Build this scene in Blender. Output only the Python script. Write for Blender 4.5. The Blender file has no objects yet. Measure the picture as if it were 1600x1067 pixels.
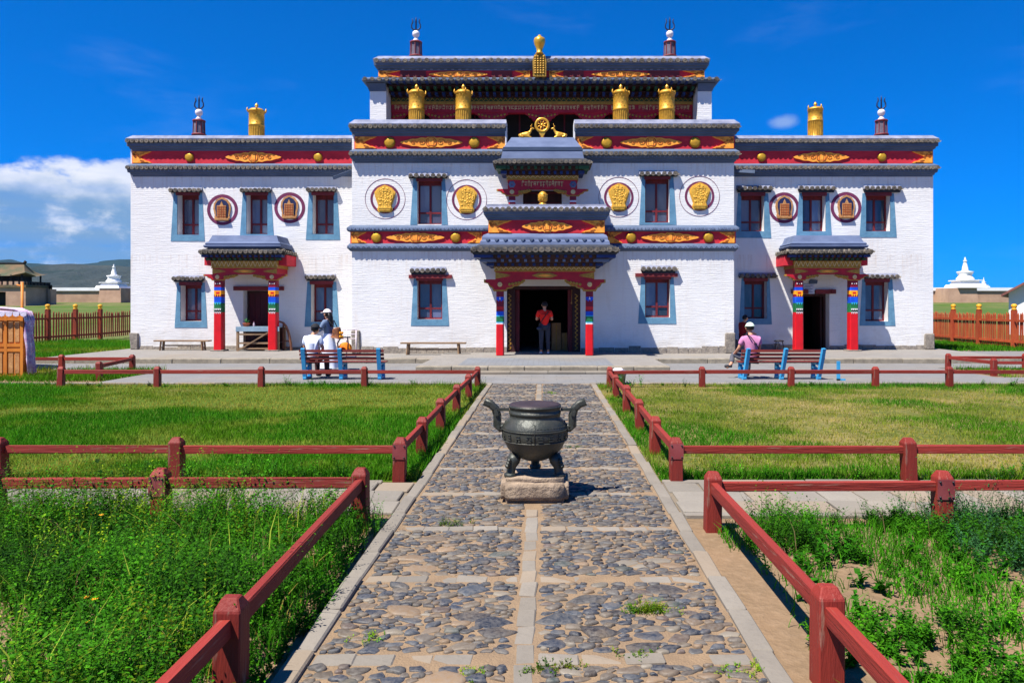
import bpy, bmesh, math, random
import numpy as np
from mathutils import Vector, Matrix, Euler
random.seed(7)
rng = np.random.default_rng(11)
R = math.radians
PI = math.pi
scene = bpy.context.scene
COL = scene.collection

# ---------------------------------------------------------------- camera
EYE = 1.8
F = 1150.0                     # focal length in pixels of the 1600 px wide photograph
cam_d = bpy.data.cameras.new('camera')
cam = bpy.data.objects.new('camera', cam_d)
COL.objects.link(cam)
cam.location = (0, 0, EYE)
cam.rotation_euler = (R(90), 0, 0)
cam_d.sensor_width = 36
cam_d.lens = 36 * F / 1600
cam_d.shift_x = -(850 - 800) / 1600
cam_d.shift_y = -(533.5 - 478) / 1600
cam_d.clip_start = 0.05
cam_d.clip_end = 20000
scene.camera = cam

# ---------------------------------------------------------------- sky, sun, exposure
SUN = Vector((-1.1, -1.0, 2.75)).normalized()        # towards the sun
SUN_EL = math.asin(SUN.z)
SUN_AZ = math.atan2(SUN.x, SUN.y)
world = bpy.data.worlds.new('World')
scene.world = world
world.use_nodes = True
wn, wl = world.node_tree.nodes, world.node_tree.links
wn.clear()
def wnode(t, **k):
    n = wn.new(t)
    for a, b in k.items():
        setattr(n, a, b)
    return n
w_out = wnode('ShaderNodeOutputWorld')
w_bg = wnode('ShaderNodeBackground')
w_bg.inputs['Strength'].default_value = 0.095
sky = wnode('ShaderNodeTexSky', sky_type='NISHITA', sun_disc=False)
sky.sun_elevation = SUN_EL
sky.sun_rotation = SUN_AZ % (2 * PI)
sky.altitude = 1500
sky.air_density = 1.0
sky.dust_density = 0.0
sky.ozone_density = 5.0
w_hs = wnode('ShaderNodeHueSaturation')
w_hs.inputs['Saturation'].default_value = 1.35
w_hs.inputs['Value'].default_value = 1.0
# clear high-plateau air: deep blue overall, the pale horizon held back
w_den = wnode('ShaderNodeVectorMath', operation='MULTIPLY_ADD')
w_den.inputs[1].default_value = (.10, .09, .04); w_den.inputs[2].default_value = (1.0, 1.0, 1.0)
w_div = wnode('ShaderNodeVectorMath', operation='DIVIDE')
wl.new(sky.outputs['Color'], w_den.inputs[0]); wl.new(sky.outputs['Color'], w_div.inputs[0]); wl.new(w_den.outputs[0], w_div.inputs[1])
w_mul = wnode('ShaderNodeVectorMath', operation='MULTIPLY'); w_mul.inputs[1].default_value = (.30, .64, 1.08)
wl.new(w_div.outputs[0], w_mul.inputs[0])
wl.new(w_mul.outputs[0], w_hs.inputs['Color'])
# cumulus bank low over the hills: a noise field on the view direction
tc = wnode('ShaderNodeTexCoord')
sep = wnode('ShaderNodeSeparateXYZ')
wl.new(tc.outputs['Generated'], sep.inputs[0])
def wm(op, a, b=None, c=None, clamp=False):
    n = wnode('ShaderNodeMath', operation=op, use_clamp=clamp)
    for i, x in enumerate((a, b, c)):
        if x is None: continue
        if isinstance(x, (int, float)): n.inputs[i].default_value = x
        else: wl.new(x, n.inputs[i])
    return n.outputs[0]
def wnoise(scale, detail, rough, zs, off=0.0):
    mp = wnode('ShaderNodeMapping')
    mp.inputs['Scale'].default_value = (1, 1, zs)
    mp.inputs['Location'].default_value = (off, off * .7, off * .3)
    wl.new(tc.outputs['Generated'], mp.inputs[0])
    n = wnode('ShaderNodeTexNoise')
    n.inputs['Scale'].default_value = scale
    n.inputs['Detail'].default_value = detail
    n.inputs['Roughness'].default_value = rough
    wl.new(mp.outputs[0], n.inputs['Vector'])
    return n.outputs[0]
def wramp(x, lo, hi):
    n = wnode('ShaderNodeMapRange', interpolation_type='SMOOTHSTEP')
    wl.new(x, n.inputs['Value'])
    n.inputs['From Min'].default_value = lo; n.inputs['From Max'].default_value = hi
    return n.outputs[0]
def wmix(f, a, b):
    n = wnode('ShaderNodeMix', data_type='RGBA')
    for sock, x in ((n.inputs[0], f), (n.inputs[6], a), (n.inputs[7], b)):
        if isinstance(x, tuple): sock.default_value = x
        elif isinstance(x, (int, float)): sock.default_value = x
        else: wl.new(x, sock)
    return n.outputs[2]
# azimuth weight: the bank lies over the left half of the horizon
azw = wramp(wm('ADD', wm('MULTIPLY', sep.outputs[0], -0.85), wm('MULTIPLY', sep.outputs[1], -0.28)), -0.06, 0.14)
n_big = wnoise(7.0, 5, 0.55, 1.6, 3.1)
n_fine = wnoise(17.0, 8, 0.6, 1.7, 9.4)
top = wm('ADD', 0.112, wm('MULTIPLY', n_big, 0.10))
edge = wm('ADD', wm('SUBTRACT', top, sep.outputs[2]), wm('MULTIPLY', wm('SUBTRACT', n_fine, 0.5), 0.085))
body = wramp(edge, 0.0, 0.022)
low = wramp(sep.outputs[2], 0.045, 0.085)
n_str = wnoise(5.0, 5, 0.55, 7.0, 1.7)
streak = wramp(n_str, 0.34, 0.60)
dens = wm('MULTIPLY', wm('MULTIPLY', body, azw), wm('MAXIMUM', wm('MULTIPLY', low, wm('ADD', 0.80, wm('MULTIPLY', streak, 0.20))), wm('MULTIPLY', streak, 0.85)))
crest = wm('SUBTRACT', 1.0, wramp(edge, 0.004, 0.05))
shade = wm('MULTIPLY', wramp(wm('ADD', wm('MULTIPLY', n_fine, 0.85), wm('MULTIPLY', crest, 0.26)), 0.40, 0.66), 1.0)
cloud_col = wmix(shade, (1.25, 2.2, 3.6, 1), (5.2, 5.3, 5.7, 1))
# thin high wisps anywhere in the sky
wisp = wm('MULTIPLY', wramp(wnoise(2.3, 6, 0.6, 4.0, 21.0), 0.56, 0.80), 0.10)
c1 = wmix(wisp, w_hs.outputs[0], (4.2, 5.2, 6.4, 1))
dens = wm('MULTIPLY', dens, wramp(sep.outputs[2], 0.0, 0.03))
# one small puff over the right wing
pd = Vector(((1225 - 850) / F, 1.0, (478 - 191) / F)).normalized()
pv = wnode('ShaderNodeVectorMath', operation='DISTANCE'); pm = wnode('ShaderNodeVectorMath', operation='MULTIPLY'); pm.inputs[1].default_value = (1, 1, 2.1)
wl.new(tc.outputs['Generated'], pm.inputs[0]); wl.new(pm.outputs[0], pv.inputs[0]); pv.inputs[1].default_value = (pd.x, pd.y, pd.z * 2.1)
puff = wm('MULTIPLY', wramp(wm('ADD', wm('MULTIPLY', pv.outputs['Value'], -1.0), wm('MULTIPLY', wm('SUBTRACT', n_fine, 0.5), 0.03)), -0.024, -0.004), 0.42)
c1 = wmix(puff, c1, (3.2, 3.9, 5.0, 1))
c2 = wmix(wm('MULTIPLY', dens, 0.96), c1, cloud_col)
wl.new(c2, w_bg.inputs['Color'])
wl.new(w_bg.outputs[0], w_out.inputs[0])

sun_d = bpy.data.lights.new('sun', 'SUN')
sun_d.energy = 5.0
sun_d.angle = R(0.53)
sun_d.color = (1.0, 0.955, 0.89)
sun = bpy.data.objects.new('sun', sun_d)
COL.objects.link(sun)
sun.rotation_euler = SUN.to_track_quat('Z', 'Y').to_euler()
sun.location = (-20, -20, 50)

vs = scene.view_settings
scene.display_settings.display_device = 'sRGB'
vs.view_transform = 'Standard'
vs.look = 'None'
vs.gamma = 1
vs.use_curve_mapping = False
vs.exposure = 0.93
scene.cycles.max_bounces = 6
scene.cycles.diffuse_bounces = 3
scene.cycles.glossy_bounces = 2
scene.cycles.transmission_bounces = 4
scene.cycles.transparent_max_bounces = 6
scene.cycles.use_denoising = True

# ---------------------------------------------------------------- helpers
def X(px, D): return (px - 850) / F * D
def Z(py, D): return EYE - (py - 478) / F * D

def s(r, g, b):
    def l(c):
        c /= 255
        return c / 12.92 if c <= .04045 else ((c + .055) / 1.055) ** 2.4
    return (l(r), l(g), l(b))

class MB:
    """collects geometry of one mesh"""
    def __init__(self):
        self.v = []; self.f = []; self.m = []; self.sm = []
    def add(self, verts, faces, mat=0, smooth=False):
        o = len(self.v)
        self.v.extend([tuple(p) for p in verts])
        for f in faces:
            self.f.append([o + i for i in f]); self.m.append(mat); self.sm.append(smooth)
        return self
    def box(self, x0, x1, y0, y1, z0, z1, mat=0):
        v = [(x, y, z) for z in (z0, z1) for y in (y0, y1) for x in (x0, x1)]
        return self.add(v, [(0, 2, 3, 1), (4, 5, 7, 6), (0, 1, 5, 4), (2, 6, 7, 3), (0, 4, 6, 2), (1, 3, 7, 5)], mat)
    def frustum(self, x0, x1, y0, y1, z0, X0, X1, Y0, Y1, z1, mat=0):
        v = [(x, y, z0) for y in (y0, y1) for x in (x0, x1)] + [(x, y, z1) for y in (Y0, Y1) for x in (X0, X1)]
        return self.add(v, [(0, 2, 3, 1), (4, 5, 7, 6), (0, 1, 5, 4), (2, 6, 7, 3), (0, 4, 6, 2), (1, 3, 7, 5)], mat)
    def beam(self, p0, p1, w, h, mat=0, up=(0, 0, 1)):
        p0 = Vector(p0); p1 = Vector(p1); d = (p1 - p0).normalized(); up = Vector(up)
        a = d.cross(up)
        if a.length < 1e-4: a = d.cross(Vector((0, 1, 0)))
        a.normalize(); b = a.cross(d).normalized()
        v = [p + a * sx * w / 2 + b * sz * h / 2 for p in (p0, p1) for sx, sz in ((-1, -1), (1, -1), (1, 1), (-1, 1))]
        return self.add(v, [(0, 1, 2, 3), (7, 6, 5, 4), (0, 4, 5, 1), (1, 5, 6, 2), (2, 6, 7, 3), (3, 7, 4, 0)], mat)
    def tube(self, pts, rad, n=8, mat=0, caps=True, smooth=True, flat=1.0):
        pts = [Vector(p) for p in pts]
        if isinstance(rad, (int, float)): rad = [rad] * len(pts)
        rings = []; prev = None
        for i, p in enumerate(pts):
            t = (pts[min(i + 1, len(pts) - 1)] - pts[max(i - 1, 0)]).normalized()
            if prev is None:
                a = t.cross(Vector((0, 0, 1)))
                if a.length < 1e-3: a = t.cross(Vector((0, 1, 0)))
            else:
                a = prev - t * prev.dot(t)
            a.normalize(); prev = a; b = t.cross(a)
            rings.append([p + a * math.cos(k * 2 * PI / n) * rad[i] + b * math.sin(k * 2 * PI / n) * rad[i] * flat for k in range(n)])
        v = [q for r in rings for q in r]
        f = []
        for i in range(len(pts) - 1):
            for k in range(n):
                f.append((i * n + k, i * n + (k + 1) % n, (i + 1) * n + (k + 1) % n, (i + 1) * n + k))
        self.add(v, f, mat, smooth)
        if caps:
            o = len(self.v) - len(v)
            self.f.append([o + k for k in range(n)][::-1]); self.m.append(mat); self.sm.append(False)
            self.f.append([o + (len(pts) - 1) * n + k for k in range(n)]); self.m.append(mat); self.sm.append(False)
        return self
    def lathe(self, prof, n=24, c=(0, 0, 0), mat=0, smooth=True, axis='z'):
        v = []; f = []
        for r, z in prof:
            for k in range(n):
                a = 2 * PI * k / n
                if axis == 'z': v.append((c[0] + r * math.cos(a), c[1] + r * math.sin(a), c[2] + z))
                else: v.append((c[0] + r * math.cos(a), c[1] - z, c[2] + r * math.sin(a)))
        for i in range(len(prof) - 1):
            for k in range(n):
                f.append((i * n + k, i * n + (k + 1) % n, (i + 1) * n + (k + 1) % n, (i + 1) * n + k))
        o = len(self.v)
        self.add(v, f, mat, smooth)
        if prof[0][0] > 1e-4:
            self.f.append([o + k for k in range(n)][::-1]); self.m.append(mat); self.sm.append(False)
        if prof[-1][0] > 1e-4:
            self.f.append([o + (len(prof) - 1) * n + k for k in range(n)]); self.m.append(mat); self.sm.append(False)
        return self
    def prism(self, poly, y0, y1, mat=0):
        """polygon in x,z (counter-clockwise seen from the camera), front at y0, back at y1"""
        n = len(poly)
        v = [(x, y0, z) for x, z in poly] + [(x, y1, z) for x, z in poly]
        f = [tuple(range(n)), tuple(range(2 * n - 1, n - 1, -1))]
        f += [(i, i + n, (i + 1) % n + n, (i + 1) % n) for i in range(n)]
        return self.add(v, f, mat)
    def sweep(self, path, prof, mat=0, mats=None):
        """closed profile [(outward offset, z)] swept with mitred corners along a plan polyline"""
        n = len(path); rows = []
        for i in range(n):
            p = Vector((path[i][0], path[i][1]))
            ns = []
            if i > 0:
                d = (p - Vector(path[i - 1][:2])).normalized(); ns.append(Vector((d.y, -d.x)))
            if i < n - 1:
                d = (Vector(path[i + 1][:2]) - p).normalized(); ns.append(Vector((d.y, -d.x)))
            m = ns[0] if len(ns) == 1 else (ns[0] + ns[1]) / (1 + ns[0].dot(ns[1]))
            rows.append([(p.x + m.x * o, p.y + m.y * o, z) for o, z in prof])
        k = len(prof)
        o = len(self.v)
        for r in rows: self.v.extend(r)
        for i in range(n - 1):
            for j in range(k):
                self.f.append([o + i * k + j, o + i * k + (j + 1) % k, o + (i + 1) * k + (j + 1) % k, o + (i + 1) * k + j])
                self.m.append(mats[j] if mats else mat); self.sm.append(False)
        for q, rev in ((0, True), (n - 1, False)):
            face = [o + q * k + j for j in range(k)]
            self.f.append(face[::-1] if rev else face); self.m.append(mats[0] if mats else mat); self.sm.append(False)
        return self
    def mesh(self, name, mats):
        me = bpy.data.meshes.new(name)
        me.from_pydata(self.v, [], self.f)
        for m in mats: me.materials.append(m)
        me.polygons.foreach_set('material_index', self.m)
        me.polygons.foreach_set('use_smooth', self.sm)
        me.update()
        bm = bmesh.new(); bm.from_mesh(me)
        bmesh.ops.recalc_face_normals(bm, faces=bm.faces)
        bm.to_mesh(me); bm.free()
        return me

WL = {}
def wloc(o): return WL.get(o.name, Vector((0, 0, 0))) if o else Vector((0, 0, 0))
def tag(o, label=None, cat=None, group=None, kind=None):
    if label: o['label'] = label
    if cat: o['category'] = cat
    if group: o['group'] = group
    if kind: o['kind'] = kind
    return o
def empty(name, loc, label=None, cat=None, group=None, kind=None, rz=0):
    o = bpy.data.objects.new(name, None)
    o.empty_display_size = .2
    COL.objects.link(o)
    o.location = loc; o.rotation_euler = (0, 0, rz)
    WL[o.name] = Vector(loc)
    return tag(o, label, cat, group, kind)
def inst(name, me, parent=None, loc=(0, 0, 0), rot=(0, 0, 0), sc=(1, 1, 1)):
    """object from shared mesh data at a world place"""
    o = bpy.data.objects.new(name, me)
    COL.objects.link(o)
    o.parent = parent
    o.location = Vector(loc) - wloc(parent)
    o.rotation_euler = rot
    o.scale = sc
    WL[o.name] = Vector(loc)
    return o
def part(name, mb, mats, parent=None, **k):
    """mesh given in world coordinates"""
    if not isinstance(mats, (list, tuple)): mats = [mats]
    o = inst(name, mb.mesh(name, mats), parent)
    return tag(o, **k)
def local(name, mb, mats, parent, loc=(0, 0, 0), rot=(0, 0, 0), **k):
    """mesh given in its parent's own coordinates"""
    if not isinstance(mats, (list, tuple)): mats = [mats]
    o = bpy.data.objects.new(name, mb.mesh(name, mats))
    COL.objects.link(o); o.parent = parent; o.location = loc; o.rotation_euler = rot
    return tag(o, **k)
def thing_mesh(name, mb, mats, loc, **k):
    if not isinstance(mats, (list, tuple)): mats = [mats]
    o = bpy.data.objects.new(name, mb.mesh(name, mats))
    COL.objects.link(o); o.location = loc
    WL[o.name] = Vector(loc)
    return tag(o, **k)
def cbox_mesh(name, sx, sy, sz, c, mat, jit=0.0, seed=0):
    """chamfered block, origin at the centre of its base"""
    r = random.Random(seed)
    bm = bmesh.new()
    for ix in (-1, 1):
        for iy in (-1, 1):
            for iz in (0, 1):
                x = ix * sx / 2 + r.uniform(-jit, jit); y = iy * sy / 2 + r.uniform(-jit, jit); z = iz * sz + (r.uniform(-jit, jit) if iz else 0)
                sz_ = -1 if iz else 1
                bm.verts.new((x - ix * c, y, z + sz_ * c)); bm.verts.new((x, y - iy * c, z + sz_ * c)); bm.verts.new((x - ix * c, y - iy * c, z))
    bmesh.ops.convex_hull(bm, input=bm.verts)
    me = bpy.data.meshes.new(name); bm.to_mesh(me); bm.free()
    me.materials.append(mat)
    return me

def fbm2(x, y, seed=0, octv=4, sc=1.0):
    r = np.random.default_rng(seed)
    out = np.zeros_like(x, dtype=float); amp = 1.0; tot = 0; f = sc
    for o in range(octv):
        g = r.random((64, 64))
        xi = np.floor(x * f).astype(int); yi = np.floor(y * f).astype(int)
        fx = x * f - xi; fy = y * f - yi
        fx = fx * fx * (3 - 2 * fx); fy = fy * fy * (3 - 2 * fy)
        a = g[xi % 64, yi % 64]; b = g[(xi + 1) % 64, yi % 64]; c = g[xi % 64, (yi + 1) % 64]; d = g[(xi + 1) % 64, (yi + 1) % 64]
        out += amp * ((a * (1 - fx) + b * fx) * (1 - fy) + (c * (1 - fx) + d * fx) * fy)
        tot += amp; amp *= .5; f *= 2.03
    return out / tot

def np_obj(name, verts, faces, mat, cols=None, parent=None, smooth=False, **k):
    """fast mesh: verts (n,3), faces (m,3 or m,4), cols (n,3)"""
    me = bpy.data.meshes.new(name)
    nv, nf, w = len(verts), len(faces), faces.shape[1]
    me.vertices.add(nv); me.vertices.foreach_set('co', np.ascontiguousarray(verts, dtype=np.float32).ravel())
    me.loops.add(nf * w); me.loops.foreach_set('vertex_index', np.ascontiguousarray(faces, dtype=np.int32).ravel())
    me.polygons.add(nf)
    me.polygons.foreach_set('loop_start', np.arange(nf, dtype=np.int32) * w)
    me.polygons.foreach_set('loop_total', np.full(nf, w, dtype=np.int32))
    if smooth: me.polygons.foreach_set('use_smooth', np.ones(nf, dtype=bool))
    me.update(calc_edges=True)
    if cols is not None:
        at = me.attributes.new('Col', 'FLOAT_COLOR', 'POINT')
        c4 = np.ones((nv, 4), dtype=np.float32); c4[:, :3] = cols
        at.data.foreach_set('color', c4.ravel())
    me.materials.append(mat)
    o = bpy.data.objects.new(name, me); COL.objects.link(o); o.parent = parent
    return tag(o, **k)

# ---------------------------------------------------------------- materials
class NT:
    def __init__(self, name):
        self.m = bpy.data.materials.new(name); self.m.use_nodes = True
        self.n = self.m.node_tree.nodes; self.l = self.m.node_tree.links
        self.b = self.n['Principled BSDF']
    def node(self, t, **k):
        n = self.n.new(t)
        for a, b in k.items(): setattr(n, a, b)
        return n
    def set(self, sock, x):
        if isinstance(x, (int, float)): sock.default_value = x
        elif isinstance(x, tuple): sock.default_value = x if len(x) == 4 or sock.type == 'VECTOR' else (*x, 1)
        else: self.l.new(x, sock)
    def coord(self, kind='Object', scale=(1, 1, 1)):
        t = self.node('ShaderNodeTexCoord') if kind != 'World' else self.node('ShaderNodeNewGeometry')
        m = self.node('ShaderNodeMapping'); m.inputs['Scale'].default_value = scale
        self.l.new(t.outputs['Position' if kind == 'World' else kind], m.inputs[0])
        return m.outputs[0]
    def noise(self, scale, detail=4, rough=.55, vec=None, dist=0.0):
        n = self.node('ShaderNodeTexNoise')
        n.inputs['Scale'].default_value = scale; n.inputs['Detail'].default_value = detail
        n.inputs['Roughness'].default_value = rough; n.inputs['Distortion'].default_value = dist
        if vec is not None: self.l.new(vec, n.inputs['Vector'])
        return n.outputs[0]
    def ramp(self, x, lo, hi, a=0.0, b=1.0):
        n = self.node('ShaderNodeMapRange'); self.set(n.inputs[0], x)
        n.inputs[1].default_value = lo; n.inputs[2].default_value = hi; n.inputs[3].default_value = a; n.inputs[4].default_value = b
        return n.outputs[0]
    def math(self, op, a, b=0.0, clamp=False):
        n = self.node('ShaderNodeMath', operation=op, use_clamp=clamp); self.set(n.inputs[0], a); self.set(n.inputs[1], b)
        return n.outputs[0]
    def mix(self, f, a, b, blend='MIX'):
        n = self.node('ShaderNodeMix', data_type='RGBA', blend_type=blend)
        self.set(n.inputs[0], f); self.set(n.inputs[6], a); self.set(n.inputs[7], b)
        return n.outputs[2]
    def bump(self, h, strength=.3, dist=.01, normal=None):
        n = self.node('ShaderNodeBump'); self.set(n.inputs['Height'], h)
        n.inputs['Strength'].default_value = strength; n.inputs['Distance'].default_value = dist
        if normal is not None: self.l.new(normal, n.inputs['Normal'])
        self.l.new(n.outputs[0], self.b.inputs['Normal'])
        return n.outputs[0]
    def done(self, col=None, rough=.7, metal=0.0, spec=.3):
        if col is not None: self.set(self.b.inputs['Base Color'], col)
        self.set(self.b.inputs['Roughness'], rough)
        self.b.inputs['Metallic'].default_value = metal
        self.b.inputs['Specular IOR Level'].default_value = spec
        return self.m

def M(name, c, c2=None, scale=4.0, rough=.7, bump=.25, bdist=.006, bscale=None, metal=0.0, spec=.3, rnd=0.0, stretch=(1, 1, 1), wear=None, wearc=None, kind='World'):
    """painted / plain surface: two-tone noise, fine relief, optional wear and per-object variation"""
    t = NT(name)
    v = t.coord(kind, stretch)
    n1 = t.noise(scale, 6, .6, v)
    c2 = c2 or tuple(x * .78 for x in c)
    col = t.mix(t.ramp(n1, .32, .68), c, c2)
    if wear:
        n2 = t.noise(scale * 3.7, 6, .65, v)
        col = t.mix(t.ramp(n2, 1 - wear, 1 - wear + .09), col, wearc)
    if rnd:
        oi = t.node('ShaderNodeObjectInfo')
        k = t.ramp(oi.outputs['Random'], 0, 1, 1 - rnd, 1 + rnd)
        hs = t.node('ShaderNodeHueSaturation'); t.set(hs.inputs['Color'], col); t.l.new(k, hs.inputs['Value'])
        col = hs.outputs[0]
    if bump: t.bump(t.noise(bscale or scale * 9, 5, .6, v), bump, bdist)
    return t.done(col, rough, metal, spec)

def wall_mat(name, c, c2, stain, course=.078, length=.29, strength=.42, mortar_dark=.0):
    """whitewashed brick: courses in relief under thick limewash, runs and stains"""
    t = NT(name)
    g = t.node('ShaderNodeNewGeometry'); sp = t.node('ShaderNodeSeparateXYZ'); t.l.new(g.outputs['Position'], sp.inputs[0])
    wob = t.noise(1.1, 5, .6, g.outputs['Position'])
    zz = t.math('ADD', sp.outputs[2], t.math('MULTIPLY', wob, .11))
    cb = t.node('ShaderNodeCombineXYZ'); t.l.new(t.math('ADD', sp.outputs[0], sp.outputs[1]), cb.inputs[0]); t.l.new(zz, cb.inputs[1])
    br = t.node('ShaderNodeTexBrick'); t.l.new(cb.outputs[0], br.inputs['Vector'])
    br.inputs['Scale'].default_value = 1; br.inputs['Brick Width'].default_value = length; br.inputs['Row Height'].default_value = course
    br.inputs['Mortar Size'].default_value = .012; br.inputs['Mortar Smooth'].default_value = .8
    br.inputs['Color1'].default_value = (1, 1, 1, 1); br.inputs['Color2'].default_value = (.35, .35, .35, 1); br.inputs['Mortar'].default_value = (0, 0, 0, 1)
    nf = t.noise(26, 6, .65, g.outputs['Position'])
    nb = t.noise(.55, 6, .6, g.outputs['Position'])
    patch = t.ramp(t.noise(.9, 5, .6, g.outputs['Position']), .42, .62, .08, .6)
    rp = t.node('ShaderNodeMapping'); rp.inputs['Scale'].default_value = (1.3, 1.3, 11); t.l.new(g.outputs['Position'], rp.inputs[0])
    rip = t.noise(1.5, 7, .68, rp.outputs[0], .4)
    h = t.math('ADD', t.math('ADD', t.math('MULTIPLY', br.outputs['Color'], patch), t.math('MULTIPLY', nf, .5)), t.math('MULTIPLY', rip, 1.5))
    t.bump(h, strength, .02)
    col = t.mix(t.ramp(nb, .3, .7), c, c2)
    col = t.mix(t.ramp(rip, .58, .70, 0, .30), col, tuple(x * .62 for x in c))
    joint = t.math('MULTIPLY', br.outputs['Fac'], t.ramp(t.noise(1.1, 4, .6, g.outputs['Position']), .42, .75, 0, .20 + mortar_dark))
    col = t.mix(joint, col, tuple(x * .55 for x in c))
    st = t.node('ShaderNodeMapping'); st.inputs['Scale'].default_value = (2.2, 2.2, .16); t.l.new(g.outputs['Position'], st.inputs[0])
    run = t.ramp(t.noise(2.6, 8, .68, st.outputs[0]), .56, .80, 0, .55)
    col = t.mix(run, col, stain)
    for zl in (3.72, 6.78):
        band = t.math('MULTIPLY', t.ramp(sp.outputs[2], zl - 1.1, zl, 0, 1), t.math('LESS_THAN', sp.outputs[2], zl + .02))
        col = t.mix(t.math('MULTIPLY', band, t.ramp(t.noise(5.5, 6, .62, st.outputs[0]), .50, .68, 0, .55)), col, (.56, .46, .38))
    low = t.math('MULTIPLY', t.ramp(sp.outputs[2], .25, 1.25, 1, 0), t.ramp(t.noise(2.4, 6, .62, g.outputs['Position']), .42, .72, 0, .6))
    col = t.mix(low, col, (.52, .45, .36))
    return t.done(col, .9, 0, .1)

m_white = wall_mat('whitewashed_brick', (.765, .75, .715), (.69, .675, .65), (.62, .53, .45))
m_reveal = M('whitewash', (.72, .71, .70), (.62, .60, .58), 2.5, .9, .3)
m_coping = M('lime_coping', s(140, 142, 158), s(102, 106, 124), 3.0, .85, .4, .012)
m_bluem = M('blue_grey_paint', s(92, 106, 128), s(72, 86, 108), 2.2, .75, .35, .01, stretch=(.5, 1, 1.4), wear=.3, wearc=s(120, 140, 170))
m_bluel = M('pale_blue_plaster', s(104, 116, 144), s(82, 94, 122), 2.2, .82, .4, .012, stretch=(.6, 1, 1.5), wear=.28, wearc=s(96, 112, 150))
m_frieze = M('red_frieze', s(212, 48, 62), s(184, 38, 52), 3.0, .8, .5, .012, stretch=(.6, 1, 2))
m_orange = M('orange_relief', s(255, 176, 66), s(246, 142, 46), 9, .6, .5, .01, bscale=40)
m_orangel = M('orange_line', s(176, 82, 30), s(146, 60, 28), 6, .7, .2)
m_gold = M('gilt', s(224, 168, 50), s(184, 130, 36), 9, .45, .5, .010, bscale=46, metal=.35, spec=.5)
m_goldb = M('bright_gilt', s(240, 186, 70), s(214, 150, 40), 5, .34, .15, .004, metal=.5, spec=.5)
m_goldd = M('dull_gilt', s(190, 148, 58), s(140, 104, 40), 8, .5, .5, .012, bscale=38, metal=.35)
m_disc = M('gilt_disc', s(212, 162, 44), s(176, 128, 40), 5, .45, .25, .006, metal=.4)
m_bronzeb = M('brown_relief', s(196, 146, 92), s(160, 108, 62), 9, .6, .5, .012, bscale=36)
m_navy = M('navy_relief', s(34, 42, 86), s(24, 30, 60), 6, .6, .2)
m_tile = M('grey_roof_tile', s(122, 112, 98), s(56, 54, 52), 8, .8, .5, .01, rnd=.28)
m_tiled = M('dark_pan_tile', s(58, 60, 66), s(40, 42, 48), 6, .85, .4, .01)
m_btile = M('painted_tile', s(130, 144, 170), s(98, 112, 140), 5, .8, .4, .01, rnd=.12)
m_surr = M('blue_window_surround', s(104, 148, 172), s(82, 124, 150), 3, .85, .55, .014, bscale=14, wear=.25, wearc=s(126, 168, 190))
m_maroon = M('maroon_wood', s(120, 34, 40), s(84, 24, 30), 5, .55, .3, .005, stretch=(1, 1, .25))
m_dwood = M('dark_wood', s(70, 34, 32), s(44, 22, 22), 5, .6, .3, .005, stretch=(1, 1, .25))
m_lintel = M('red_lintel', s(128, 44, 46), s(96, 32, 36), 4, .6, .35, .006, stretch=(.3, 1, 1))
m_red = M('red_lacquer', s(212, 16, 26), s(188, 14, 24), 3, .42, .12, .003, spec=.4)
m_mar2 = M('maroon_lacquer', s(140, 18, 44), s(112, 14, 38), 4, .45, .12, .003)
m_cblue = M('blue_lacquer', s(20, 88, 214), s(16, 64, 180), 4, .45, .1, .003)
m_cteal = M('teal_lacquer', s(64, 176, 206), s(40, 150, 190), 4, .5, .1, .003)
m_cgreen = M('green_lacquer', s(34, 120, 66), s(26, 92, 54), 4, .5, .1, .003)
m_cyel = M('yellow_lacquer', s(250, 178, 30), s(236, 140, 24), 4, .5, .1, .003)
m_cwhite = M('white_lacquer', s(232, 224, 222), s(212, 196, 200), 4, .5, .1, .003)
m_cblack = M('black_paint', s(34, 32, 36), s(24, 22, 26), 4, .6, .1, .003)
m_dgreen = M('dark_green_paint', s(48, 86, 48), s(36, 64, 40), 4, .6, .2, .004)
m_dblue = M('deep_blue_paint', s(36, 56, 112), s(26, 40, 84), 4, .6, .2, .004)
m_ochre = M('ochre_gilt_paint', s(186, 142, 52), s(146, 104, 40), 14, .55, .4, .008)
m_redpanel = M('painted_red_beam', s(186, 28, 44), s(152, 22, 36), 4, .5, .15, .004)
m_cream = M('cream_lettering', s(226, 196, 140), s(200, 166, 110), 6, .6, .1)
m_stone = M('rough_foundation', s(150, 140, 126), s(112, 104, 96), 7, .95, .9, .03, bscale=16)
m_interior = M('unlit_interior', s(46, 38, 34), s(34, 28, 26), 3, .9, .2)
m_reddoor = M('red_plank_door', s(96, 26, 30), s(72, 20, 24), 5, .6, .4, .008, stretch=(1, 1, .2))
def glass_mat():
    t = NT('window_glass')
    n = t.noise(1.6, 3, .5, t.coord('World', (1, 1, .35)))
    oi = t.node('ShaderNodeObjectInfo')
    a = t.mix(oi.outputs['Random'], s(38, 46, 58), s(96, 100, 128)); b = t.mix(oi.outputs['Random'], s(64, 62, 84), s(120, 132, 150))
    col = t.mix(t.ramp(n, .44, .58), a, b)
    return t.done(col, .08, 0, .6)
m_glass = glass_mat()
# ================================================================ the temple
DC, DW = 25.6, 27.9            # wall planes: central block, wings
temple = empty('temple', (0, DC, 0), 'white two-storey temple hall with red friezes, tiled cornices and three painted porches', 'temple')

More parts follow.
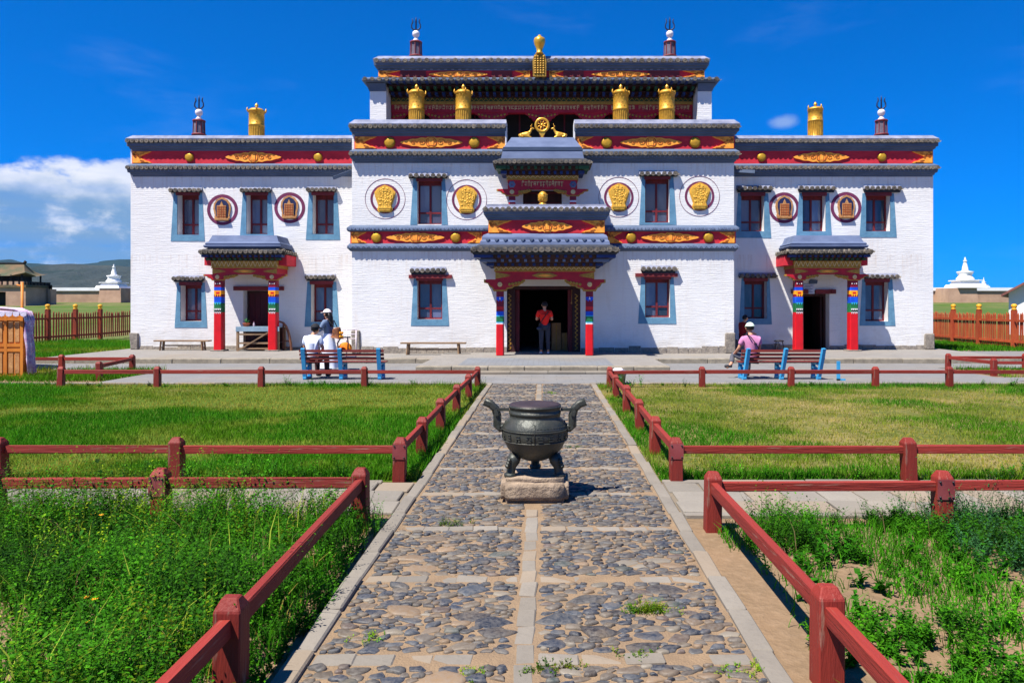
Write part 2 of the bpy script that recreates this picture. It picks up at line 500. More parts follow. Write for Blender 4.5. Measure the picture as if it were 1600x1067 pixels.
# shared meshes -------------------------------------------------
def tile_mesh(name, r, length, mat, slope=.22, drip=True, pitch=.18):
    mb = MB()
    n = 6
    pts0 = [(r * math.cos(PI * k / n), 0, r * math.sin(PI * k / n)) for k in range(n + 1)]
    v = [(x, 0, z) for x, y, z in pts0] + [(x, length, z + slope * length) for x, y, z in pts0]
    mb.add(v, [(k, k + 1, n + 2 + k, n + 1 + k) for k in range(n)], 0, True)
    m = 8; rr = r * 1.12
    c = [(rr * math.cos(2 * PI * k / m), -.02, rr * .35 + rr * .95 * math.sin(2 * PI * k / m) - rr * .2) for k in range(m)]
    c2 = [(x, .012, z) for x, y, z in c]
    mb.add(c + c2, [tuple(range(m))] + [(k, (k + 1) % m, (k + 1) % m + m, k + m) for k in range(m)], 0)
    b = [(-.45 * r, -.026, rr * .15), (.45 * r, -.026, rr * .15), (0, -.026, rr * .15 + .5 * r)]
    mb.add(b, [(0, 1, 2)], 0)
    if drip:
        h = pitch / 2
        d = [(h * .45, -.012, .012), (h, -.016, -.045), (h * 1.55, -.012, .012), (h * 1.5, length * .8, slope * length * .8), (h * .5, length * .8, slope * length * .8)]
        mb.add(d, [(0, 1, 2, 3, 4)], 0)
    return mb.mesh(name, [mat])
TM = {}
def tmesh(r, pitch, mat=None, length=.30):
    mat = mat or m_tile
    k = (round(r, 3), round(pitch, 3), mat.name, length)
    if k not in TM: TM[k] = tile_mesh('roof_tile', r, length, mat, .22, True, pitch)
    return TM[k]
TILE_COUNT = [0]
STUFF_TILES = []                # (mesh, matrix): rows past the 300 largest, joined at the end
def tile_row(parent, p0, p1, out, z, pitch, r, mat=None, single=True, length=.30, jit=1.0):
    """barrel tiles between two plan points, their faces looking along 'out'"""
    p0 = Vector((*p0, 0)); p1 = Vector((*p1, 0)); L = (p1 - p0).length
    n = max(1, int(round(L / pitch))); st = (p1 - p0) / n
    me = tmesh(r, pitch, mat, length)
    rz = math.atan2(out[1], out[0]) + PI / 2
    for k in range(n):
        q = p0 + st * (k + .5)
        loc = (q.x, q.y, z + random.uniform(-.008, .008) * jit)
        rot = (random.uniform(-.05, .05), random.uniform(-.06, .06), rz + random.uniform(-.06, .06))
        sc = random.uniform(.93, 1.06)
        if single:
            inst('roof_tile', me, parent, loc, rot, (sc, 1, sc)); TILE_COUNT[0] += 1
        else:
            STUFF_TILES.append((me, Matrix.LocRotScale(Vector(loc), Euler(rot), Vector((sc, 1, sc)))))

def lens_mesh():
    """pointed scroll cartouche, unit wide and unit tall, front at y=0"""
    mb = MB(); n = 36; up = []
    for k in range(n + 1):
        t = -1 + 2 * k / n
        h = .5 * (1 - abs(t) ** 1.7) ** .72 * (.92 + .08 * math.cos(t * 20))
        if abs(t) < .14: h = .5
        up.append((t * .5, max(h, .01)))
    poly = [(x, -h) for x, h in up] + [(x, h) for x, h in reversed(up)]
    mb.prism(poly, 0, .05, 0)
    def spiral(cx, cz, r, turns, dirn, a0):
        pts = []
        for k in range(26):
            u = k / 25; a = a0 + dirn * u * turns * 2 * PI; q = r * (1 - u * .85)
            pts.append((cx + q * math.cos(a) * .36, -.004, cz + q * math.sin(a) * 1.55))
        # ribbon
        for k in range(25):
            p, q = Vector(pts[k]), Vector(pts[k + 1])
            mb.beam(p, q, .0085 if abs(q.x - p.x) > abs(q.z - p.z) * .3 else .006, .02, 1, up=(0, 1, 0))
    for sgn in (-1, 1):
        spiral(sgn * .155, .0, .19, 1.6, sgn, 0 if sgn > 0 else PI)
        spiral(sgn * .285, -.03, .135, 1.5, -sgn, PI if sgn > 0 else 0)
    ring = [(.082 * math.cos(2 * PI * k / 20), -.006, .44 * math.sin(2 * PI * k / 20)) for k in range(21)]
    for k in range(20): mb.beam(ring[k], ring[k + 1], .012, .02, 1, up=(0, 1, 0))
    mb.box(-.04, .04, -.012, .0, -.27, .27, 0)
    for sx in (-.04, .04): mb.box(sx - .004, sx + .004, -.014, 0, -.28, .28, 1)
    return mb.mesh('scroll_panel', [m_orange, m_orangel])
ME_LENS = lens_mesh()
def end_mesh():
    """fish-tail end ornament, unit wide (x 0..1 away from the end), unit tall"""
    mb = MB()
    poly = [(0, -.5), (1, -.5), (.86, -.36), (.7, -.3), (.52, -.14), (.36, 0), (.5, .12), (.7, .28), (.84, .36), (1, .5), (0, .5)]
    mb.prism(poly, 0, .045, 0)
    r = random.Random(3)
    for k in range(8):
        cx = r.uniform(.06, .46); cz = r.uniform(-.4, .4); q = r.uniform(.05, .09)
        pts = [(cx + q * (1 - .7 * u / 9) * math.cos(u * .9), -.004, cz + q * 1.3 * (1 - .7 * u / 9) * math.sin(u * .9)) for u in range(10)]
        for a, b in zip(pts, pts[1:]): mb.beam(a, b, .016, .02, 1, up=(0, 1, 0))
    for a, b in (((.45, -.42), (.85, -.44)), ((.45, .42), (.85, .44)), ((.4, -.25), (.62, -.33)), ((.4, .25), (.62, .33))):
        mb.beam((a[0], -.004, a[1]), (b[0], -.004, b[1]), .03, .02, 1, up=(0, 1, 0))
    return mb.mesh('end_ornament', [m_orange, m_orangel])
ME_END = end_mesh()
mbd = MB(); mbd.lathe([(0.0, .07), (.55, .066), (.85, .05), (1.0, .02), (1.0, -.02)], 28, axis='y')
ME_DISC = mbd.mesh('gilt_disc', [m_disc])

def lens(parent, cx, cz, w, h, y): return inst('scroll_panel', ME_LENS, parent, (cx, y, cz), (0, 0, 0), (w, 1, h))
def endorn(parent, x, cz, w, h, y, sgn): return inst('end_ornament', ME_END, parent, (x, y, cz), (0, 0, 0), (w * sgn, 1, h))
def disc(parent, cx, cz, r, y): return inst('gilt_disc', ME_DISC, parent, (cx, y, cz), (0, 0, 0), (r, 1, r))

def wall_open(mb, x0, x1, z0, z1, y, ops, depth, mat=0, rmat=1):
    xs = sorted({x0, x1, *[o[0] for o in ops], *[o[1] for o in ops]})
    zs = sorted({z0, z1, *[o[2] for o in ops], *[o[3] for o in ops]})
    for i in range(len(xs) - 1):
        for j in range(len(zs) - 1):
            cx, cz = (xs[i] + xs[i + 1]) / 2, (zs[j] + zs[j + 1]) / 2
            if any(o[0] < cx < o[1] and o[2] < cz < o[3] for o in ops): continue
            mb.add([(xs[i], y, zs[j]), (xs[i + 1], y, zs[j]), (xs[i + 1], y, zs[j + 1]), (xs[i], y, zs[j + 1])], [(0, 1, 2, 3)], mat)
    for a, b, c, d in ops:
        q = [(a, c), (b, c), (b, d), (a, d)]
        for k in range(4):
            if k == 2 and d >= z1: continue
            (xa, za), (xb, zb) = q[k], q[(k + 1) % 4]
            mb.add([(xa, y, za), (xb, y, zb), (xb, y + depth, zb), (xa, y + depth, za)], [(0, 1, 2, 3)], rmat)

# ---- window openings measured on the photograph: l, r, top, bottom / surround bottom l, r, y / hood l, r, y0 / lintel
WIN = [  # D, opening, surround bottom, hood, lintel, recess
    (DW, (277, 311, 303, 367), (267, 320, 377), (266, 317, 292), None, .40),
    (DW, (385, 418, 303, 366), (375, 428, 371), (377, 425, 292), None, .40),
    (DW, (488.5, 521.5, 303, 366), (478, 531.5, 375), (480, 526.5, 291), None, .40),
    (DW, (282, 315, 443.6, 502), (273, 324, 512), (271, 320, 430), None, .40),
    (DW, (486, 520, 442, 503), (476, 530, 510.6), (478, 525, 428), None, .40),
    (DW, (1158, 1194, 304, 361.5), (1149, 1205, 372), (1150, 1206, 289), None, .34),
    (DW, (1254, 1290, 304, 361.5), (1244, 1299.5, 369), (1246, 1304, 289), None, .34),
    (DW, (1353, 1391, 304, 361.5), (1343, 1401, 371), (1348, 1407, 289), None, .34),
    (DW, (1163, 1198, 437, 498), (1155, 1206, 507), (1153.5, 1212, 426), None, .34),
    (DW, (1352, 1388, 438.5, 502), (1343, 1399, 509), (1349, 1403, 427), None, .34),
    (DC, (652, 690, 281, 350.6), (641, 699.7, 351.5), (638.5, 699.7, 269), None, .24),
    (DC, (1008, 1046, 278, 348), (998.7, 1057, 351.5), (998, 1058.6, 266), None, .24),
    (DC, (652, 691, 436, 499), (642, 701.7, 509), (641, 697.6, 417), (638.5, 705.8, 429.4, 434.8), .22),
    (DC, (1008, 1047, 434, 496), (997, 1056.7, 506), (1000.7, 1056.7, 414.5), (993, 1059, 427, 432.5), .22),
]
def op_rect(w):
    D, o = w[0], w[1]
    return (X(o[0], D), X(o[1], D), Z(o[3], D), Z(o[2], D))
XL, XR = -15.67, 14.75
CL, CR = -6.68, 6.61
GZ = .15
ZT = 8.0
door_c = (X(792, DC), X(907, DC), GZ, Z(447, DC))
door_u = (X(817, DC), X(878, DC), 4.75, Z(296, DC))
door_l = (X(380, DW), X(421, DW), GZ, Z(454, DW))
door_r = (X(1254, DW), X(1296, DW), GZ, Z(459, DW))
# central block
mb = MB()
# notch behind the wheel: the parapet stops either side of the upper porch
mb = MB()
gl, gr = X(791, DC), X(897, DC)
wall_open(mb, CL, CR, 0, ZT, DC, [op_rect(w) for w in WIN if w[0] == DC] + [door_c, door_u, (gl, gr, 7.35, ZT)], .45)
mb.add([(CL, DC, 0), (CL, 40, 0), (CL, 40, ZT), (CL, DC, ZT)], [(0, 1, 2, 3)], 0)
mb.add([(CR, DC, 0), (CR, 40, 0), (CR, 40, ZT), (CR, DC, ZT)], [(0, 1, 2, 3)], 0)
mb.add([(CL, 40, 0), (CR, 40, 0), (CR, 40, ZT), (CL, 40, ZT)], [(0, 1, 2, 3)], 0)
part('central_wall', mb, [m_white, m_reveal], temple)
mb = MB(); mb.box(CL + .05, CR - .05, DC + .46, 39.9, 7.25, 7.34)
part('roof_deck', mb, m_coping, temple)
# wings
for nm, a, b, dr in (('wing_wall', XL, CL, door_l), ('wing_wall', CR, XR, door_r)):
    mb = MB()
    wall_open(mb, a, b, 0, ZT, DW, [op_rect(w) for w in WIN if w[0] == DW and a < X(w[1][0], DW) < b] + [dr], .45)
    xe = a if a == XL else b
    mb.add([(xe, DW, 0), (xe, 40, 0), (xe, 40, ZT), (xe, DW, ZT)], [(0, 1, 2, 3)], 0)
    mb.add([(a, 40, 0), (b, 40, 0), (b, 40, ZT), (a, 40, ZT)], [(0, 1, 2, 3)], 0)
    part(nm, mb, [m_white, m_reveal], temple)
    mb = MB(); mb.box(a + .05, b - .05, DW + .05, 39.9, 7.85, 7.95)
    part('roof_deck', mb, m_coping, temple)

# foundations and corner stones
def rough_strip(x0, x1, y, z0, z1, seed, step=.45, proud=.035):
    r = random.Random(seed); mb = MB(); x = x0
    while x < x1 - .02:
        w = min(r.uniform(.6, 1.4) * step, x1 - x)
        if x1 - (x + w) < .15: w = x1 - x
        mb.frustum(x + .004, x + w - .004, y - proud - r.uniform(0, .02), y + .05, z0, x + .01, x + w - .01, y - proud * .4 - r.uniform(0, .015), y + .05, z1 + r.uniform(-.05, .03))
        x += w
    return mb
part('foundation', rough_strip(CL, door_c[0] - .0, DC, GZ, .38, 1), m_stone, temple)
part('foundation', rough_strip(door_c[1], CR, DC, GZ, .38, 2), m_stone, temple)
part('foundation', rough_strip(XL, door_l[0], DW, GZ, .27, 3), m_stone, temple)
part('foundation', rough_strip(door_l[1], CL, DW, GZ, .27, 4), m_stone, temple)
part('foundation', rough_strip(CR, door_r[0], DW, GZ, .36, 5), m_stone, temple)
part('foundation', rough_strip(door_r[1], XR, DW, GZ, .32, 6), m_stone, temple)
for i, (x, y, w, h) in enumerate(((CL + .14, DC - .03, .30, .80), (CR - .15, DC - .03, .34, .72), (XL + .16, DW - .03, .32, .62), (XR - .16, DW - .03, .34, .60))):
    inst('corner_stone', cbox_mesh('corner_stone', w, .2, h, .03, m_stone, .02, i), temple, (x, y + .05, GZ))

# ---- windows
def window(spec):
    D, o, sb, hd, ln, rec = spec
    x0, x1, z0, z1 = op_rect(spec)
    y = D + rec
    fw = .06
    mb = MB()
    mb.box(x0 - .01, x0 + fw, y, y + .08, z0, z1); mb.box(x1 - fw, x1 + .01, y, y + .08, z0, z1)
    mb.box(x0 + fw, x1 - fw, y, y + .08, z0, z0 + fw); mb.box(x0 + fw, x1 - fw, y - .02, y + .08, z1 - .17, z1)
    xm = (x0 + x1) / 2; zm = z0 + (z1 - z0) * .27
    mb.box(xm - .035, xm + .035, y - .006, y + .07, z0 + fw, z1 - .17)
    mb.box(x0 + fw, xm - .035, y - .003, y + .07, zm - .03, zm + .03); mb.box(xm + .035, x1 - fw, y - .003, y + .07, zm - .03, zm + .03)
    w = part('window', mb, m_maroon, temple)
    for a, b in ((x0 + fw, xm - .035), (xm + .035, x1 - fw)):
        for c, d in ((z0 + fw, zm - .03), (zm + .03, z1 - .17)):
            p = MB(); p.box(a, b, y + .035, y + .045, c, d); part('pane', p, m_glass, w)
    # painted surround: a splayed band three sides round the opening, a thumb proud of the wall
    bl, br, bz = X(sb[0], D), X(sb[1], D), Z(sb[2], D)
    zt = z1 + .04; sp = .22
    h = zt - bz
    tl, tr = x0 - (x0 - bl) * .55, x1 + (br - x1) * .55
    mb = MB()
    yq = D - .012
    mb.prism([(bl, bz), (x0, bz if z0 - bz < .05 else bz), (x0, zt), (tl, zt)], yq, D + .02)
    mb.prism([(x1, bz), (br, bz), (tr, zt), (x1, zt)], yq, D + .02)
    if z0 - bz > .05: mb.prism([(x0, bz), (x1, bz), (x1, z0), (x0, z0)], yq, D + .02)
    part('surround', mb, m_surr, w)
    # tiled hood
    hl, hr, hz = X(hd[0], D), X(hd[1], D), Z(hd[2], D - .15)
    mb = MB()
    mb.box(x0 - .03, x1 + .03, D - .06, D + .02, z1 - .06, z1 + .07, 0)
    if ln:
        l0, l1, lz1, lz0 = X(ln[0], D - .1), X(ln[1], D - .1), Z(ln[2], D - .1), Z(ln[3], D - .1)
        mb.box(l0, l1, D - .11, D + .015, lz0, lz1, 0)
    part('lintel', mb, m_lintel, w)
    mb = MB()
    mb.box(hl + .05, hr - .05, D - .10, D + .01, z1 + .075, hz - .20)
    mb.box(hl + .02, hr - .02, D - .13, D + .01, hz - .20, hz - .145)
    mb.frustum(hl, hr, D - .15, D + .01, hz - .145, hl + .02, hr - .02, D - .02, D + .01, hz + .0, 1)
    part('hood', mb, [m_tiled, m_coping], w)
    tile_row(w, (hl, D - .155), (hr, D - .155), (0, -1), hz - .135, (hr - hl) / 7, .074, length=.16)
for w in WIN: window(w)

# ---- cornices
def cornice(x0, x1, yw, zc, zt1, zf1, zf0, zt2, zm2, pitch, lenses, ends, discs, openl=True, openr=True, sides=True, single=True):
    """coping, tile row, blue moulding, red frieze with gilt relief, second tile row, second moulding"""
    path = [(x0, yw), (x1, yw)]
    if openl and sides: path = [(x0, yw + 6)] + path
    if openr and sides: path = path + [(x1, yw + 6)]
    mb = MB()
    mb.sweep(path, [(-.4, zt1 - .1), (.16, zt1 - .1), (.19, zt1 + .045), (.02, zc), (-.4, zc - .03)], 0)
    mb.sweep(path, [(-.3, zf1), (.02, zf1), (.04, zf1 + .06), (.09, zf1 + .075), (.10, zf1 + .14), (.16, zf1 + .16), (.165, zt1 - .1), (-.3, zt1 - .1)], 1)
    mb.sweep(path, [(-.3, zm2), (.012, zm2), (.02, zm2 + .05), (.07, zm2 + .065), (.08, zm2 + .13), (.14, zm2 + .145), (.16, zt2 - .1), (-.3, zt2 - .1)], 1)
    mb.sweep(path, [(-.3, zt2 - .1), (.17, zt2 - .1), (.17, zt2 + .03), (.05, zf0), (-.3, zf0)], 1)
    c = part('cornice', mb, [m_coping, m_bluem], temple)
    mb = MB(); mb.sweep(path, [(-.3, zf0), (.03, zf0), (.03, zf1), (-.3, zf1)])
    part('frieze', mb, m_frieze, c)
    a = x0 - (.19 if openl else 0); b = x1 + (.19 if openr else 0)
    tile_row(c, (a, yw - .23), (b, yw - .23), (0, -1), zt1 - .07, pitch, .072, single=single)
    tile_row(c, (a, yw - .23), (b, yw - .23), (0, -1), zt2 - .07, pitch, .072, single=single)
    # small pendant drops under the second row
    mb = MB(); n = int((x1 - x0) / (pitch * .8))
    for k in range(n):
        xx = x0 + (k + .5) * (x1 - x0) / n
        mb.box(xx - .02, xx + .02, yw - .155, yw - .13, zt2 - .17, zt2 - .125)
    part('pendant_row', mb, m_btile, c, kind='stuff')
    cz, h = (zf0 + zf1) / 2, (zf1 - zf0)
    yo = yw - .03 - .045
    for cx, w in lenses: lens(c, cx, cz, w, h * .84, yo)
    for x, w, sg in ends: endorn(c, x, cz, w, h * .90, yo + .005, sg)
    for x, r in discs: disc(c, x, cz, r, yw - .05)
    return c
DWf = DW - .05; DCf = DC - .05
cornice(XL + .10, CL, DW, 8.25, 8.06, 7.66, 7.18, 7.06, 6.69, .183,
        [(X(396, DWf), X(440, DWf) - X(353, DWf))], [(XL + .11, .70, 1)], [(X(296, DWf), .165), (X(497, DWf), .165)], True, False, single=False)
cornice(CR, XR - .05, DW, 8.25, 8.06, 7.66, 7.18, 7.06, 6.69, .183,
        [(X(1283, DWf), X(1327, DWf) - X(1240, DWf))], [(XR - .06, .76, -1)], [(X(1190, DWf), .165), (X(1378, DWf), .165)], False, True, single=False)
gl, gr = X(791, DC), X(897, DC)
cornice(CL + .12, gl, DC, 8.27, 8.05, 7.69, 7.24, 7.11, 6.76, .17,
        [(X(674, DCf), X(723, DCf) - X(626, DCf))], [(CL + .13, .74, 1), (gl - .01, .66, -1)], [(X(609, DCf), .19), (X(741, DCf), .19)], True, False)
cornice(gr, CR - .02, DC, 8.27, 8.05, 7.69, 7.24, 7.11, 6.76, .17,
        [(X(1017, DCf), X(1065, DCf) - X(969, DCf))], [(gr + .01, .66, 1), (CR - .03, .74, -1)], [(X(948, DCf), .19), (X(1086, DCf), .19)], False, True)
mb = MB(); mb.box(gl - .03, gl + .012, DC - .14, DC + .5, 6.9, 8.2)
part('parapet_cheek', mb, m_reveal, temple)
mb = MB(); mb.box(gr - .012, gr + .03, DC - .14, DC + .5, 6.9, 8.2)
part('parapet_cheek', mb, m_reveal, temple)

# string course between the storeys: painted tiles
path = [(CL - .02, DC + 2.2), (CL - .02, DC), (CR + .02, DC), (CR + .02, DC + 2.2)]
mb = MB()
mb.sweep(path, [(-.1, 4.38), (.10, 4.38), (.13, 4.43), (.13, 4.50), (.03, 4.60), (-.1, 4.60)], 0)
mb.sweep(path, [(-.1, 3.70), (.03, 3.70), (.09, 3.77), (.12, 3.80), (.12, 3.87), (.05, 3.965), (-.1, 3.965)], 0)
sc_ = part('string_course', mb, [m_bluem], temple)
mb = MB(); mb.sweep(path, [(-.1, 3.965), (.03, 3.965), (.03, 4.38), (-.1, 4.38)])
part('frieze', mb, m_frieze, sc_)
for a, b in ((CL - .1, X(756, DC)), (X(948, DC), CR + .1)):
    tile_row(sc_, (a, DC - .135), (b, DC - .135), (0, -1), 4.46, .135, .045, m_btile, single=False, length=.16)
    tile_row(sc_, (a, DC - .135), (b, DC - .135), (0, -1), 3.84, .18, .05, m_btile, single=False, length=.16)
cz, hh = 4.172, .34
for cx, w in ((X(649, DCf), X(694, DCf) - X(603, DCf)), (X(1047, DCf), X(1092, DCf) - X(1002, DCf))): lens(sc_, cx, cz, w, hh, DC - .075)
for x, w, sg in ((CL, .52, 1), (X(753, DCf), .5, -1), (CR, .52, -1), (X(950, DCf), .5, 1)): endorn(sc_, x, cz, w, hh * 1.1, DC - .07, sg)
for x in (588, 712, 986, 1107): disc(sc_, X(x, DCf), cz, .175, DC - .05)

# ---- medallions on the walls
def gold_shield():
    mb = MB()
    pr = [(-.30, -.56), (.30, -.56), (.38, -.47), (.36, -.36), (.33, -.30), (.50, .12), (.52, .27), (.36, .44), (.16, .52), (0, .57), (-.16, .52), (-.36, .44), (-.52, .27), (-.50, .12), (-.33, -.30), (-.36, -.36), (-.38, -.47)]
    mb.prism(pr, -.05, .03, 0)
    mb.prism([(x * .86, z * .88) for x, z in pr], -.085, -.05, 0)
    r = random.Random(5)
    for k in range(46):
        a = r.uniform(0, 2 * PI); q = math.sqrt(r.random()) * .40; cx, cz = q * math.cos(a) * .85, q * math.sin(a) * 1.05 + .02
        mb.lathe([(0, .012), (.035, .009), (.05, 0)], 7, (cx, -.085, cz), 0, axis='y')
    for k in (-.24, -.08, .08, .24): mb.box(k - .014, k + .014, -.093, -.08, -.25, .30, 0)
    mb.box(-.3, .3, -.097, -.08, -.42, -.36, 0); mb.box(-.28, .28, -.097, -.08, .30, .34, 0)
    return mb.mesh('gilt_emblem', [M('matt_gilt', s(236, 186, 74), s(206, 152, 52), 12, .5, .5, .008, bscale=60, metal=.2)])
def brown_emblem():
    mb = MB()
    pr = [(-.34, -.56), (.34, -.56), (.44, -.40), (.42, -.28), (.50, .05), (.47, .30), (.30, .50), (0, .62), (-.30, .50), (-.47, .30), (-.50, .05), (-.42, -.28), (-.44, -.40)]
    mb.prism(pr, -.05, .03, 0)
    mb.prism([(x * .78, z * .80 + .03) for x, z in pr], -.065, -.05, 1)
    mb.box(-.26, .26, -.10, -.05, -.46, .20, 0)
    mb.prism([(-.10, .2), (.10, .2), (0, .42)], -.095, -.05, 0)
    for k in range(-2, 3): mb.box(k * .1 - .012, k * .1 + .012, -.112, -.1, -.40, .16, 2)
    for k in range(5): mb.box(-.24, .24, -.110, -.1, -.36 + k * .12, -.345 + k * .12, 2)
    mb.box(-.40, .40, -.11, -.05, -.52, -.44, 0)
    return mb.mesh('relief_emblem', [m_bronzeb, m_navy, m_orangel])
def ring_mesh(name, r0, r1, mat, n=48):
    mb = MB()
    v = []
    for k in range(n):
        a = 2 * PI * k / n
        for r, y in ((r0, 0), (r1, 0), (r1, .012), (r0, .012)): v.append((r * math.cos(a), y, r * math.sin(a)))
    f = []
    for k in range(n):
        for j in range(4):
            f.append((4 * k + j, 4 * k + (j + 1) % 4, 4 * ((k + 1) % n) + (j + 1) % 4, 4 * ((k + 1) % n) + j))
    mb.add(v, f)
    return mb.mesh(name, [mat])
m_purple = M('purple_ring_paint', s(116, 48, 84), s(94, 36, 66), 5, .8, .3)
ME_G, ME_B = gold_shield(), brown_emblem()
ME_R1 = ring_mesh('ring', .435, .515, m_purple); ME_R2 = ring_mesh('thin_ring', .688, .702, m_purple)
ME_R3 = ring_mesh('ring', .465, .585, m_purple)
for px, py in ((601.8, 310.9), (729.2, 312.3), (966.8, 308.4), (1093, 306.8)):
    c = (X(px, DC), DC, Z(py, DC))
    o = inst('medallion', ME_G, temple, c, (0, 0, 0), (.70, 1, .84))
    o.scale = (.70, 1, .84)
    for me, nm in ((ME_R1, 'ring'), (ME_R2, 'thin_ring')):
        q = inst(nm, me, o, (c[0], DC - .008, c[2])); q.location = (0, -.008, 0); q.scale = (1 / .70, 1, 1 / .84)
for px, py in ((347.7, 328), (452.7, 324.9), (1224.9, 324.9), (1321.8, 324.4)):
    c = (X(px, DW), DW, Z(py, DW))
    o = inst('medallion', ME_B, temple, c, (0, 0, 0), (.66, 1, .76)); o.scale = (.66, 1, .76)
    q = inst('ring', ME_R3, o, c); q.location = (0, -.008, 0); q.scale = (1 / .66, 1, 1 / .76)

# ---- lettering: strokes hung from a head line, as on the carved boards
def glyphs(mb, x0, x1, z0, z1, y, n, seed, mat=0, d=.012):
    r = random.Random(seed); w = (x1 - x0) / n; h = z1 - z0; t = w * .13
    for k in range(n):
        a = x0 + k * w + w * .08; b = x0 + (k + 1) * w - w * .08
        if r.random() < .08: continue
        mb.box(a, b, y - d, y, z1 - h * .13, z1, mat)
        for q in range(r.choice((2, 2, 3))):
            xx = r.uniform(a, b - t); zz = z0 + h * r.uniform(0, .45)
            mb.box(xx, xx + t, y - d * 1.1, y, zz, z1 - h * .13, mat)
        if r.random() < .7:
            zz = z0 + h * r.uniform(.2, .6); mb.box(a, b - w * r.uniform(0, .3), y - d * .8, y, zz, zz + h * .12, mat)
        if r.random() < .3: mb.box(a + w * .2, b - w * .2, y - d, y, z1 + h * .06, z1 + h * .2, mat)

def zigzag(mb, x0, x1, z0, z1, y, n, mat=0, t=.018, d=.01):
    w = (x1 - x0) / n
    for k in range(n):
        a, m, b = x0 + k * w, x0 + (k + .5) * w, x0 + (k + 1) * w
        mb.beam((a, y, z0), (m, y, z1), t, d, mat, up=(0, 1, 0)); mb.beam((m, y, z1), (b, y, z0), t, d, mat, up=(0, 1, 0))

# ---- painted columns
def column(parent, cx, cy, z0, z1, w, bands, taper=.06):
    """bands: (z from, z to, material index) from the top of the shaft; one mesh with painted bands and zigzag teeth"""
    mats = [m_red, m_mar2, m_cblue, m_cgreen, m_cyel, m_cwhite, m_cblack, m_cteal]
    mb = MB()
    def half(z): return w / 2 * (1 + taper * (1 - (z - z0) / (z1 - z0)))
    for a, b, m in bands:
        ha, hb = half(a), half(b); c = .035
        for (h0, za), (h1, zb) in (((ha, a), (hb, b)),):
            ring = lambda h, z: [(cx - h + c, cy - h, z), (cx + h - c, cy - h, z), (cx + h, cy - h + c, z), (cx + h, cy + h - c, z), (cx + h - c, cy + h, z), (cx - h + c, cy + h, z), (cx - h, cy + h - c, z), (cx - h, cy - h + c, z)]
            mb.add(ring(h0, za) + ring(h1, zb), [(k, (k + 1) % 8, 8 + (k + 1) % 8, 8 + k) for k in range(8)] + [tuple(range(7, -1, -1)), tuple(range(8, 16))], m)
    return mb, mats, half
# ================================================================ porches
def teeth(mb, cx, y, half, z0, z1, n, mat, down=True):
    w = 2 * half / n
    for k in range(n):
        a = cx - half + k * w
        if down: mb.prism([(a, z1), (a + w / 2, z0), (a + w, z1)], y - .006, y + .004, mat)
        else: mb.prism([(a, z0), (a + w, z0), (a + w / 2, z1)], y - .006, y + .004, mat)

def side_column(parent, cx, cy):
    D = cy
    z = lambda py: Z(py, D)
    z0, z1 = .2, z(437)
    b = [(z0, z(488), 0), (z(488), z(481), 3), (z(481), z(473.5), 3), (z(473.5), z(464), 2), (z(464), z(460), 1), (z(460), z(454), 4), (z(454), z(449), 2), (z(449), z1, 1)]
    b = [(a, c, m) for a, c, m in b]
    mb, mats, half = column(parent, cx, cy, z0, z1, .30, b)
    yq = lambda zz: cy - half(zz) - .001
    h = half(z(480)) - .03
    teeth(mb, cx, yq(z(490)), h, z(490.5), z(487), 4, 5)
    teeth(mb, cx, yq(z(490)) - .002, h, z(488.5), z(484.5), 4, 6)
    teeth(mb, cx, yq(z(487)), h, z(486), z(482), 4, 5)
    teeth(mb, cx, yq(z(475)), h, z(476.5), z(472.5), 3, 7)
    teeth(mb, cx, yq(z(461)), h, z(464), z(459.5), 3, 4)
    mb.box(cx - .06, cx + .06, yq(z(457)) - .006, yq(z(457)) + .01, z(460), z(456.5), 0)
    for px_ in (-.08, .0, .08): mb.lathe([(0, .02), (.022, .012), (.026, 0)], 8, (cx + px_, yq(z(444)), z(443.5)), 5, axis='y')
    return part('column', mb, mats, parent)
def main_column(parent, cx, cy):
    D = cy
    z = lambda py: Z(py, D)
    z0, z1 = GZ + .05, z(435)
    b = [(z0, z(506.5), 0), (z(506.5), z(504.5), 5), (z(504.5), z(502.8), 7), (z(502.8), z(494.5), 3), (z(494.5), z(492.8), 7), (z(492.8), z(486.5), 2), (z(486.5), z(484), 1), (z(484), z(479), 0), (z(479), z(469), 1), (z(469), z(464), 2), (z(464), z(453.5), 1), (z(453.5), z(443), 3), (z(443), z1, 7)]
    mb, mats, half = column(parent, cx, cy, z0, z1, .235, b, .09)
    yq = cy - half(z(466)) - .001
    mb.prism([(cx - .03, z(468)), (cx + .03, z(468)), (cx, z(463))], yq - .01, yq + .004, 5)
    teeth(mb, cx, cy - half(z(470)) - .001, half(z(470)) - .03, z(471.5), z(468.6), 2, 2)
    mb.box(cx - .05, cx + .05, cy - half(z(438)) - .008, cy - half(z(438)) + .01, z(441), z(436.5), 5)
    return part('column', mb, mats, parent)

def corbel_poly(xc, b0, corb, sgn, out=.52, inn=.95):
    d = b0 - corb
    q = [(-out, b0), (-out, b0 - d * .28), (-out + .12, b0 - d * .34), (-out + .18, b0 - d * .62), (-.26, b0 - d * .72), (-.2, corb), (.2, corb), (.25, corb + d * .22), (.42, corb + d * .25), (.5, corb + d * .42), (.66, corb + d * .46), (.74, corb + d * .62), (.88, b0 - d * .16), (inn, b0)]
    k = inn / .95
    q = [(x * (k if x > .3 else 1), z) for x, z in q]
    p = [(xc + x * sgn, z) for x, z in q]
    return p if sgn > 0 else p[::-1]

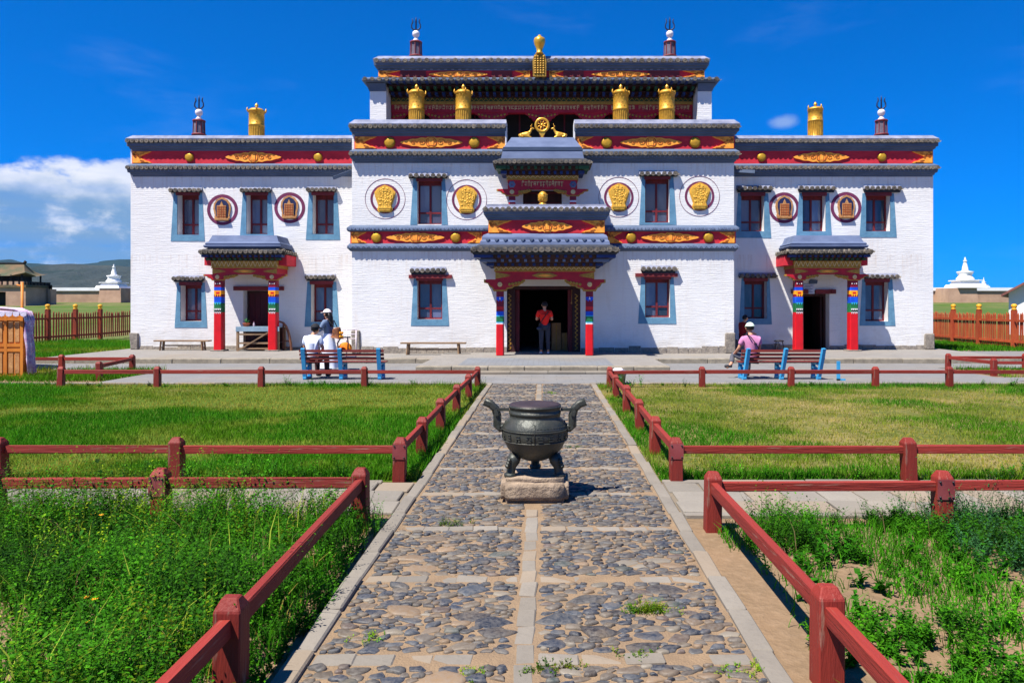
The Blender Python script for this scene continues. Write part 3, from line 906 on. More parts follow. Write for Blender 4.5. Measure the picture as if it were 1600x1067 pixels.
def porch(label, xl, xr, yc, yw, lv, eave, w, pitch, tile_r, raft_n, colours, corb_in, script=False, side_tiles=True):
    po = w / 2 + .03
    A, B, C, E = (xl - po, yw - .002), (xl - po, yc - po), (xr + po, yc - po), (xr + po, yw - .002)
    path = [A, B, C, E]
    mb = MB()
    b0, b1, zg, rf, tl, corb = lv['b0'], lv['b1'], lv['zg'], lv['rf'], lv['tl'], lv['corb']
    mb.sweep(path, [(-.2, b0), (0, b0), (0, b1), (-.2, b1)], 0)
    mb.sweep(path, [(-.2, b1), (.035, b1), (.035, b1 + .045), (-.2, b1 + .045)], 1)
    mb.sweep(path, [(-.2, b1 + .045), (.02, b1 + .045), (.05, zg), (-.2, zg)], 1)
    p = part('porch', mb, [m_redpanel, m_ochre], temple, label=label)
    x0, x1 = xl - po - .04, xr + po + .04
    yf = yc - po
    mb = MB(); n = max(8, int((x1 - x0) / .155)); zigzag(mb, x0, x1, b1 + .055, zg - .005, yf - .052, n, 0)
    part('zigzag_band', mb, m_cream, p, kind='stuff')
    # stepped eave boards and rafter ends
    steps = len(colours); e0 = .06; e1 = eave - .10
    mb = MB()
    for k in range(steps):
        za, zb = zg + (rf - zg) * k / steps, zg + (rf - zg) * (k + 1) / steps
        o = e0 + (e1 - e0) * (k + .35) / steps
        mb.sweep(path, [(-.2, za), (o - .07, za), (o - .02, zb), (-.2, zb)], 0)
    mb.sweep(path, [(-.2, rf), (e1 + .03, rf), (e1 + .06, tl - .01), (-.2, tl - .01)], 1)
    part('eave_boards', mb, [m_dwood, m_tiled], p)
    for k in range(steps):
        za, zb = zg + (rf - zg) * k / steps, zg + (rf - zg) * (k + 1) / steps
        o = e0 + (e1 - e0) * (k + 1) / steps
        mb = MB(); xa, xb = x0 - o * .75, x1 + o * .75
        for i in range(raft_n):
            xx = xa + (xb - xa) * (i + .5) / raft_n; h = .045
            mb.box(xx - h, xx + h, yf - o, yf - .02, za + (zb - za) * .25, zb - .012)
        m = int((yw - yf) / ((x1 - x0) / raft_n)) + 1
        for i in range(m):
            yy = yf + (yw - yf - .1) * (i + .5) / m
            for sx, xx in ((-1, xl - po), (1, xr + po)):
                a, b = sorted((xx, xx + sx * o)); mb.box(a, b, yy - .045, yy + .045, za + (zb - za) * .25, zb - .012)
        # painted corner blocks
        for sx, xx in ((-1, xl - po), (1, xr + po)):
            a, b = sorted((xx + sx * .03, xx + sx * (o + .02))); mb.box(a, b, yf - o - .02, yf - .03, za + (zb - za) * .2, zb - .006)
        part('rafter_ends', mb, colours[k], p, kind='stuff')
    # carved corbels
    for xc, sg in ((xl, 1), (xr, -1)):
        mb = MB(); pl = corbel_poly(xc, b0, corb, sg, inn=corb_in)
        mb.prism(pl, yf + .02, yf + .14, 0)
        c = [(xc + (x - xc) * .90, b0 - (b0 - z) * .86) for x, z in pl]
        mb.prism(c, yf + .004, yf + .02, 1)
        for k in range(5):
            q = xc + sg * (.34 + k * .11) * corb_in / .95; zz = b0 - (b0 - corb) * (.42 - k * .05)
            mb.lathe([(.045, 0), (.05, .012), (.03, .016), (.02, .004)], 10, (q, yf + .004, zz), 0, axis='y')
        mb.lathe([(.075, 0), (.08, .014), (.05, .018), (.035, .004)], 12, (xc, yf + .004, b0 - (b0 - corb) * .42), 2, axis='y')
        part('corbel', mb, [m_ochre, m_redpanel, m_cream], p)
    # beam ornaments
    mb = MB(); cx = (xl + xr) / 2; zc = (b0 + b1) / 2; h = (b1 - b0)
    if script:
        glyphs(mb, xl + .32, xr - .32, b0 + h * .22, b1 - h * .2, yf - .001, 14, 8)
        for q in (xl, xr):
            for k in range(6):
                a = k * PI / 3; mb.lathe([(0, .012), (.05, .008), (.055, 0)], 8, (q + .07 * math.cos(a), yf, zc + .07 * math.sin(a)), 1, axis='y')
    else:
        mb.prism([(cx - .42, zc), (cx - .2, zc - h * .3), (cx + .2, zc - h * .3), (cx + .42, zc), (cx + .2, zc + h * .3), (cx - .2, zc + h * .3)], yf - .014, yf + .001, 0)
        mb.prism([(cx - .26, zc), (cx, zc - h * .18), (cx + .26, zc), (cx, zc + h * .18)], yf - .022, yf - .014, 1)
        for q, sg in ((xl - po, 1), (xr + po, -1)):
            mb.prism([(q, b0 + .02), (q + sg * .5, zc - .02), (q + sg * .3, zc), (q + sg * .5, zc + .02), (q, b1 - .02)][::sg], yf - .012, yf + .001, 0)
    part('beam_ornament', mb, [m_cream if script else m_ochre, m_bluel if script else m_orange], p)
    # tiles
    o = eave
    tile_row(p, (xl - po - o, yf - o), (xr + po + o, yf - o), (0, -1), tl + .055, pitch, tile_r)
    if side_tiles:
        tile_row(p, (xl - po - o, yw - .05), (xl - po - o, yf - o + .1), (-1, 0), tl + .055, pitch, tile_r)
        tile_row(p, (xr + po + o, yf - o + .1), (xr + po + o, yw - .05), (1, 0), tl + .055, pitch, tile_r)
    return p, path, yf

# --- side porches
def side_porch(label, xl, xr, yc):
    lv = dict(corb=2.72, b0=2.95, b1=3.17, zg=3.43, rf=3.64, tl=3.68)
    p, path, yf = porch(label, xl, xr, yc, DW, lv, .36, .30, .18, .068, 14, [m_dgreen, m_dblue], .78)
    for cx in (xl, xr): side_column(p, cx, yc)
    mb = MB(); 
    mb.sweep(path, [(-.3, 3.70), (.30, 3.70), (.27, 3.80), (.10, 3.90), (-.3, 3.90)], 1)
    mb.sweep(path, [(-.3, 3.90), (.20, 3.90), (.23, 3.96), (.22, 4.00), (-.3, 4.00)], 0)
    mb.sweep(path, [(-.3, 4.00), (.17, 4.00), (.19, 4.05), (.16, 4.10), (.10, 4.12), (.0, 4.36), (-.3, 4.37)], 0)
    mb.box(xl, xr, yf + .05, DW, 4.0, 4.34, 0)
    part('roof', mb, [m_bluel, m_tiled], p)
    for xx, sx in ((xl - .21, -1), (xr + .21, 1)):
        a, b = sorted((xx, xx + sx * .30)); part('gable_board', MB().box(a, b, yc - .1, DW - .01, 3.28, 3.655), m_frieze, p)
    for cx in (xl, xr): part('column_plinth', MB().box(cx - .24, cx + .24, yc - .24, yc + .24, GZ, .2), m_stone, p)
    return p
pl_ = side_porch('painted porch on two red columns over the doorway with the stall table', -11.88, -9.90, 26.95)
pr_ = side_porch('painted porch on two red columns over the open doorway of the right wing', 9.30, 11.30, 26.95)

# --- central porch with balcony parapet
lv = dict(corb=2.27, b0=2.66, b1=2.91, zg=3.06, rf=3.42, tl=3.50)
xl, xr, yc = -1.43, 1.48, 24.0
pc, path, yf = porch('large central porch on two red columns with painted eaves and balcony parapet', xl, xr, yc, DC, lv, .72, .235, .195, .08, 16, [m_dblue, m_bluel, m_dblue], .88)
for cx in (xl, xr): main_column(pc, cx, yc)
mb = MB()
mb.sweep(path, [(-.3, 3.5), (.66, 3.5), (.62, 3.66), (.50, 3.74), (-.3, 3.74)], 1)
mb.sweep(path, [(-.3, 3.74), (.47, 3.74), (.45, 3.86), (.41, 3.90), (.40, 3.99), (.36, 4.06), (.22, 4.13), (-.3, 4.13)], 0)
part('skirt_roof', mb, [m_bluel, m_tiled], pc)
mb = MB()
xa, xb = xl - .50, xr + .50
for k in range(14):
    xx = xa + (xb - xa) * (k + .5) / 14
    mb.prism([(xx - .07, 3.93), (xx - .02, 3.86), (xx + .02, 3.86), (xx + .07, 3.93)], yf - .475, yf - .40)
part('scallop_row', mb, m_bluem, pc, kind='stuff')
# parapet
q0, q1 = X(763, 23.6), X(945, 23.6)
pp = [(q0, DC - .002), (q0, yf - .25), (q1, yf - .25), (q1, DC - .002)]
mb = MB()
mb.sweep(pp, [(-.35, 4.55), (.02, 4.55), (.03, 4.61), (.08, 4.63), (.09, 4.70), (.14, 4.72), (.15, 4.79), (-.35, 4.79)], 1)
mb.sweep(pp, [(-.35, 4.79), (.16, 4.79), (.18, 4.90), (.05, 4.99), (.04, 5.05), (-.35, 5.05)], 0)
pa = part('parapet', mb, [m_coping, m_bluem], pc)
mb = MB(); mb.sweep(pp, [(-.3, 4.13), (0, 4.13), (0, 4.55), (-.3, 4.55)]); part('frieze', mb, m_frieze, pc)
mb = MB(); mb.box(q0 + .3, q1 - .3, yf + .05, DC, 4.0, 4.5); part('balcony_floor', mb, m_coping, pc)
ya = yf - .25
tile_row(pc, (q0 - .17, ya - .20), (q1 + .17, ya - .20), (0, -1), 4.87, .185, .068)
cxp = (q0 + q1) / 2
lens(pc, cxp + .02, 4.34, 1.62, .37, ya - .045)
endorn(pc, q0 + .01, 4.34, .74, .385, ya - .04, 1); endorn(pc, q1 - .01, 4.34, .74, .385, ya - .04, -1)

# --- door of the central hall
d0, d1, dz0, dz1 = door_c
mb = MB()
for a, b in ((d0, d0 + .28), (d1 - .28, d1)):
    mb.box(a, b, DC + .10, DC + .34, GZ, dz1)
mb.box(d0 + .28, d1 - .28, DC + .10, DC + .34, dz1 - .12, dz1)
dj = part('door_frame', mb, m_dwood, temple)
mb = MB()
for a in (d0 + .08, d1 - .16):
    for k in range(13):
        zz = GZ + .12 + k * .15
        mb.beam((a - .03, DC + .095, zz), (a + .07, DC + .095, zz + .07), .03, .02, 0, up=(0, 1, 0)); mb.beam((a + .07, DC + .095, zz + .07), (a - .03, DC + .095, zz + .14), .03, .02, 0, up=(0, 1, 0))
part('carved_chevrons', mb, m_ochre, dj, kind='stuff')
for a, b in ((d0 + .285, d0 + .43), (d1 - .43, d1 - .285)): part('door_leaf', MB().box(a, b, DC + .22, DC + .90, GZ, dz1 - .13), m_maroon, temple)
mb = MB(); mb.beam((X(894, DC), DC + .2, dz1 - .02), (X(893.5, DC), DC + .2, 1.95), .03, .02, 0); mb.lathe([(0, -.05), (.035, -.02), (.03, .03), (0, .05)], 8, (X(893.5, DC), DC + .2, 1.9))
part('bell_rope', mb, m_bronzeb, dj)
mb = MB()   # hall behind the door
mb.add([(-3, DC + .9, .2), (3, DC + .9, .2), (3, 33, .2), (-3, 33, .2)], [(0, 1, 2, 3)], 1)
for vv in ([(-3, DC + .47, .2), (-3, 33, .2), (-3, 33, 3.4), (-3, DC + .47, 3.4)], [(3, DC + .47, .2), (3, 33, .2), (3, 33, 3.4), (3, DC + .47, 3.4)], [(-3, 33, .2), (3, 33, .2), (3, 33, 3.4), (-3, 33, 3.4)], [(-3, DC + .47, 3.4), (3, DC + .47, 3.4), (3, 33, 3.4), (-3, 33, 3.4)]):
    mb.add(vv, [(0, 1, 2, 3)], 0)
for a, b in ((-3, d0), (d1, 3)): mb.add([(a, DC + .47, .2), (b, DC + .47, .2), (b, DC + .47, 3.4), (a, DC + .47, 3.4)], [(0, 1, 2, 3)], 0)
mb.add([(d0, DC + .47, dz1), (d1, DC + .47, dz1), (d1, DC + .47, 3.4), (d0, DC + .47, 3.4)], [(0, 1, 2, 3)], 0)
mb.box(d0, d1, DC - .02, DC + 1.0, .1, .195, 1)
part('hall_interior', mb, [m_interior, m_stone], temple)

# --- side doors
def side_door(dr, open_, beam):
    a, b, c, d = dr
    mb = MB(); y = DW + .38
    mb.box(a - .01, a + .08, y, y + .12, c, d); mb.box(b - .08, b + .01, y, y + .12, c, d); mb.box(a + .08, b - .08, y, y + .12, d - .1, d)
    o = part('side_door', mb, m_dwood, temple)
    n = 4
    if not open_:
        for k in range(n):
            q = MB(); w = (b - a - .16) / n
            q.box(a + .08 + k * w + .004, a + .08 + (k + 1) * w - .004, y + .03 + .004 * (k % 2), y + .07, c, d - .1); part('plank', q, m_reddoor, o)
    else:
        q = MB(); q.box(b - .16, b - .10, y + .12, y + 1.0, c, d - .1); part('door_leaf', q, m_dwood, o)
        q = MB(); x0, x1, y1 = a - 1.2, b + 1.2, y + 3
        for vv in ([(x0, y1, c), (x1, y1, c), (x1, y1, d), (x0, y1, d)], [(x0, y + .1, c), (x0, y1, c), (x0, y1, d), (x0, y + .1, d)], [(x1, y + .1, c), (x1, y1, c), (x1, y1, d), (x1, y + .1, d)],
                   [(x0, y + .1, d), (x1, y + .1, d), (x1, y1, d), (x0, y1, d)], [(x0, y + .1, c), (x1, y + .1, c), (x1, y1, c), (x0, y1, c)],
                   [(x0, y + .11, c), (a, y + .11, c), (a, y + .11, d), (x0, y + .11, d)], [(b, y + .11, c), (x1, y + .11, c), (x1, y + .11, d), (b, y + .11, d)]): q.add(vv, [(0, 1, 2, 3)])
        part('room_interior', q, m_interior, o)
    for l, r, z0, z1 in beam:
        q = MB(); q.box(X(l, DW), X(r, DW), DW - .09, DW + .03, Z(z1, DW), Z(z0, DW)); part('door_beam', q, m_lintel, o)
side_door(door_l, False, [(366, 444, 447.5, 454)])
side_door(door_r, True, [(1236, 1262, 452.5, 459), (1273, 1297, 452.5, 459.2), (1297.8, 1305, 452.3, 459)])
# notice boards over the right door
mb = MB(); mb.box(X(1255, DW), X(1272, DW), DW - .035, DW + .01, Z(459, DW), Z(444, DW), 0)
nb = part('notice_board', mb, M('notice_paper', s(196, 200, 214), s(170, 176, 196), 6, .7, .1), temple)
mb = MB(); z0 = Z(459, DW)
for k in range(5): mb.box(X(1257, DW), X(1257 + 12 - (k % 2) * 3, DW), DW - .040, DW - .034, z0 + .05 + k * .06, z0 + .075 + k * .06)
part('printed_lines', mb, M('print_grey', s(120, 130, 156)), nb)
mb = MB(); mb.prism([(X(1264, DW), Z(443.5, DW)), (X(1276, DW), Z(443.5, DW)), (X(1277, DW), Z(438, DW)), (X(1266, DW), Z(437, DW)), (X(1263.5, DW), Z(440, DW))], DW - .05, DW + .01)
part('blue_plaque', mb, m_bluem, temple)

# --- upper porch over the balcony
lv = dict(corb=5.50, b0=5.74, b1=6.04, zg=6.18, rf=6.46, tl=6.50)
xl, xr, yc = -1.08, .98, 24.95
pu, path, yf = porch('small upper porch with script board and eaves below the gilt wheel', xl, xr, yc, DC, lv, .46, .22, .155, .062, 13, [m_dblue, m_dgreen], .72, script=True)
for cx in (xl, xr):
    mb, mats, half = column(pu, cx, yc, 4.5, 5.52, .22, [(4.5, 5.08, 0), (5.08, 5.16, 5), (5.16, 5.22, 1), (5.22, 5.30, 0), (5.30, 5.36, 5), (5.36, 5.52, 1)], .03)
    part('column', mb, mats, pu)
mb = MB()
mb.sweep(path, [(-.3, 6.5), (.40, 6.5), (.36, 6.64), (.26, 6.72), (-.3, 6.72)], 1)
mb.sweep(path, [(-.3, 6.72), (.22, 6.72), (.16, 7.0), (-.3, 7.0)], 0)
mb.sweep(path, [(-.3, 7.0), (.18, 7.0), (.19, 7.06), (-.3, 7.06)], 2)
mb.sweep(path, [(-.3, 7.06), (.15, 7.06), (.16, 7.12), (-.3, 7.12)], 2)
mb.sweep(path, [(-.3, 7.12), (.13, 7.12), (-.12, 7.50), (-.3, 7.50)], 0)
mb.box(xl - .05, xr + .05, yf + .12, DC + .45, 7.0, 7.49, 0)
part('roof', mb, [m_bluel, m_tiled, m_bluem], pu)
# dark leaf of the balcony door
a, b, c, d = door_u
mb = MB(); mb.box(a, b, DC + .36, DC + .42, c, d); dd = part('balcony_door', mb, m_dwood, temple)
mb = MB(); mb.box((a + b) / 2 - .02, (a + b) / 2 + .02, DC + .345, DC + .36, c, d)
for k in range(3): mb.box(a + .05, b - .05, DC + .35, DC + .36, c + .3 + k * .35, c + .34 + k * .35)
part('rails', mb, m_maroon, dd)

# ================================================================ pavilion on the roof
PY = 27.2
P0, P1 = X(578, PY), X(1112, PY)
pav = empty('pavilion', (0, PY, 7.34), 'open rooftop pavilion between white brick piers'); pav.parent = temple; pav.location = Vector((0, PY, 7.34)) - wloc(temple)
part('pier', MB().box(P0, P0 + .60, PY, 36, 7.3, 9.98), m_white, pav)
part('pier', MB().box(P1 - .52, P1, PY, 36, 7.3, 9.98), m_white, pav)
mb = MB()
mb.sweep([(P0, 36), (P0, PY), (P0 + .6, PY)], [(-.05, 9.72), (.02, 9.72), (.12, 10.0), (-.05, 10.0)])
part('pier_cap', mb, m_bluem, pav)
mb = MB()
mb.sweep([(P1 - .52, PY), (P1, PY), (P1, 36)], [(-.05, 9.72), (.02, 9.72), (.12, 10.0), (-.05, 10.0)])
part('pier_cap', mb, m_bluem, pav)
i0, i1 = P0 + .62, P1 - .54
mb = MB(); mb.box(i0, i1, 29.0, 29.1, 7.3, 10.0, 0); mb.box(i0, i1, PY + .05, 29, 10.0, 10.06, 0)
for k in range(13):
    xx = i0 + (i1 - i0) * (k + .5) / 13; mb.box(xx - .03, xx + .03, 28.96, 29.0, 7.3, 9.5, 1)
part('screen_wall', mb, [m_interior, m_maroon], pav)
def row(y, za, zb, n, m, w=.05, dep=.3):
    mb = MB()
    for k in range(n):
        xx = i0 + (i1 - i0) * (k + .5) / n; mb.box(xx - w, xx + w, y, y + dep, za, zb)
    part('rafter_ends', mb, m, pav, kind='stuff')
row(26.98, 9.985, 10.07, 42, m_dblue)
row(27.25, 9.83, 9.93, 42, m_dgreen)
row(27.55, 9.70, 9.80, 42, m_dblue)
mb = MB(); mb.box(i0, i1, 27.3, 28.9, 9.93, 9.985); mb.box(i0, i1, 27.6, 28.9, 9.80, 9.83); mb.box(i0, i1, 27.92, 28.9, 9.70, 9.80)
part('eave_boards', mb, m_dwood, pav)
mb = MB(); mb.box(i0, i1, 28.0, 28.3, 9.56, 9.72, 0); mb.box(i0, i1, 27.97, 28.3, 9.45, 9.56, 1); mb.box(i0, i1, 28.01, 28.3, 9.15, 9.45, 2)
bm_ = part('painted_beam', mb, [m_dgreen, m_ochre, m_redpanel], pav)
mb = MB(); zigzag(mb, i0, i1, 9.58, 9.70, 27.99, 62, 0); part('zigzag_band', mb, m_ochre, bm_, kind='stuff')
mb = MB(); glyphs(mb, i0 + .1, i1 - .1, 9.24, 9.40, 28.005, 86, 21); part('script_band', mb, m_cream, bm_, kind='stuff')
nb_ = 6
for k in range(nb_ + 1):
    xc = i0 + (i1 - i0) * k / nb_
    for sg in ((1,) if k == 0 else (-1,) if k == nb_ else (1, -1)):
        mb = MB(); pts = [(0, 9.15), (0, 8.72), (.12, 8.74), (.2, 8.84), (.34, 8.86), (.40, 8.96), (.48, 8.98), (.54, 9.07), (.62, 9.10), (.66, 9.15)]
        pl = [(xc + sg * x, z) for x, z in pts]
        if sg < 0: pl = pl[::-1]
        mb.prism(pl[::-1], 28.05, 28.2, 0)
        for j in range(4): mb.lathe([(.04, 0), (.045, .012), (.02, .014)], 8, (xc + sg * (.10 + j * .13), 28.05, 9.0 + j * .03), 1, axis='y')
        part('corbel', mb, [m_redpanel, m_ochre], pav)
    if 0 < k < nb_:
        mb = MB(); mb.box(xc - .1, xc + .1, 28.06, 28.2, 7.3, 8.75); part('column', mb, m_mar2, pav)
# its roof
path = [(P0, 36), (P0, PY), (P1, PY), (P1, 36)]
mb = MB()
mb.sweep(path, [(-.5, 10.02), (.20, 10.02), (.24, 10.05), (.24, 10.12), (.12, 10.20), (-.5, 10.20)], 1)
U0, U1 = X(591, 27.05), X(1101, 27.05)
up = [(U0, 36), (U0, PY - .13), (U1, PY - .13), (U1, 36)]
mb.sweep(up, [(-.5, 10.44), (.01, 10.44), (.02, 10.50), (.07, 10.52), (.08, 10.58), (.13, 10.60), (.14, 10.68), (-.5, 10.68)], 1)
mb.sweep(up, [(-.5, 10.68), (.14, 10.68), (.17, 10.83), (.0, 10.98), (-.5, 10.98)], 0)
mb.box(U0 + .3, U1 - .3, PY + .2, 36, 10.5, 10.9, 0)
pr = part('roof', mb, [m_coping, m_bluem], pav)
mb = MB(); mb.sweep(up, [(-.5, 10.18), (0, 10.18), (0, 10.44), (-.5, 10.44)]); part('frieze', mb, m_frieze, pav)
mb = MB()
for k in range(46):
    xx = U0 + (U1 - U0) * (k + .5) / 46; mb.box(xx - .05, xx + .05, PY - .13 - .035, PY - .13, 10.455, 10.495)
part('pendant_row', mb, m_coping, pav, kind='stuff')
tile_row(pav, (P0 - .25, PY - .27), (P1 + .25, PY - .27), (0, -1), 10.09, .262, .075)
tile_row(pav, (U0 - .16, PY - .31), (U1 + .16, PY - .31), (0, -1), 10.75, .262, .078)
yu = PY - .13 - .045
for px in (716, 970): lens(pav, X(px, 27), 10.30, 2.15, .24, yu)
endorn(pav, U0 + .01, 10.31, .80, .24, yu, 1); endorn(pav, U1 - .01, 10.31, .80, .24, yu, -1)
endorn(pav, X(828, 27), 10.31, .55, .24, yu, -1); endorn(pav, X(858, 27), 10.31, .55, .24, yu, 1)
for a, b in ((625, 665), (1012, 1062), (768, 800), (880, 912)):
    mb = MB(); mb.box(X(a, 27), X(b, 27), yu + .02, yu + .06, 10.22, 10.42); part('frieze_panel', mb, m_lintel, pav)

# drain spouts
for p0, p1 in (((X(556, DW), DW - .35, Z(267, DW - .3)), (X(524, 27.2), 27.0, Z(279, 27.1))), ((X(1147, DW), DW - .1, Z(268, DW)), (X(1176, DW), DW - .3, Z(271, DW)))):
    mb = MB(); mb.beam(p0, p1, .14, .12, 0); part('drain_spout', mb, m_bluem, temple)

# remaining tile rows: one mesh
vs_, fs_, o_ = [], [], 0
mats_ = []
def join_tiles(sel, mat, parent):
    verts = []; faces = []; off = 0
    for me, mx in sel:
        n = len(me.vertices); co = np.empty(n * 3, np.float32); me.vertices.foreach_get('co', co); co = co.reshape(-1, 3)
        m = np.array(mx); co = co @ m[:3, :3].T + m[:3, 3]
        verts.append(co)
        for p in me.polygons: faces.append([off + i for i in p.vertices])
        off += n
    me = bpy.data.meshes.new('tile_rows'); me.from_pydata(np.concatenate(verts).tolist(), [], faces); me.materials.append(mat); me.update()
    o = inst('tile_rows', me, parent); tag(o, kind='stuff')
join_tiles([t for t in STUFF_TILES if t[0].materials[0] == m_tile], m_tile, temple)
join_tiles([t for t in STUFF_TILES if t[0].materials[0] == m_btile], m_btile, sc_)

# ================================================================ gilt things standing on the roofs
def banner_mesh(spikes=True):
    mb = MB()
    prof = [(.0, 0), (.25, 0), (.262, .02), (.262, .06), (.25, .08)]
    mb.lathe(prof + [(.25, .62), (.268, .63), (.268, .67), (.255, .68), (.255, 1.06), (.275, 1.07), (.275, 1.12), (.24, 1.14), (.20, 1.17), (0, 1.20)], 28)
    for k in range(22):      # pleats of the lower half
        a = 2 * PI * k / 22; mb.beam((.246 * math.cos(a), .246 * math.sin(a), .09), (.246 * math.cos(a), .246 * math.sin(a), .61), .03, .02)
    for k in range(14):
        a = 2 * PI * k / 14
        for z in (.74, .84, .94, 1.02): mb.lathe([(0, .045), (.030, .0), (.0, -.045)], 6, (.238 * math.cos(a + z * 2), .238 * math.sin(a + z * 2), z))
    me = mb.mesh('cylinder', [m_gold])
    t = MB(); t.lathe([(.05, 0), (.06, .02), (.03, .05), (.07, .10), (.065, .14), (.03, .19), (0, .23)], 12)
    sp = MB(); sp.tube([(0, 0, 0), (.05, 0, .03), (.075, 0, .11), (.065, 0, .20)], [.020, .022, .034, .006], 8)
    return me, t.mesh('top_knob', [m_goldb]), sp.mesh('crown_spike', [m_gold])
ME_BAN, ME_KNOB, ME_SPK = banner_mesh()
def banner(px, D, z0, sc, label, drop=0):
    e = empty('gilt_victory_banner', (X(px, D), D, z0), label, 'banner', 'gilt banner cylinders on the roofs')
    b = inst('cylinder', ME_BAN, e, (X(px, D), D, z0)); b.scale = (sc[0], sc[0], sc[1])
    k = inst('top_knob', ME_KNOB, e, (X(px, D), D, z0 + 1.18 * sc[1]))
    for a in (20, 110, 200, 290):
        r = .24 * sc[0]
        q = inst('crown_spike', ME_SPK, e, (X(px, D) + r * math.cos(R(a)), D + r * math.sin(R(a)), z0 + 1.05 * sc[1]), (0, 0, R(a)))
    return e
for px, nm in ((651, 'gilt cylinder banner at the left end of the pavilion front'), (724, 'gilt cylinder banner second from left before the pavilion'), (970, 'gilt cylinder banner right of the gilt wheel before the pavilion'), (1042, 'gilt cylinder banner at the right end of the pavilion front')):
    banner(px, 26.5, 7.95, (1.08, 1.36), nm)
banner(401, 28.5, 7.95, (1.12, 1.25), 'gilt cylinder banner standing on the left wing roof')
banner(1274, 28.5, 8.27, (1.08, 1.02), 'gilt cylinder banner raised on a post over the right wing roof')
mb = MB(); mb.tube([(0, 0, 0), (0, 0, .34)], .06, 8)
def trident(px, D, z0, label):
    e = empty('trident_finial', (X(px, D), D, z0), label, 'finial', 'trident finials on the roof corners')
    mb = MB()
    mb.lathe([(.25, 0), (.27, .02), (.235, .45), (.25, .46), (.25, .52), (.225, .53), (.20, .98), (.215, .99), (.215, 1.05), (.15, 1.07)], 8, smooth=False)
    b = local('drum', mb, M('weathered_drum', s(110, 104, 116), s(84, 72, 84), 5, .8, .5) if 'weathered_drum' not in bpy.data.materials else bpy.data.materials['weathered_drum'], e)
    q = MB()
    for k in range(8):
        a = 2 * PI * k / 8; q.beam((.25 * math.cos(a), .25 * math.sin(a), .03), (.21 * math.cos(a), .21 * math.sin(a), 1.03), .028, .022)
    for z, r in ((.48, .262), (1.02, .23)): q.lathe([(r - .02, z - .03), (r + .006, z - .03), (r + .006, z + .03), (r - .02, z + .03)], 16)
    local('red_straps', q, m_lintel, b)
    q = MB(); q.lathe([(.12, 1.06), (.13, 1.10), (.07, 1.18), (.06, 1.22), (.11, 1.26), (.14, 1.34), (.13, 1.42), (.07, 1.47), (0, 1.48)], 14)
    local('white_knob', q, m_cwhite, e)
    q = MB(); q.tube([(0, 0, 1.46), (0, 0, 1.9), (0, 0, 2.02)], [.03, .028, .004], 6)
    q.tube([(-.03, 0, 1.80), (0, 0, 1.93), (.03, 0, 1.80)], .012, 5)
    for sg in (-1, 1): q.tube([(0, 0, 1.50), (sg * .10, 0, 1.52), (sg * .17, 0, 1.60), (sg * .165, 0, 1.72), (sg * .12, 0, 1.80), (sg * .13, 0, 1.90), (sg * .16, 0, 1.95)], [.026, .028, .026, .024, .026, .02, .004], 6)
    local('trident', q, M('dark_iron', s(40, 46, 70), s(28, 32, 50), 5, .5, .2) if 'dark_iron' not in bpy.data.materials else bpy.data.materials['dark_iron'], e)
    return e
trident(311, 28.6, 7.95, 'dark trident finial on a white knob, left wing roof')
trident(650, 28.2, 10.85, 'dark trident finial at the left end of the pavilion roof')
trident(1046.5, 28.2, 10.85, 'dark trident finial at the right end of the pavilion roof')
trident(1377, 28.6, 7.95, 'dark trident finial on a white knob, right wing roof')

# crowning finial: carved plate and bulb
e = empty('gilt_roof_finial', (X(843, 26.9), 26.86, 10.15), 'gilt bulb finial on a carved plate crowning the pavilion roof', 'finial')
mb = MB(); mb.prism([(-.24, 0), (.24, 0), (.25, .55), (.20, .78), (.10, .84), (-.10, .84), (-.20, .78), (-.25, .55)], -.06, .06)
for k in range(8):
    for j in range(4): mb.lathe([(0, .04), (.04, .02), (.05, 0)], 7, (-.15 + j * .1, -.06, .12 + k * .085), 0, axis='y')
local('carved_plate', mb, m_goldd, e)
mb = MB(); mb.lathe([(.13, .82), (.15, .86), (.10, .90), (.12, 1.02), (.19, 1.18), (.215, 1.30), (.19, 1.40), (.10, 1.45), (.07, 1.47), (.05, 1.52), (0, 1.54)], 22)
local('bulb', mb, m_goldb, e)
mb = MB(); mb.box(-.12, .12, .06, .5, .70, .8); local('bracket', mb, m_goldd, e)
# small finial on the balcony parapet
e = empty('gilt_flame_jewel', (X(848, 23.75), 23.75, 5.04), 'gilt egg-shaped finial on the balcony parapet', 'finial')
mb = MB(); mb.lathe([(.14, 0), (.15, .03), (.10, .07), (.08, .09)], 18); local('base', mb, m_goldb, e)
mb = MB(); mb.lathe([(.07, .085), (.12, .12), (.155, .22), (.15, .32), (.10, .41), (.03, .45), (0, .455)], 20)
for k in range(10):
    a = 2 * PI * k / 10
    for z in (.17, .26, .34): mb.lathe([(0, .02), (.025, 0), (0, -.02)], 5, (.142 * math.cos(a + z * 9), .142 * math.sin(a + z * 9), z))
local('jewel', mb, m_gold, e)

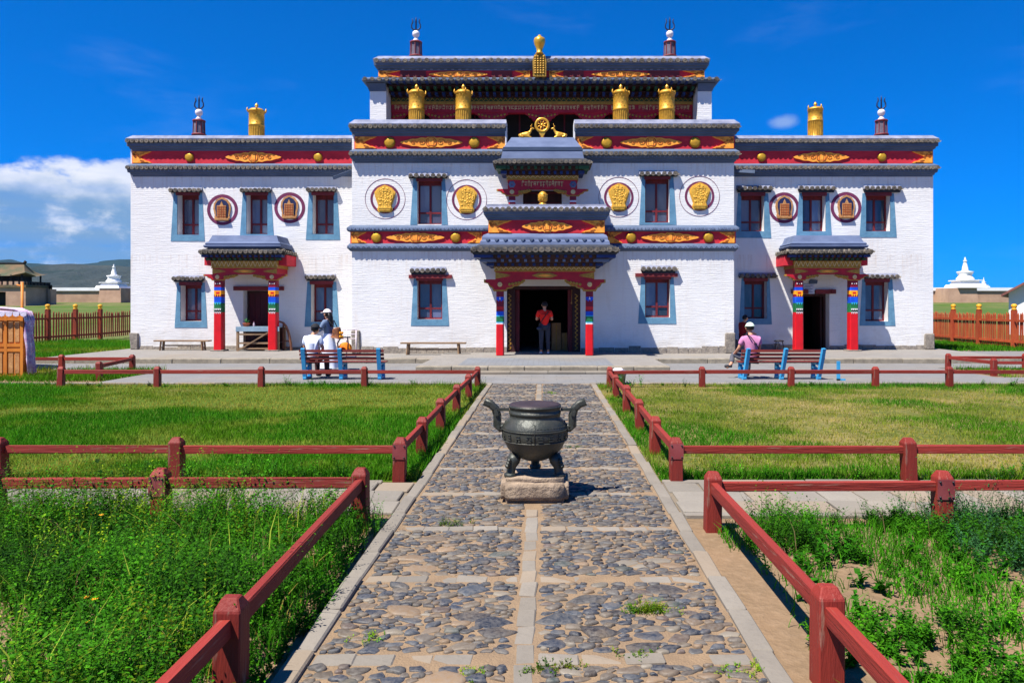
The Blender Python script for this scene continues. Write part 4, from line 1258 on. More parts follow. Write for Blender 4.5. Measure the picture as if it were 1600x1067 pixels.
# wheel
WD = 25.02
e = empty('gilt_wheel_emblem', (X(847, WD), WD, 7.49), 'gilt eight-spoked wheel between two deer above the upper porch', 'wheel')
mb = MB(); q = .275; zc = .50
v = []
n = 36
for k in range(n):
    a = 2 * PI * k / n
    for r, y in ((.19, -.03), (.225, -.05), (.27, -.05), (.285, -.02), (.285, .03), (.19, .03)): v.append((r * math.cos(a), y, zc + r * math.sin(a)))
mb.add(v, [(6 * k + j, 6 * k + (j + 1) % 6, 6 * ((k + 1) % n) + (j + 1) % 6, 6 * ((k + 1) % n) + j) for k in range(n) for j in range(6)], 0, True)
local('rim', mb, m_goldb, e)
for k in range(8):
    a = 2 * PI * k / 8 + PI / 8
    mb = MB(); mb.tube([(.04 * math.cos(a), 0, zc + .04 * math.sin(a)), (.12 * math.cos(a), 0, zc + .12 * math.sin(a)), (.20 * math.cos(a), 0, zc + .20 * math.sin(a))], [.02, .028, .02], 7)
    local('spoke', mb, m_goldb, e)
mb = MB(); mb.lathe([(0, .06), (.03, .055), (.055, .03), (.055, -.03)], 14, (0, 0, zc), axis='y'); local('hub', mb, m_goldb, e)
mb = MB(); mb.prism([(-.06, 0), (.06, 0), (.05, .04), (.04, .07), (.11, .18), (.13, .28), (0, .22), (-.13, .28), (-.11, .18), (-.04, .07), (-.05, .04)], -.03, .03); local('stand', mb, m_goldb, e); e.scale = (.9, .9, .9)

# deer: one continuous mesh each, lying with the legs folded and the head raised
def skin_mesh(name, joints, edges, mat, sub=2, parent=None, root=0, extra=None, loc=(0, 0, 0), rot=(0, 0, 0)):
    me = bpy.data.meshes.new(name)
    me.from_pydata([j[:3] for j in joints], edges, [])
    o = bpy.data.objects.new(name, me); COL.objects.link(o)
    md = o.modifiers.new('skin', 'SKIN'); md.use_smooth_shade = True; md.branch_smoothing = .35
    sv = me.skin_vertices[0].data
    for i, j in enumerate(joints):
        r = j[3]; sv[i].radius = r if isinstance(r, tuple) else (r, r)
        sv[i].use_root = (i == root)
    sd = o.modifiers.new('sub', 'SUBSURF'); sd.levels = sub; sd.render_levels = sub
    dg = bpy.context.evaluated_depsgraph_get()
    ev = o.evaluated_get(dg)
    m2 = bpy.data.meshes.new_from_object(ev)
    bpy.data.objects.remove(o); bpy.data.meshes.remove(me)
    m2.name = name
    if extra is not None:      # fingers, ears and the like, merged into the same mesh
        bm = bmesh.new(); bm.from_mesh(m2)
        t = extra.mesh('tmp', []); bm.from_mesh(t); bm.to_mesh(m2); bm.free(); bpy.data.meshes.remove(t)
    m2.materials.clear(); m2.materials.append(mat)
    m2.polygons.foreach_set('use_smooth', [True] * len(m2.polygons))
    m2.polygons.foreach_set('material_index', [0] * len(m2.polygons))
    o = bpy.data.objects.new(name, m2); COL.objects.link(o); o.parent = parent; o.location = loc; o.rotation_euler = rot
    return o
def deer(px, sgn, label):
    e = empty('gilt_deer', (X(px, 25.02), 25.02, 7.49), label, 'deer', 'gilt deer flanking the wheel'); e.scale = (.76, .8, .8)
    g = sgn
    J = [(-.22 * g, 0, .13, .10), (0, 0, .15, .115), (.17 * g, 0, .17, .10), (.25 * g, 0, .27, .062), (.28 * g, 0, .38, .05), (.34 * g, 0, .43, .045), (.43 * g, 0, .40, .022),
         (-.31 * g, 0, .15, .03), (.16 * g, -.08, .06, .04), (.30 * g, -.08, .03, .028), (.16 * g, .08, .06, .04), (.30 * g, .08, .03, .028), (-.18 * g, -.10, .07, .06), (-.05 * g, -.11, .035, .03), (-.18 * g, .10, .07, .06), (-.05 * g, .11, .035, .03)]
    E = [(0, 1), (1, 2), (2, 3), (3, 4), (4, 5), (5, 6), (0, 7), (2, 8), (8, 9), (2, 10), (10, 11), (0, 12), (12, 13), (0, 14), (14, 15)]
    ex = MB()
    for sy in (-1, 1):
        ex.tube([(.30 * g, sy * .03, .44), (.27 * g, sy * .07, .50), (.26 * g, sy * .08, .53)], [.02, .022, .004], 6)
        ex.tube([(.32 * g, sy * .02, .46), (.31 * g, sy * .03, .56), (.33 * g, sy * .035, .62)], [.012, .010, .003], 5)
    skin_mesh('body', J, E, m_goldb, 2, e, 1, ex)
deer(820, 1, 'gilt deer lying left of the wheel with its head raised')
deer(876, -1, 'gilt deer lying right of the wheel with its head raised')
# ================================================================ ground, plaza, paths
def ground_mat():
    t = NT('steppe_ground')
    g = t.node('ShaderNodeNewGeometry'); sp = t.node('ShaderNodeSeparateXYZ'); t.l.new(g.outputs['Position'], sp.inputs[0])
    n1 = t.noise(.9, 8, .62, g.outputs['Position']); n2 = t.noise(14, 6, .6, g.outputs['Position']); n3 = t.noise(.06, 5, .6, g.outputs['Position'])
    soil = t.mix(t.ramp(n1, .35, .65), (.235, .15, .085), (.17, .115, .066))
    soil = t.mix(t.ramp(n2, .45, .7, 0, .5), soil, (.28, .19, .115))
    green = t.mix(t.ramp(n1, .35, .65), (.085, .13, .024), (.05, .095, .016))
    green = t.mix(t.ramp(n3, .45, .62, 0, .7), green, (.16, .14, .06))
    far = t.ramp(t.math('ADD', sp.outputs[1], t.math('MULTIPLY', n1, 3)), 33, 36)
    col = t.mix(far, soil, green)
    t.bump(t.math('ADD', n2, t.math('MULTIPLY', n1, 2)), .7, .03)
    return t.done(col, .95, 0, .1)
ys = np.concatenate([np.arange(-30, 34, 4), np.arange(34, 64, 1.5), np.arange(64, 212, 6), np.array([230, 300, 500, 900, 1500, 2600, 4200, 7000])])
xs = np.concatenate([-np.array([7000, 4000, 2000, 1000, 500, 250, 150, 100]), np.arange(-80, 81, 4), np.array([100, 150, 250, 500, 1000, 2000, 4000, 7000])])
gx, gy = np.meshgrid(xs, ys)
gz = np.interp(gy, [42, 44, 53, 66, 140, 168, 210, 7000], [0, .1, 1.25, 1.42, 1.35, 2.6, 2.6, 2.0])
gz += np.where(gy > 38, (fbm2(gx + 500, gy + 500, 3, 3, .06) - .5) * .35, 0) * np.clip((150 - gy) / 100, 0, 1)
nv = np.stack([gx.ravel(), gy.ravel(), gz.ravel()], 1)
W = len(xs)
ii = np.array([[j * W + i, j * W + i + 1, (j + 1) * W + i + 1, (j + 1) * W + i] for j in range(len(ys) - 1) for i in range(W - 1)])
np_obj('ground', nv, ii, ground_mat(), smooth=True, kind='structure', label='sandy earth and green steppe rising behind the temple')
def terrain_z(y): return float(np.interp(y, [42, 44, 53, 66, 140, 168, 210, 7000], [0, .1, 1.25, 1.42, 1.35, 2.6, 2.6, 2.0]))

def slab_mat(name, c, c2, jw=.6, jh=.4, joint=.35, rnd=0):
    t = NT(name)
    g = t.node('ShaderNodeNewGeometry')
    n1 = t.noise(1.7, 8, .62, g.outputs['Position']); n2 = t.noise(30, 5, .6, g.outputs['Position']); n3 = t.noise(.35, 4, .6, g.outputs['Position'])
    col = t.mix(t.ramp(n1, .3, .7), c, c2)
    col = t.mix(t.ramp(n2, .5, .75, 0, .35), col, tuple(x * .6 for x in c))
    col = t.mix(t.ramp(n3, .5, .7, 0, .4), col, (.24, .19, .13))
    h = n2
    if joint:
        br = t.node('ShaderNodeTexBrick'); t.l.new(g.outputs['Position'], br.inputs['Vector'])
        br.inputs['Scale'].default_value = 1; br.inputs['Brick Width'].default_value = jw; br.inputs['Row Height'].default_value = jh; br.inputs['Mortar Size'].default_value = .008
        br.inputs['Color1'].default_value = (1, 1, 1, 1); br.inputs['Color2'].default_value = (.7, .7, .7, 1); br.inputs['Mortar'].default_value = (0, 0, 0, 1)
        col = t.mix(t.math('MULTIPLY', br.outputs['Fac'], joint), col, (.09, .08, .07))
        col = t.mix(t.math('MULTIPLY', t.math('SUBTRACT', 1.0, br.outputs['Color']), .25), col, tuple(x * .7 for x in c))
        h = t.math('ADD', n2, t.math('MULTIPLY', br.outputs['Color'], 1.2))
    if rnd:
        oi = t.node('ShaderNodeObjectInfo'); hs = t.node('ShaderNodeHueSaturation'); t.set(hs.inputs['Color'], col)
        t.l.new(t.ramp(oi.outputs['Random'], 0, 1, 1 - rnd, 1 + rnd), hs.inputs['Value']); col = hs.outputs[0]
        w = t.math('GREATER_THAN', t.math('FRACT', t.math('MULTIPLY', oi.outputs['Random'], 17.3)), .72)
        col = t.mix(t.math('MULTIPLY', w, .5), col, (.27, .20, .13))
    t.bump(h, .5, .008)
    return t.done(col, .9, 0, .15)
m_plaza = slab_mat('plaza_paving', (.205, .20, .195), (.165, .16, .155), .62, .42)
m_inlay = slab_mat('grey_brick_paving', (.20, .21, .22), (.155, .16, .17), .30, .15, .5)
m_podium = slab_mat('podium_slabs', (.255, .235, .21), (.20, .185, .165), .9, .5, .3)
m_kerb = slab_mat('kerb_stone', (.235, .207, .168), (.18, .158, .13), joint=0, rnd=.12)
m_slab = slab_mat('walkway_slab', (.235, .21, .172), (.19, .168, .138), joint=0, rnd=.12)
m_step = M('cast_step', s(150, 140, 122), s(118, 110, 96), 5, .95, .7, .02)

mb = MB(); mb.box(-10.4, 11.3, 16.92, 23.0, -.2, .02); part('plaza', mb, m_plaza, kind='structure', label='grey paved plaza before the temple')
mb = MB(); mb.box(-16.6, -10.4, 20.6, 29, -.2, .016); mb.box(11.3, 24, 21.2, 29, -.2, .016); mb.box(11.3, 24, 17.6, 18.4, -.2, .016); part('plaza_margin', mb, m_plaza, kind='structure', label='paved margin beside the temple podium')
# plaza edge kerb towards the lawns
kerbs = [cbox_mesh('kerb_stone', .9, .12, .14, .012, m_kerb, .006, 40 + k) for k in range(4)]
pe = empty('plaza_kerb', (0, 16.86, 0), 'pale kerb between lawns and plaza', kind='structure')
x = -12.5
while x < 16:
    if not (-1.35 < x < 1.3): inst('kerb_stone', random.choice(kerbs), pe, (x, 16.86, -.095 + random.uniform(-.006, .006)), (0, 0, random.uniform(-.008, .008)))
    x += .905
# podium under the building
mb = MB(); mb.box(-16.0, 15.2, 22.95, 41, -.1, GZ); podium = part('podium', mb, m_podium, kind='structure', label='low stone podium carrying the temple')
pk = [cbox_mesh('podium_kerb', 1.5, .22, .17, .015, m_step, .008, 60 + k) for k in range(5)]
x = -15.3
while x < 15:
    if not (-3.4 < x < 3.4) or True: inst('podium_kerb', random.choice(pk), podium, (x, 22.93, -.005), (0, 0, random.uniform(-.004, .004)))
    x += 1.51
plat = part('entrance_platform', MB().box(-3.42, 3.36, 19.62, 25.5, -.1, .185), m_podium, kind='structure', label='raised stone platform with steps before the main door')
mb = MB(); mb.box(-2.35, 1.9, 19.95, 22.8, .1, .189); part('paving_inlay', mb, m_inlay, plat)
x = -3.0
for k in range(7):
    inst('platform_edge', cbox_mesh('platform_edge', .95, .34, .19, .014, m_step, .006, 80 + k), plat, (-2.93 + k * .967, 19.66, .003))
for k in range(4):
    inst('step', cbox_mesh('step', .98, .34, .07, .012, m_kerb, .004, 90 + k), plat, (-1.37 + k * .985, 19.33, .018))

# walkway crossing between the near and far lawns
slabs = [cbox_mesh('paving_slab', .33, .352, .06, .008, m_slab, .006, 100 + k) for k in range(8)]
edging = [cbox_mesh('edging_stone', .48, .09, .08, .008, m_kerb, .004, 120 + k) for k in range(4)]
for a, b, lab in ((-13.5, -1.30, 'pale slab walkway left of the cobbled path'), (1.19, 13.5, 'pale slab walkway right of the cobbled path')):
    wk = part('walkway', MB().box(a, b, 6.34, 7.42, -.1, .006), M('joint_sand', (.20, .16, .11), (.15, .12, .085), 6, .95, .5, .01) if 'joint_sand' not in bpy.data.materials else bpy.data.materials['joint_sand'], kind='structure', label=lab)
    for r in range(3):
        sg_ = 1 if a > 0 else -1; xx = (a if a > 0 else b) + sg_ * (.175 + (r % 2) * .03)
        while abs(xx) < 7.2:
            inst('paving_slab', random.choice(slabs), wk, (xx, 6.515 + r * .362, -.032 + random.uniform(-.006, .006)), (random.uniform(-.012, .012), random.uniform(-.012, .012), random.choice((0, PI)) + random.uniform(-.02, .02)))
            xx += sg_ * (.343 + random.uniform(-.004, .012))
    for yy in (6.28, 7.47):
        xx = max(a, -7.5) + .25
        while xx < min(b, 7.2) - .2:
            inst('edging_stone', random.choice(edging), wk, (xx, yy, -.05 + random.uniform(-.005, .005)), (0, 0, random.uniform(-.015, .015))); xx += .488

# ---------------------------------------------------------------- cobbled path
PX0, PX1, PXC = -1.29, 1.18, -.10
m_sand = M('sandy_mortar', (.26, .175, .10), (.20, .135, .08), 7, .95, .9, .012, bscale=70)
path_o = part('cobbled_path', MB().box(PX0, PX1, -2, 16.9, -.2, .012), m_sand, kind='structure', label='cobbled path with sandy joints and paver strips leading to the door')
pk1 = [cbox_mesh('path_kerb', .11, .50, .10, .01, m_kerb, .005, 140 + k) for k in range(6)]
for xk in (PX0 + .055, PX1 - .055):
    y = 1.0
    while y < 16.8:
        inst('path_kerb', random.choice(pk1), path_o, (xk + random.uniform(-.006, .006), y, -.062 + random.uniform(-.008, .008)), (0, 0, random.uniform(-.012, .012))); y += .506
pv = [cbox_mesh('paver', .105, .205, .08, .008, m_kerb, .006, 160 + k) for k in range(6)]
y = 1.0
while y < 16.8:
    if not (6.45 < y < 7.3): inst('paver', random.choice(pv), path_o, (PXC + random.uniform(-.006, .006), y, -.060 + random.uniform(-.006, .006)), (0, 0, random.uniform(-.03, .03)))
    y += .214
LINES = [3.72 + 1.092 * k for k in range(-3, 13)]
for yl in LINES:
    for a, b in ((PX0 + .13, PXC - .07), (PXC + .07, PX1 - .13)):
        n = 5; w = (b - a) / n
        for k in range(n):
            if random.random() < .04: continue
            inst('paver', random.choice(pv), path_o, (a + (k + .5) * w, yl + random.uniform(-.008, .008), -.062 + random.uniform(-.008, .008)), (0, 0, PI / 2 + random.uniform(-.04, .04)))
# stones
def stone_variant(seed, n=9):
    r = np.random.default_rng(seed); rings = [(1.0, -.6), (1.0, .25), (.90, .74), (.64, .96)]
    rad = 1 + .30 * (r.random(n) - .5) * 2
    ang = np.arange(n) * 2 * PI / n + (r.random(n) - .5) * .35
    v = []
    for q, z in rings:
        for k in range(n):
            v.append((rad[k] * q * math.cos(ang[k]), rad[k] * q * math.sin(ang[k]), z + (r.random() - .5) * .14 * (z > .3)))
    v.append((0, 0, 1.0)); f = []
    for i in range(3):
        for k in range(n):
            a, b, c, d = i * n + k, i * n + (k + 1) % n, (i + 1) * n + (k + 1) % n, (i + 1) * n + k
            f += [(a, b, c), (a, c, d)]
    for k in range(n): f.append((3 * n + k, 3 * n + (k + 1) % n, 4 * n))
    return np.array(v, np.float32), np.array(f, np.int32)
SV = [stone_variant(k) for k in range(14)]
PAL = np.array([s(58, 68, 84), s(44, 54, 70), s(78, 86, 96), s(96, 94, 92), s(112, 102, 90), s(128, 114, 96), s(66, 62, 62), s(136, 116, 94), s(112, 94, 84), s(92, 100, 94), s(158, 146, 126), s(168, 138, 104)]) * .50
PW = np.array([.14, .13, .11, .12, .12, .10, .07, .06, .05, .03, .04, .03])
def cobble_mat(name, attr):
    t = NT(name)
    if attr:
        a = t.node('ShaderNodeAttribute'); a.attribute_name = 'Col'; base = a.outputs['Color']
    else:
        a = t.node('ShaderNodeObjectInfo'); base = a.outputs['Color']
    g = t.node('ShaderNodeNewGeometry')
    n1 = t.noise(34, 6, .6, g.outputs['Position'], .6); n2 = t.noise(8, 4, .6, g.outputs['Position'])
    col = t.mix(t.ramp(n1, .35, .7, 0, .45), base, (.20, .18, .155))
    col = t.mix(t.ramp(n2, .50, .74, 0, .45), col, (.22, .165, .105))
    t.bump(n1, .6, .006)
    return t.done(col, t.ramp(n1, .3, .7, .42, .7), 0, .35)
m_cob, m_cobj = cobble_mat('cobble', False), cobble_mat('cobble_field', True)
stones = []
cells = []
for i, yl in enumerate(LINES[:-1]):
    cells += [(PX0 + .118, PXC - .062, yl + .056, LINES[i + 1] - .056), (PXC + .062, PX1 - .118, yl + .056, LINES[i + 1] - .056)]
for ci, (a, b, c, d) in enumerate(cells):
    r = np.random.default_rng(500 + ci)
    asp = r.uniform(1.35, 2.0)
    P = np.zeros((0, 3))
    big = r.random() < .45
    for size, tries in ((.100 if big else .075, 7), (.062, 40), (.048, 260), (.038, 900), (.030, 1300), (.022, 1100)):
        for _ in range(tries):
            q = size * r.uniform(.85, 1.2)
            if b - a < 2 * q or d - c < 2 * q / asp: continue
            x = r.uniform(a + q, b - q); y = r.uniform(c + q / asp, d - q / asp)
            if -.42 < x < .24 and 6.62 < y < 7.18: continue
            if len(P) and np.any((P[:, 0] - x) ** 2 + ((P[:, 1] - y) * asp) ** 2 < (P[:, 2] * .93 + q * .93) ** 2): continue
            P = np.vstack([P, (x, y, q)])
    for x, y, q in P:
        stones.append((x, y, q, q / asp * r.uniform(.9, 1.08), r.normal(0, .22), int(r.integers(14)), PAL[r.choice(12, p=PW)] * r.uniform(.75, 1.25), r.uniform(.006, .020) + q * .04))
stones.sort(key=lambda t: -(t[2] * t[3]) / max(t[1], 3.3) ** 3 if t[1] > 3.3 else 0)
cob_me = []
for k in range(14):
    v, f = SV[k]; me = bpy.data.meshes.new('cobble'); me.from_pydata(v.tolist(), [], f.tolist()); me.materials.append(m_cob)
    me.polygons.foreach_set('use_smooth', [True] * len(me.polygons)); cob_me.append(me)
for x, y, qa, qb, rot, k, col, h in stones[:300]:
    o = inst('cobble', cob_me[k], path_o, (x, y, .010), (random.uniform(-.08, .08), random.uniform(-.08, .08), rot), (qa, qb, h)); o.color = (*col, 1)
V, Fc, C = [], [], []; off = 0
for x, y, qa, qb, rot, k, col, h in stones[300:]:
    v, f = SV[k]; cr, sr = math.cos(rot), math.sin(rot)
    p = np.empty_like(v); vx, vy = v[:, 0] * qa, v[:, 1] * qb
    p[:, 0] = x + vx * cr - vy * sr; p[:, 1] = y + vx * sr + vy * cr; p[:, 2] = .010 + v[:, 2] * h
    V.append(p); Fc.append(f + off); C.append(np.tile(col, (len(v), 1))); off += len(v)
np_obj('cobble_field', np.concatenate(V), np.concatenate(Fc), m_cobj, np.concatenate(C), path_o, True, kind='stuff')

# ================================================================ grass and weeds
def leaf_mat(name):
    t = NT(name)
    a = t.node('ShaderNodeAttribute'); a.attribute_name = 'Col'
    t.set(t.b.inputs['Base Color'], a.outputs['Color']); t.b.inputs['Roughness'].default_value = .65; t.b.inputs['Specular IOR Level'].default_value = .08
    tr = t.node('ShaderNodeBsdfTranslucent'); t.l.new(a.outputs['Color'], tr.inputs['Color'])
    mx = t.node('ShaderNodeMixShader'); mx.inputs[0].default_value = .35
    t.l.new(t.b.outputs[0], mx.inputs[1]); t.l.new(tr.outputs[0], mx.inputs[2])
    t.l.new(mx.outputs[0], t.n['Material Output'].inputs[0])
    return t.m
m_leaf = leaf_mat('leaf_blade')
G_FRESH, G_DARK, G_DRY, G_YEL, G_BLUE = np.array((.072, .265, .006)), np.array((.026, .14, .004)), np.array((.38, .28, .055)), np.array((.25, .32, .010)), np.array((.045, .15, .05))

def blades(x, y, z, h, w, lean, cols, bent=False):
    n = len(x)
    yaw = rng.random(n) * 2 * PI; la = rng.random(n) * 2 * PI
    dx, dy = np.cos(yaw) * w / 2, np.sin(yaw) * w / 2
    lx, ly = np.cos(la) * lean * h, np.sin(la) * lean * h
    if not bent:
        v = np.stack([np.stack([x - dx, y - dy, z], 1), np.stack([x + dx, y + dy, z], 1), np.stack([x + lx, y + ly, z + h], 1)], 1).reshape(-1, 3)
        f = np.arange(3 * n).reshape(-1, 3); c = np.repeat(cols, 3, 0)
    else:
        mx, my = x + lx * .35, y + ly * .35
        v = np.stack([np.stack([x - dx, y - dy, z], 1), np.stack([x + dx, y + dy, z], 1), np.stack([mx + dx * .8, my + dy * .8, z + h * .6], 1), np.stack([mx - dx * .8, my - dy * .8, z + h * .6], 1), np.stack([x + lx * 1.25, y + ly * 1.25, z + h * .97], 1)], 1).reshape(-1, 3)
        b = np.arange(n)[:, None] * 5
        f = np.concatenate([b + [0, 1, 2], b + [0, 2, 3], b + [3, 2, 4]], 1).reshape(-1, 3); c = np.repeat(cols, 5, 0)
    return v, f, c
def lawn(name, x0, x1, y0, y1, dens, hlo, hhi, w, dry, seed, label, edge_tall=True, zb=0.0, near=None, parent=None):
    n = int((x1 - x0) * (y1 - y0) * dens)
    x = rng.uniform(x0, x1, n); y = rng.uniform(y0, y1, n)
    if near: # more blades where the camera stands closer
        y = y0 + (y1 - y0) * rng.random(n) ** near
    d = fbm2(x + 50, y * 1.6 + 50, seed, 4, .35); fine = fbm2(x + 50, y + 50, seed + 1, 3, 1.8)
    dr = np.clip((d - (.62 - dry * .25)) * 5 + (fine - .5) * 2.0, 0, 1)
    keep = rng.random(n) > dr * .45 + np.clip((fine - .68) * 3, 0, .5)
    x, y, d, fine, dr = x[keep], y[keep], d[keep], fine[keep], dr[keep]; n = len(x)
    t = rng.random((n, 1))
    base = G_DARK * (1 - t) + G_FRESH * t
    mixd = np.clip(dr[:, None] * (.35 + .6 * rng.random((n, 1))), 0, 1)
    yel = np.clip((d[:, None] - .42) * 2.2, 0, .75) * (.4 + dry)
    base = base * (1 - np.clip(yel, 0, 1)) + G_YEL * np.clip(yel, 0, 1)
    col = base * (1 - mixd) + G_DRY * mixd
    col *= (.7 + .6 * fine[:, None]) * rng.uniform(.75, 1.25, (n, 1))
    h = rng.uniform(hlo, hhi, n) * (.65 + .7 * fine) * (1 - .45 * dr)
    if edge_tall:
        e = np.minimum(np.minimum(y - y0, y1 - y), np.minimum(x - x0, x1 - x)); h *= 1 + np.clip(1 - e / .3, 0, 1) * rng.uniform(.0, .8, n)
    v, f, c = blades(x, y, np.full(n, zb), h, rng.uniform(.6, 1.3, n) * w, rng.uniform(.1, .75, n), col)
    return np_obj(name, v, f, m_leaf, c, parent, kind='stuff', label=label)
def turf_mat(name, g1, g2, dryc, lo, hi):
    t = NT(name); g = t.node('ShaderNodeNewGeometry')
    n1 = t.noise(.55, 6, .6, g.outputs['Position']); n2 = t.noise(9, 6, .65, g.outputs['Position'])
    col = t.mix(t.ramp(n2, .35, .65), g1, g2); col = t.mix(t.ramp(t.math('ADD', t.math('MULTIPLY', n1, .7), t.math('MULTIPLY', n2, .3)), lo, hi), col, dryc)
    t.bump(n2, .8, .03); return t.done(col, .95, 0, .05)
m_turfl = turf_mat('turf_green', (.05, .10, .010), (.085, .13, .016), (.16, .13, .05), .55, .75)
m_turfr = turf_mat('turf_dry', (.06, .085, .014), (.11, .12, .03), (.24, .18, .075), .44, .62)
LX = -13.6
part('lawn_turf', MB().box(-12.4, -1.30, 7.52, 16.80, -.1, .006), m_turfl, kind='structure', label='turf of the far left lawn')
part('lawn_turf', MB().box(1.19, 13.4, 7.52, 16.80, -.1, .006), m_turfr, kind='structure', label='turf of the dry far right lawn')
lawn('lawn_grass', -12.4, -1.31, 7.55, 16.78, 1900, .04, .10, .012, .56, 5, 'green grass of the far left lawn', near=1.35)
lawn('lawn_grass', 1.20, 13.4, 7.55, 16.78, 1700, .035, .09, .011, .60, 9, 'yellowing grass of the far right lawn', near=1.35)
lawn('margin_grass', -16.2, -10.45, 17.5, 20.5, 700, .06, .20, .018, .0, 12, 'tall grass in the small left enclosure')
lawn('margin_grass', 11.6, 20, 18.4, 21.1, 500, .05, .14, .016, .3, 13, 'grass in the small right enclosure')
lawn('margin_grass', -24, -16.7, 20.8, 37, 330, .08, .22, .025, .0, 14, 'green grass strip before the left picket fence')
lawn('margin_grass', 15.3, 24, 29.1, 37, 260, .06, .2, .025, .1, 15, 'grass strip before the right picket fence')

def weeds(name, x, y, label, hlo=.10, hhi=.30, stems=7, leaves=9, ll=.035, palette=(G_DARK, G_FRESH), seed=0, spread=.6, tint=None):
    """leafy plants: curved stems with leaves set along them"""
    n = len(x); r = np.random.default_rng(seed)
    H = r.uniform(hlo, hhi, n) * np.clip(.35 + 1.3 * fbm2(x + 60, y + 60, seed + 90, 3, 1.15), .40, 1.5) ** 1.5 * (1 + .45 * np.clip((y - 5.1) / .9, 0, 1) * (y < 6.3))
    S = stems; L = leaves
    px, py, ph = (np.repeat(a, S) for a in (x, y, H))
    a = r.random(n * S) * 2 * PI; out = r.uniform(.15, spread, n * S) * ph; sh = ph * r.uniform(.55, 1.1, n * S)
    bx, by = px + r.normal(0, .012, n * S), py + r.normal(0, .012, n * S)
    t = np.tile(np.linspace(.15, 1.0, L), n * S)
    bx, by, a, out, sh = (np.repeat(q, L) for q in (bx, by, a, out, sh))
    m = len(t)
    cx, cy, cz = bx + np.cos(a) * out * t ** 1.5, by + np.sin(a) * out * t ** 1.5, sh * t ** .85
    yaw = a + r.normal(0, 1.1, m); pit = r.uniform(-.15, .95, m)
    ln = ll * r.uniform(.6, 1.35, m) * (1.15 - .5 * t); wd = ln * r.uniform(.34, .68, m)
    d = np.stack([np.cos(yaw) * np.cos(pit), np.sin(yaw) * np.cos(pit), np.sin(pit)], 1)
    sd = np.stack([-np.sin(yaw), np.cos(yaw), r.normal(0, .35, m)], 1); sd /= np.linalg.norm(sd, axis=1)[:, None]
    b = np.stack([cx, cy, np.maximum(cz, .004)], 1)
    mid = b + d * (ln * .5)[:, None]
    v = np.stack([b, mid + sd * (wd / 2)[:, None], b + d * ln[:, None] - np.array([0, 0, 1]) * (ln * .18)[:, None], mid - sd * (wd / 2)[:, None]], 1).reshape(-1, 3)
    q = np.arange(m)[:, None] * 4; f = np.concatenate([q + [0, 1, 2], q + [0, 2, 3]], 1).reshape(-1, 3)
    pt = r.random((n, 1)); pc = palette[0] * (1 - pt) + palette[1] * pt
    pc = pc * r.uniform(.7, 1.25, (n, 1)) * np.clip(-.35 + 2.5 * fbm2(x + 30, y + 30, seed + 70, 4, 1.5), .28, 1.5)[:, None]
    c = np.repeat(np.repeat(pc, S * L, 0) * r.uniform(.75, 1.25, (m, 1)), 4, 0)
    # stems
    k = n * S; b0 = np.stack([bx[::L], by[::L], np.zeros(k)], 1); tp = np.stack([cx[L - 1::L], cy[L - 1::L], cz[L - 1::L]], 1); w = .0025
    sv = np.stack([b0 + [w, 0, 0], b0 - [w, 0, 0], tp], 1).reshape(-1, 3); sf = np.arange(3 * k).reshape(-1, 3) + len(v)
    sc = np.repeat(np.repeat(pc * .8 + .015, S, 0), 3, 0)
    return np_obj(name, np.concatenate([v, sv]), np.concatenate([f, sf]), m_leaf, np.concatenate([c, sc]), kind='stuff', label=label)
def scatter(x0, x1, y0, y1, dens, seed, cover=1.0, sc=.9, soft=.1, bias=None):
    r = np.random.default_rng(seed); n = int((x1 - x0) * (y1 - y0) * dens)
    x, y = r.uniform(x0, x1, n), r.uniform(y0, y1, n)
    if cover < 1:
        m = fbm2(x + 40, y + 40, seed + 7, 4, sc); thr = np.quantile(m, 1 - cover)
        if bias is not None: m = m + bias(x, y)
        k = m + r.normal(0, soft * .3, n) > thr; x, y = x[k], y[k]
    return x, y
# near left plot: rank growth right up to the path
x, y = scatter(-6.6, -1.52, 1.6, 6.22, 135, 31, .80, 1.3)
weeds('weeds', x, y, 'rank green weeds filling the near left plot', .09, .34, 8, 10, .034, (G_DARK * .75, G_FRESH * .85), seed=1)
x, y = scatter(-6.6, -1.6, 1.6, 6.20, 30, 32, .6, .8)
weeds('weeds', x, y, 'tall feathery weeds in the near left plot', .22, .40, 6, 13, .028, (G_FRESH, G_YEL * .8), seed=2, spread=.45)
x, y = scatter(-1.56, -1.29, 1.2, 6.1, 190, 33, .9)
weeds('weeds', x, y, 'weeds between the left fence and the path kerb', .05, .17, 6, 8, .028, seed=3)
x, y = scatter(-6.6, -1.34, 1.6, 6.22, 900, 34, .84, 1.3)
h = rng.uniform(.06, .22, len(x)); t = rng.random((len(x), 1)); cc = (G_DARK * (1 - t) + G_FRESH * t) * rng.uniform(.7, 1.3, (len(x), 1)); dd_ = rng.random(len(x)) < .05; cc[dd_] = G_DRY * .8
v, f, c = blades(x, y, np.zeros(len(x)), h, rng.uniform(.004, .009, len(x)), rng.uniform(.1, .9, len(x)), cc, True)
np_obj('wild_grass', v, f, m_leaf, c, kind='stuff', label='grass blades among the weeds of the near left plot')
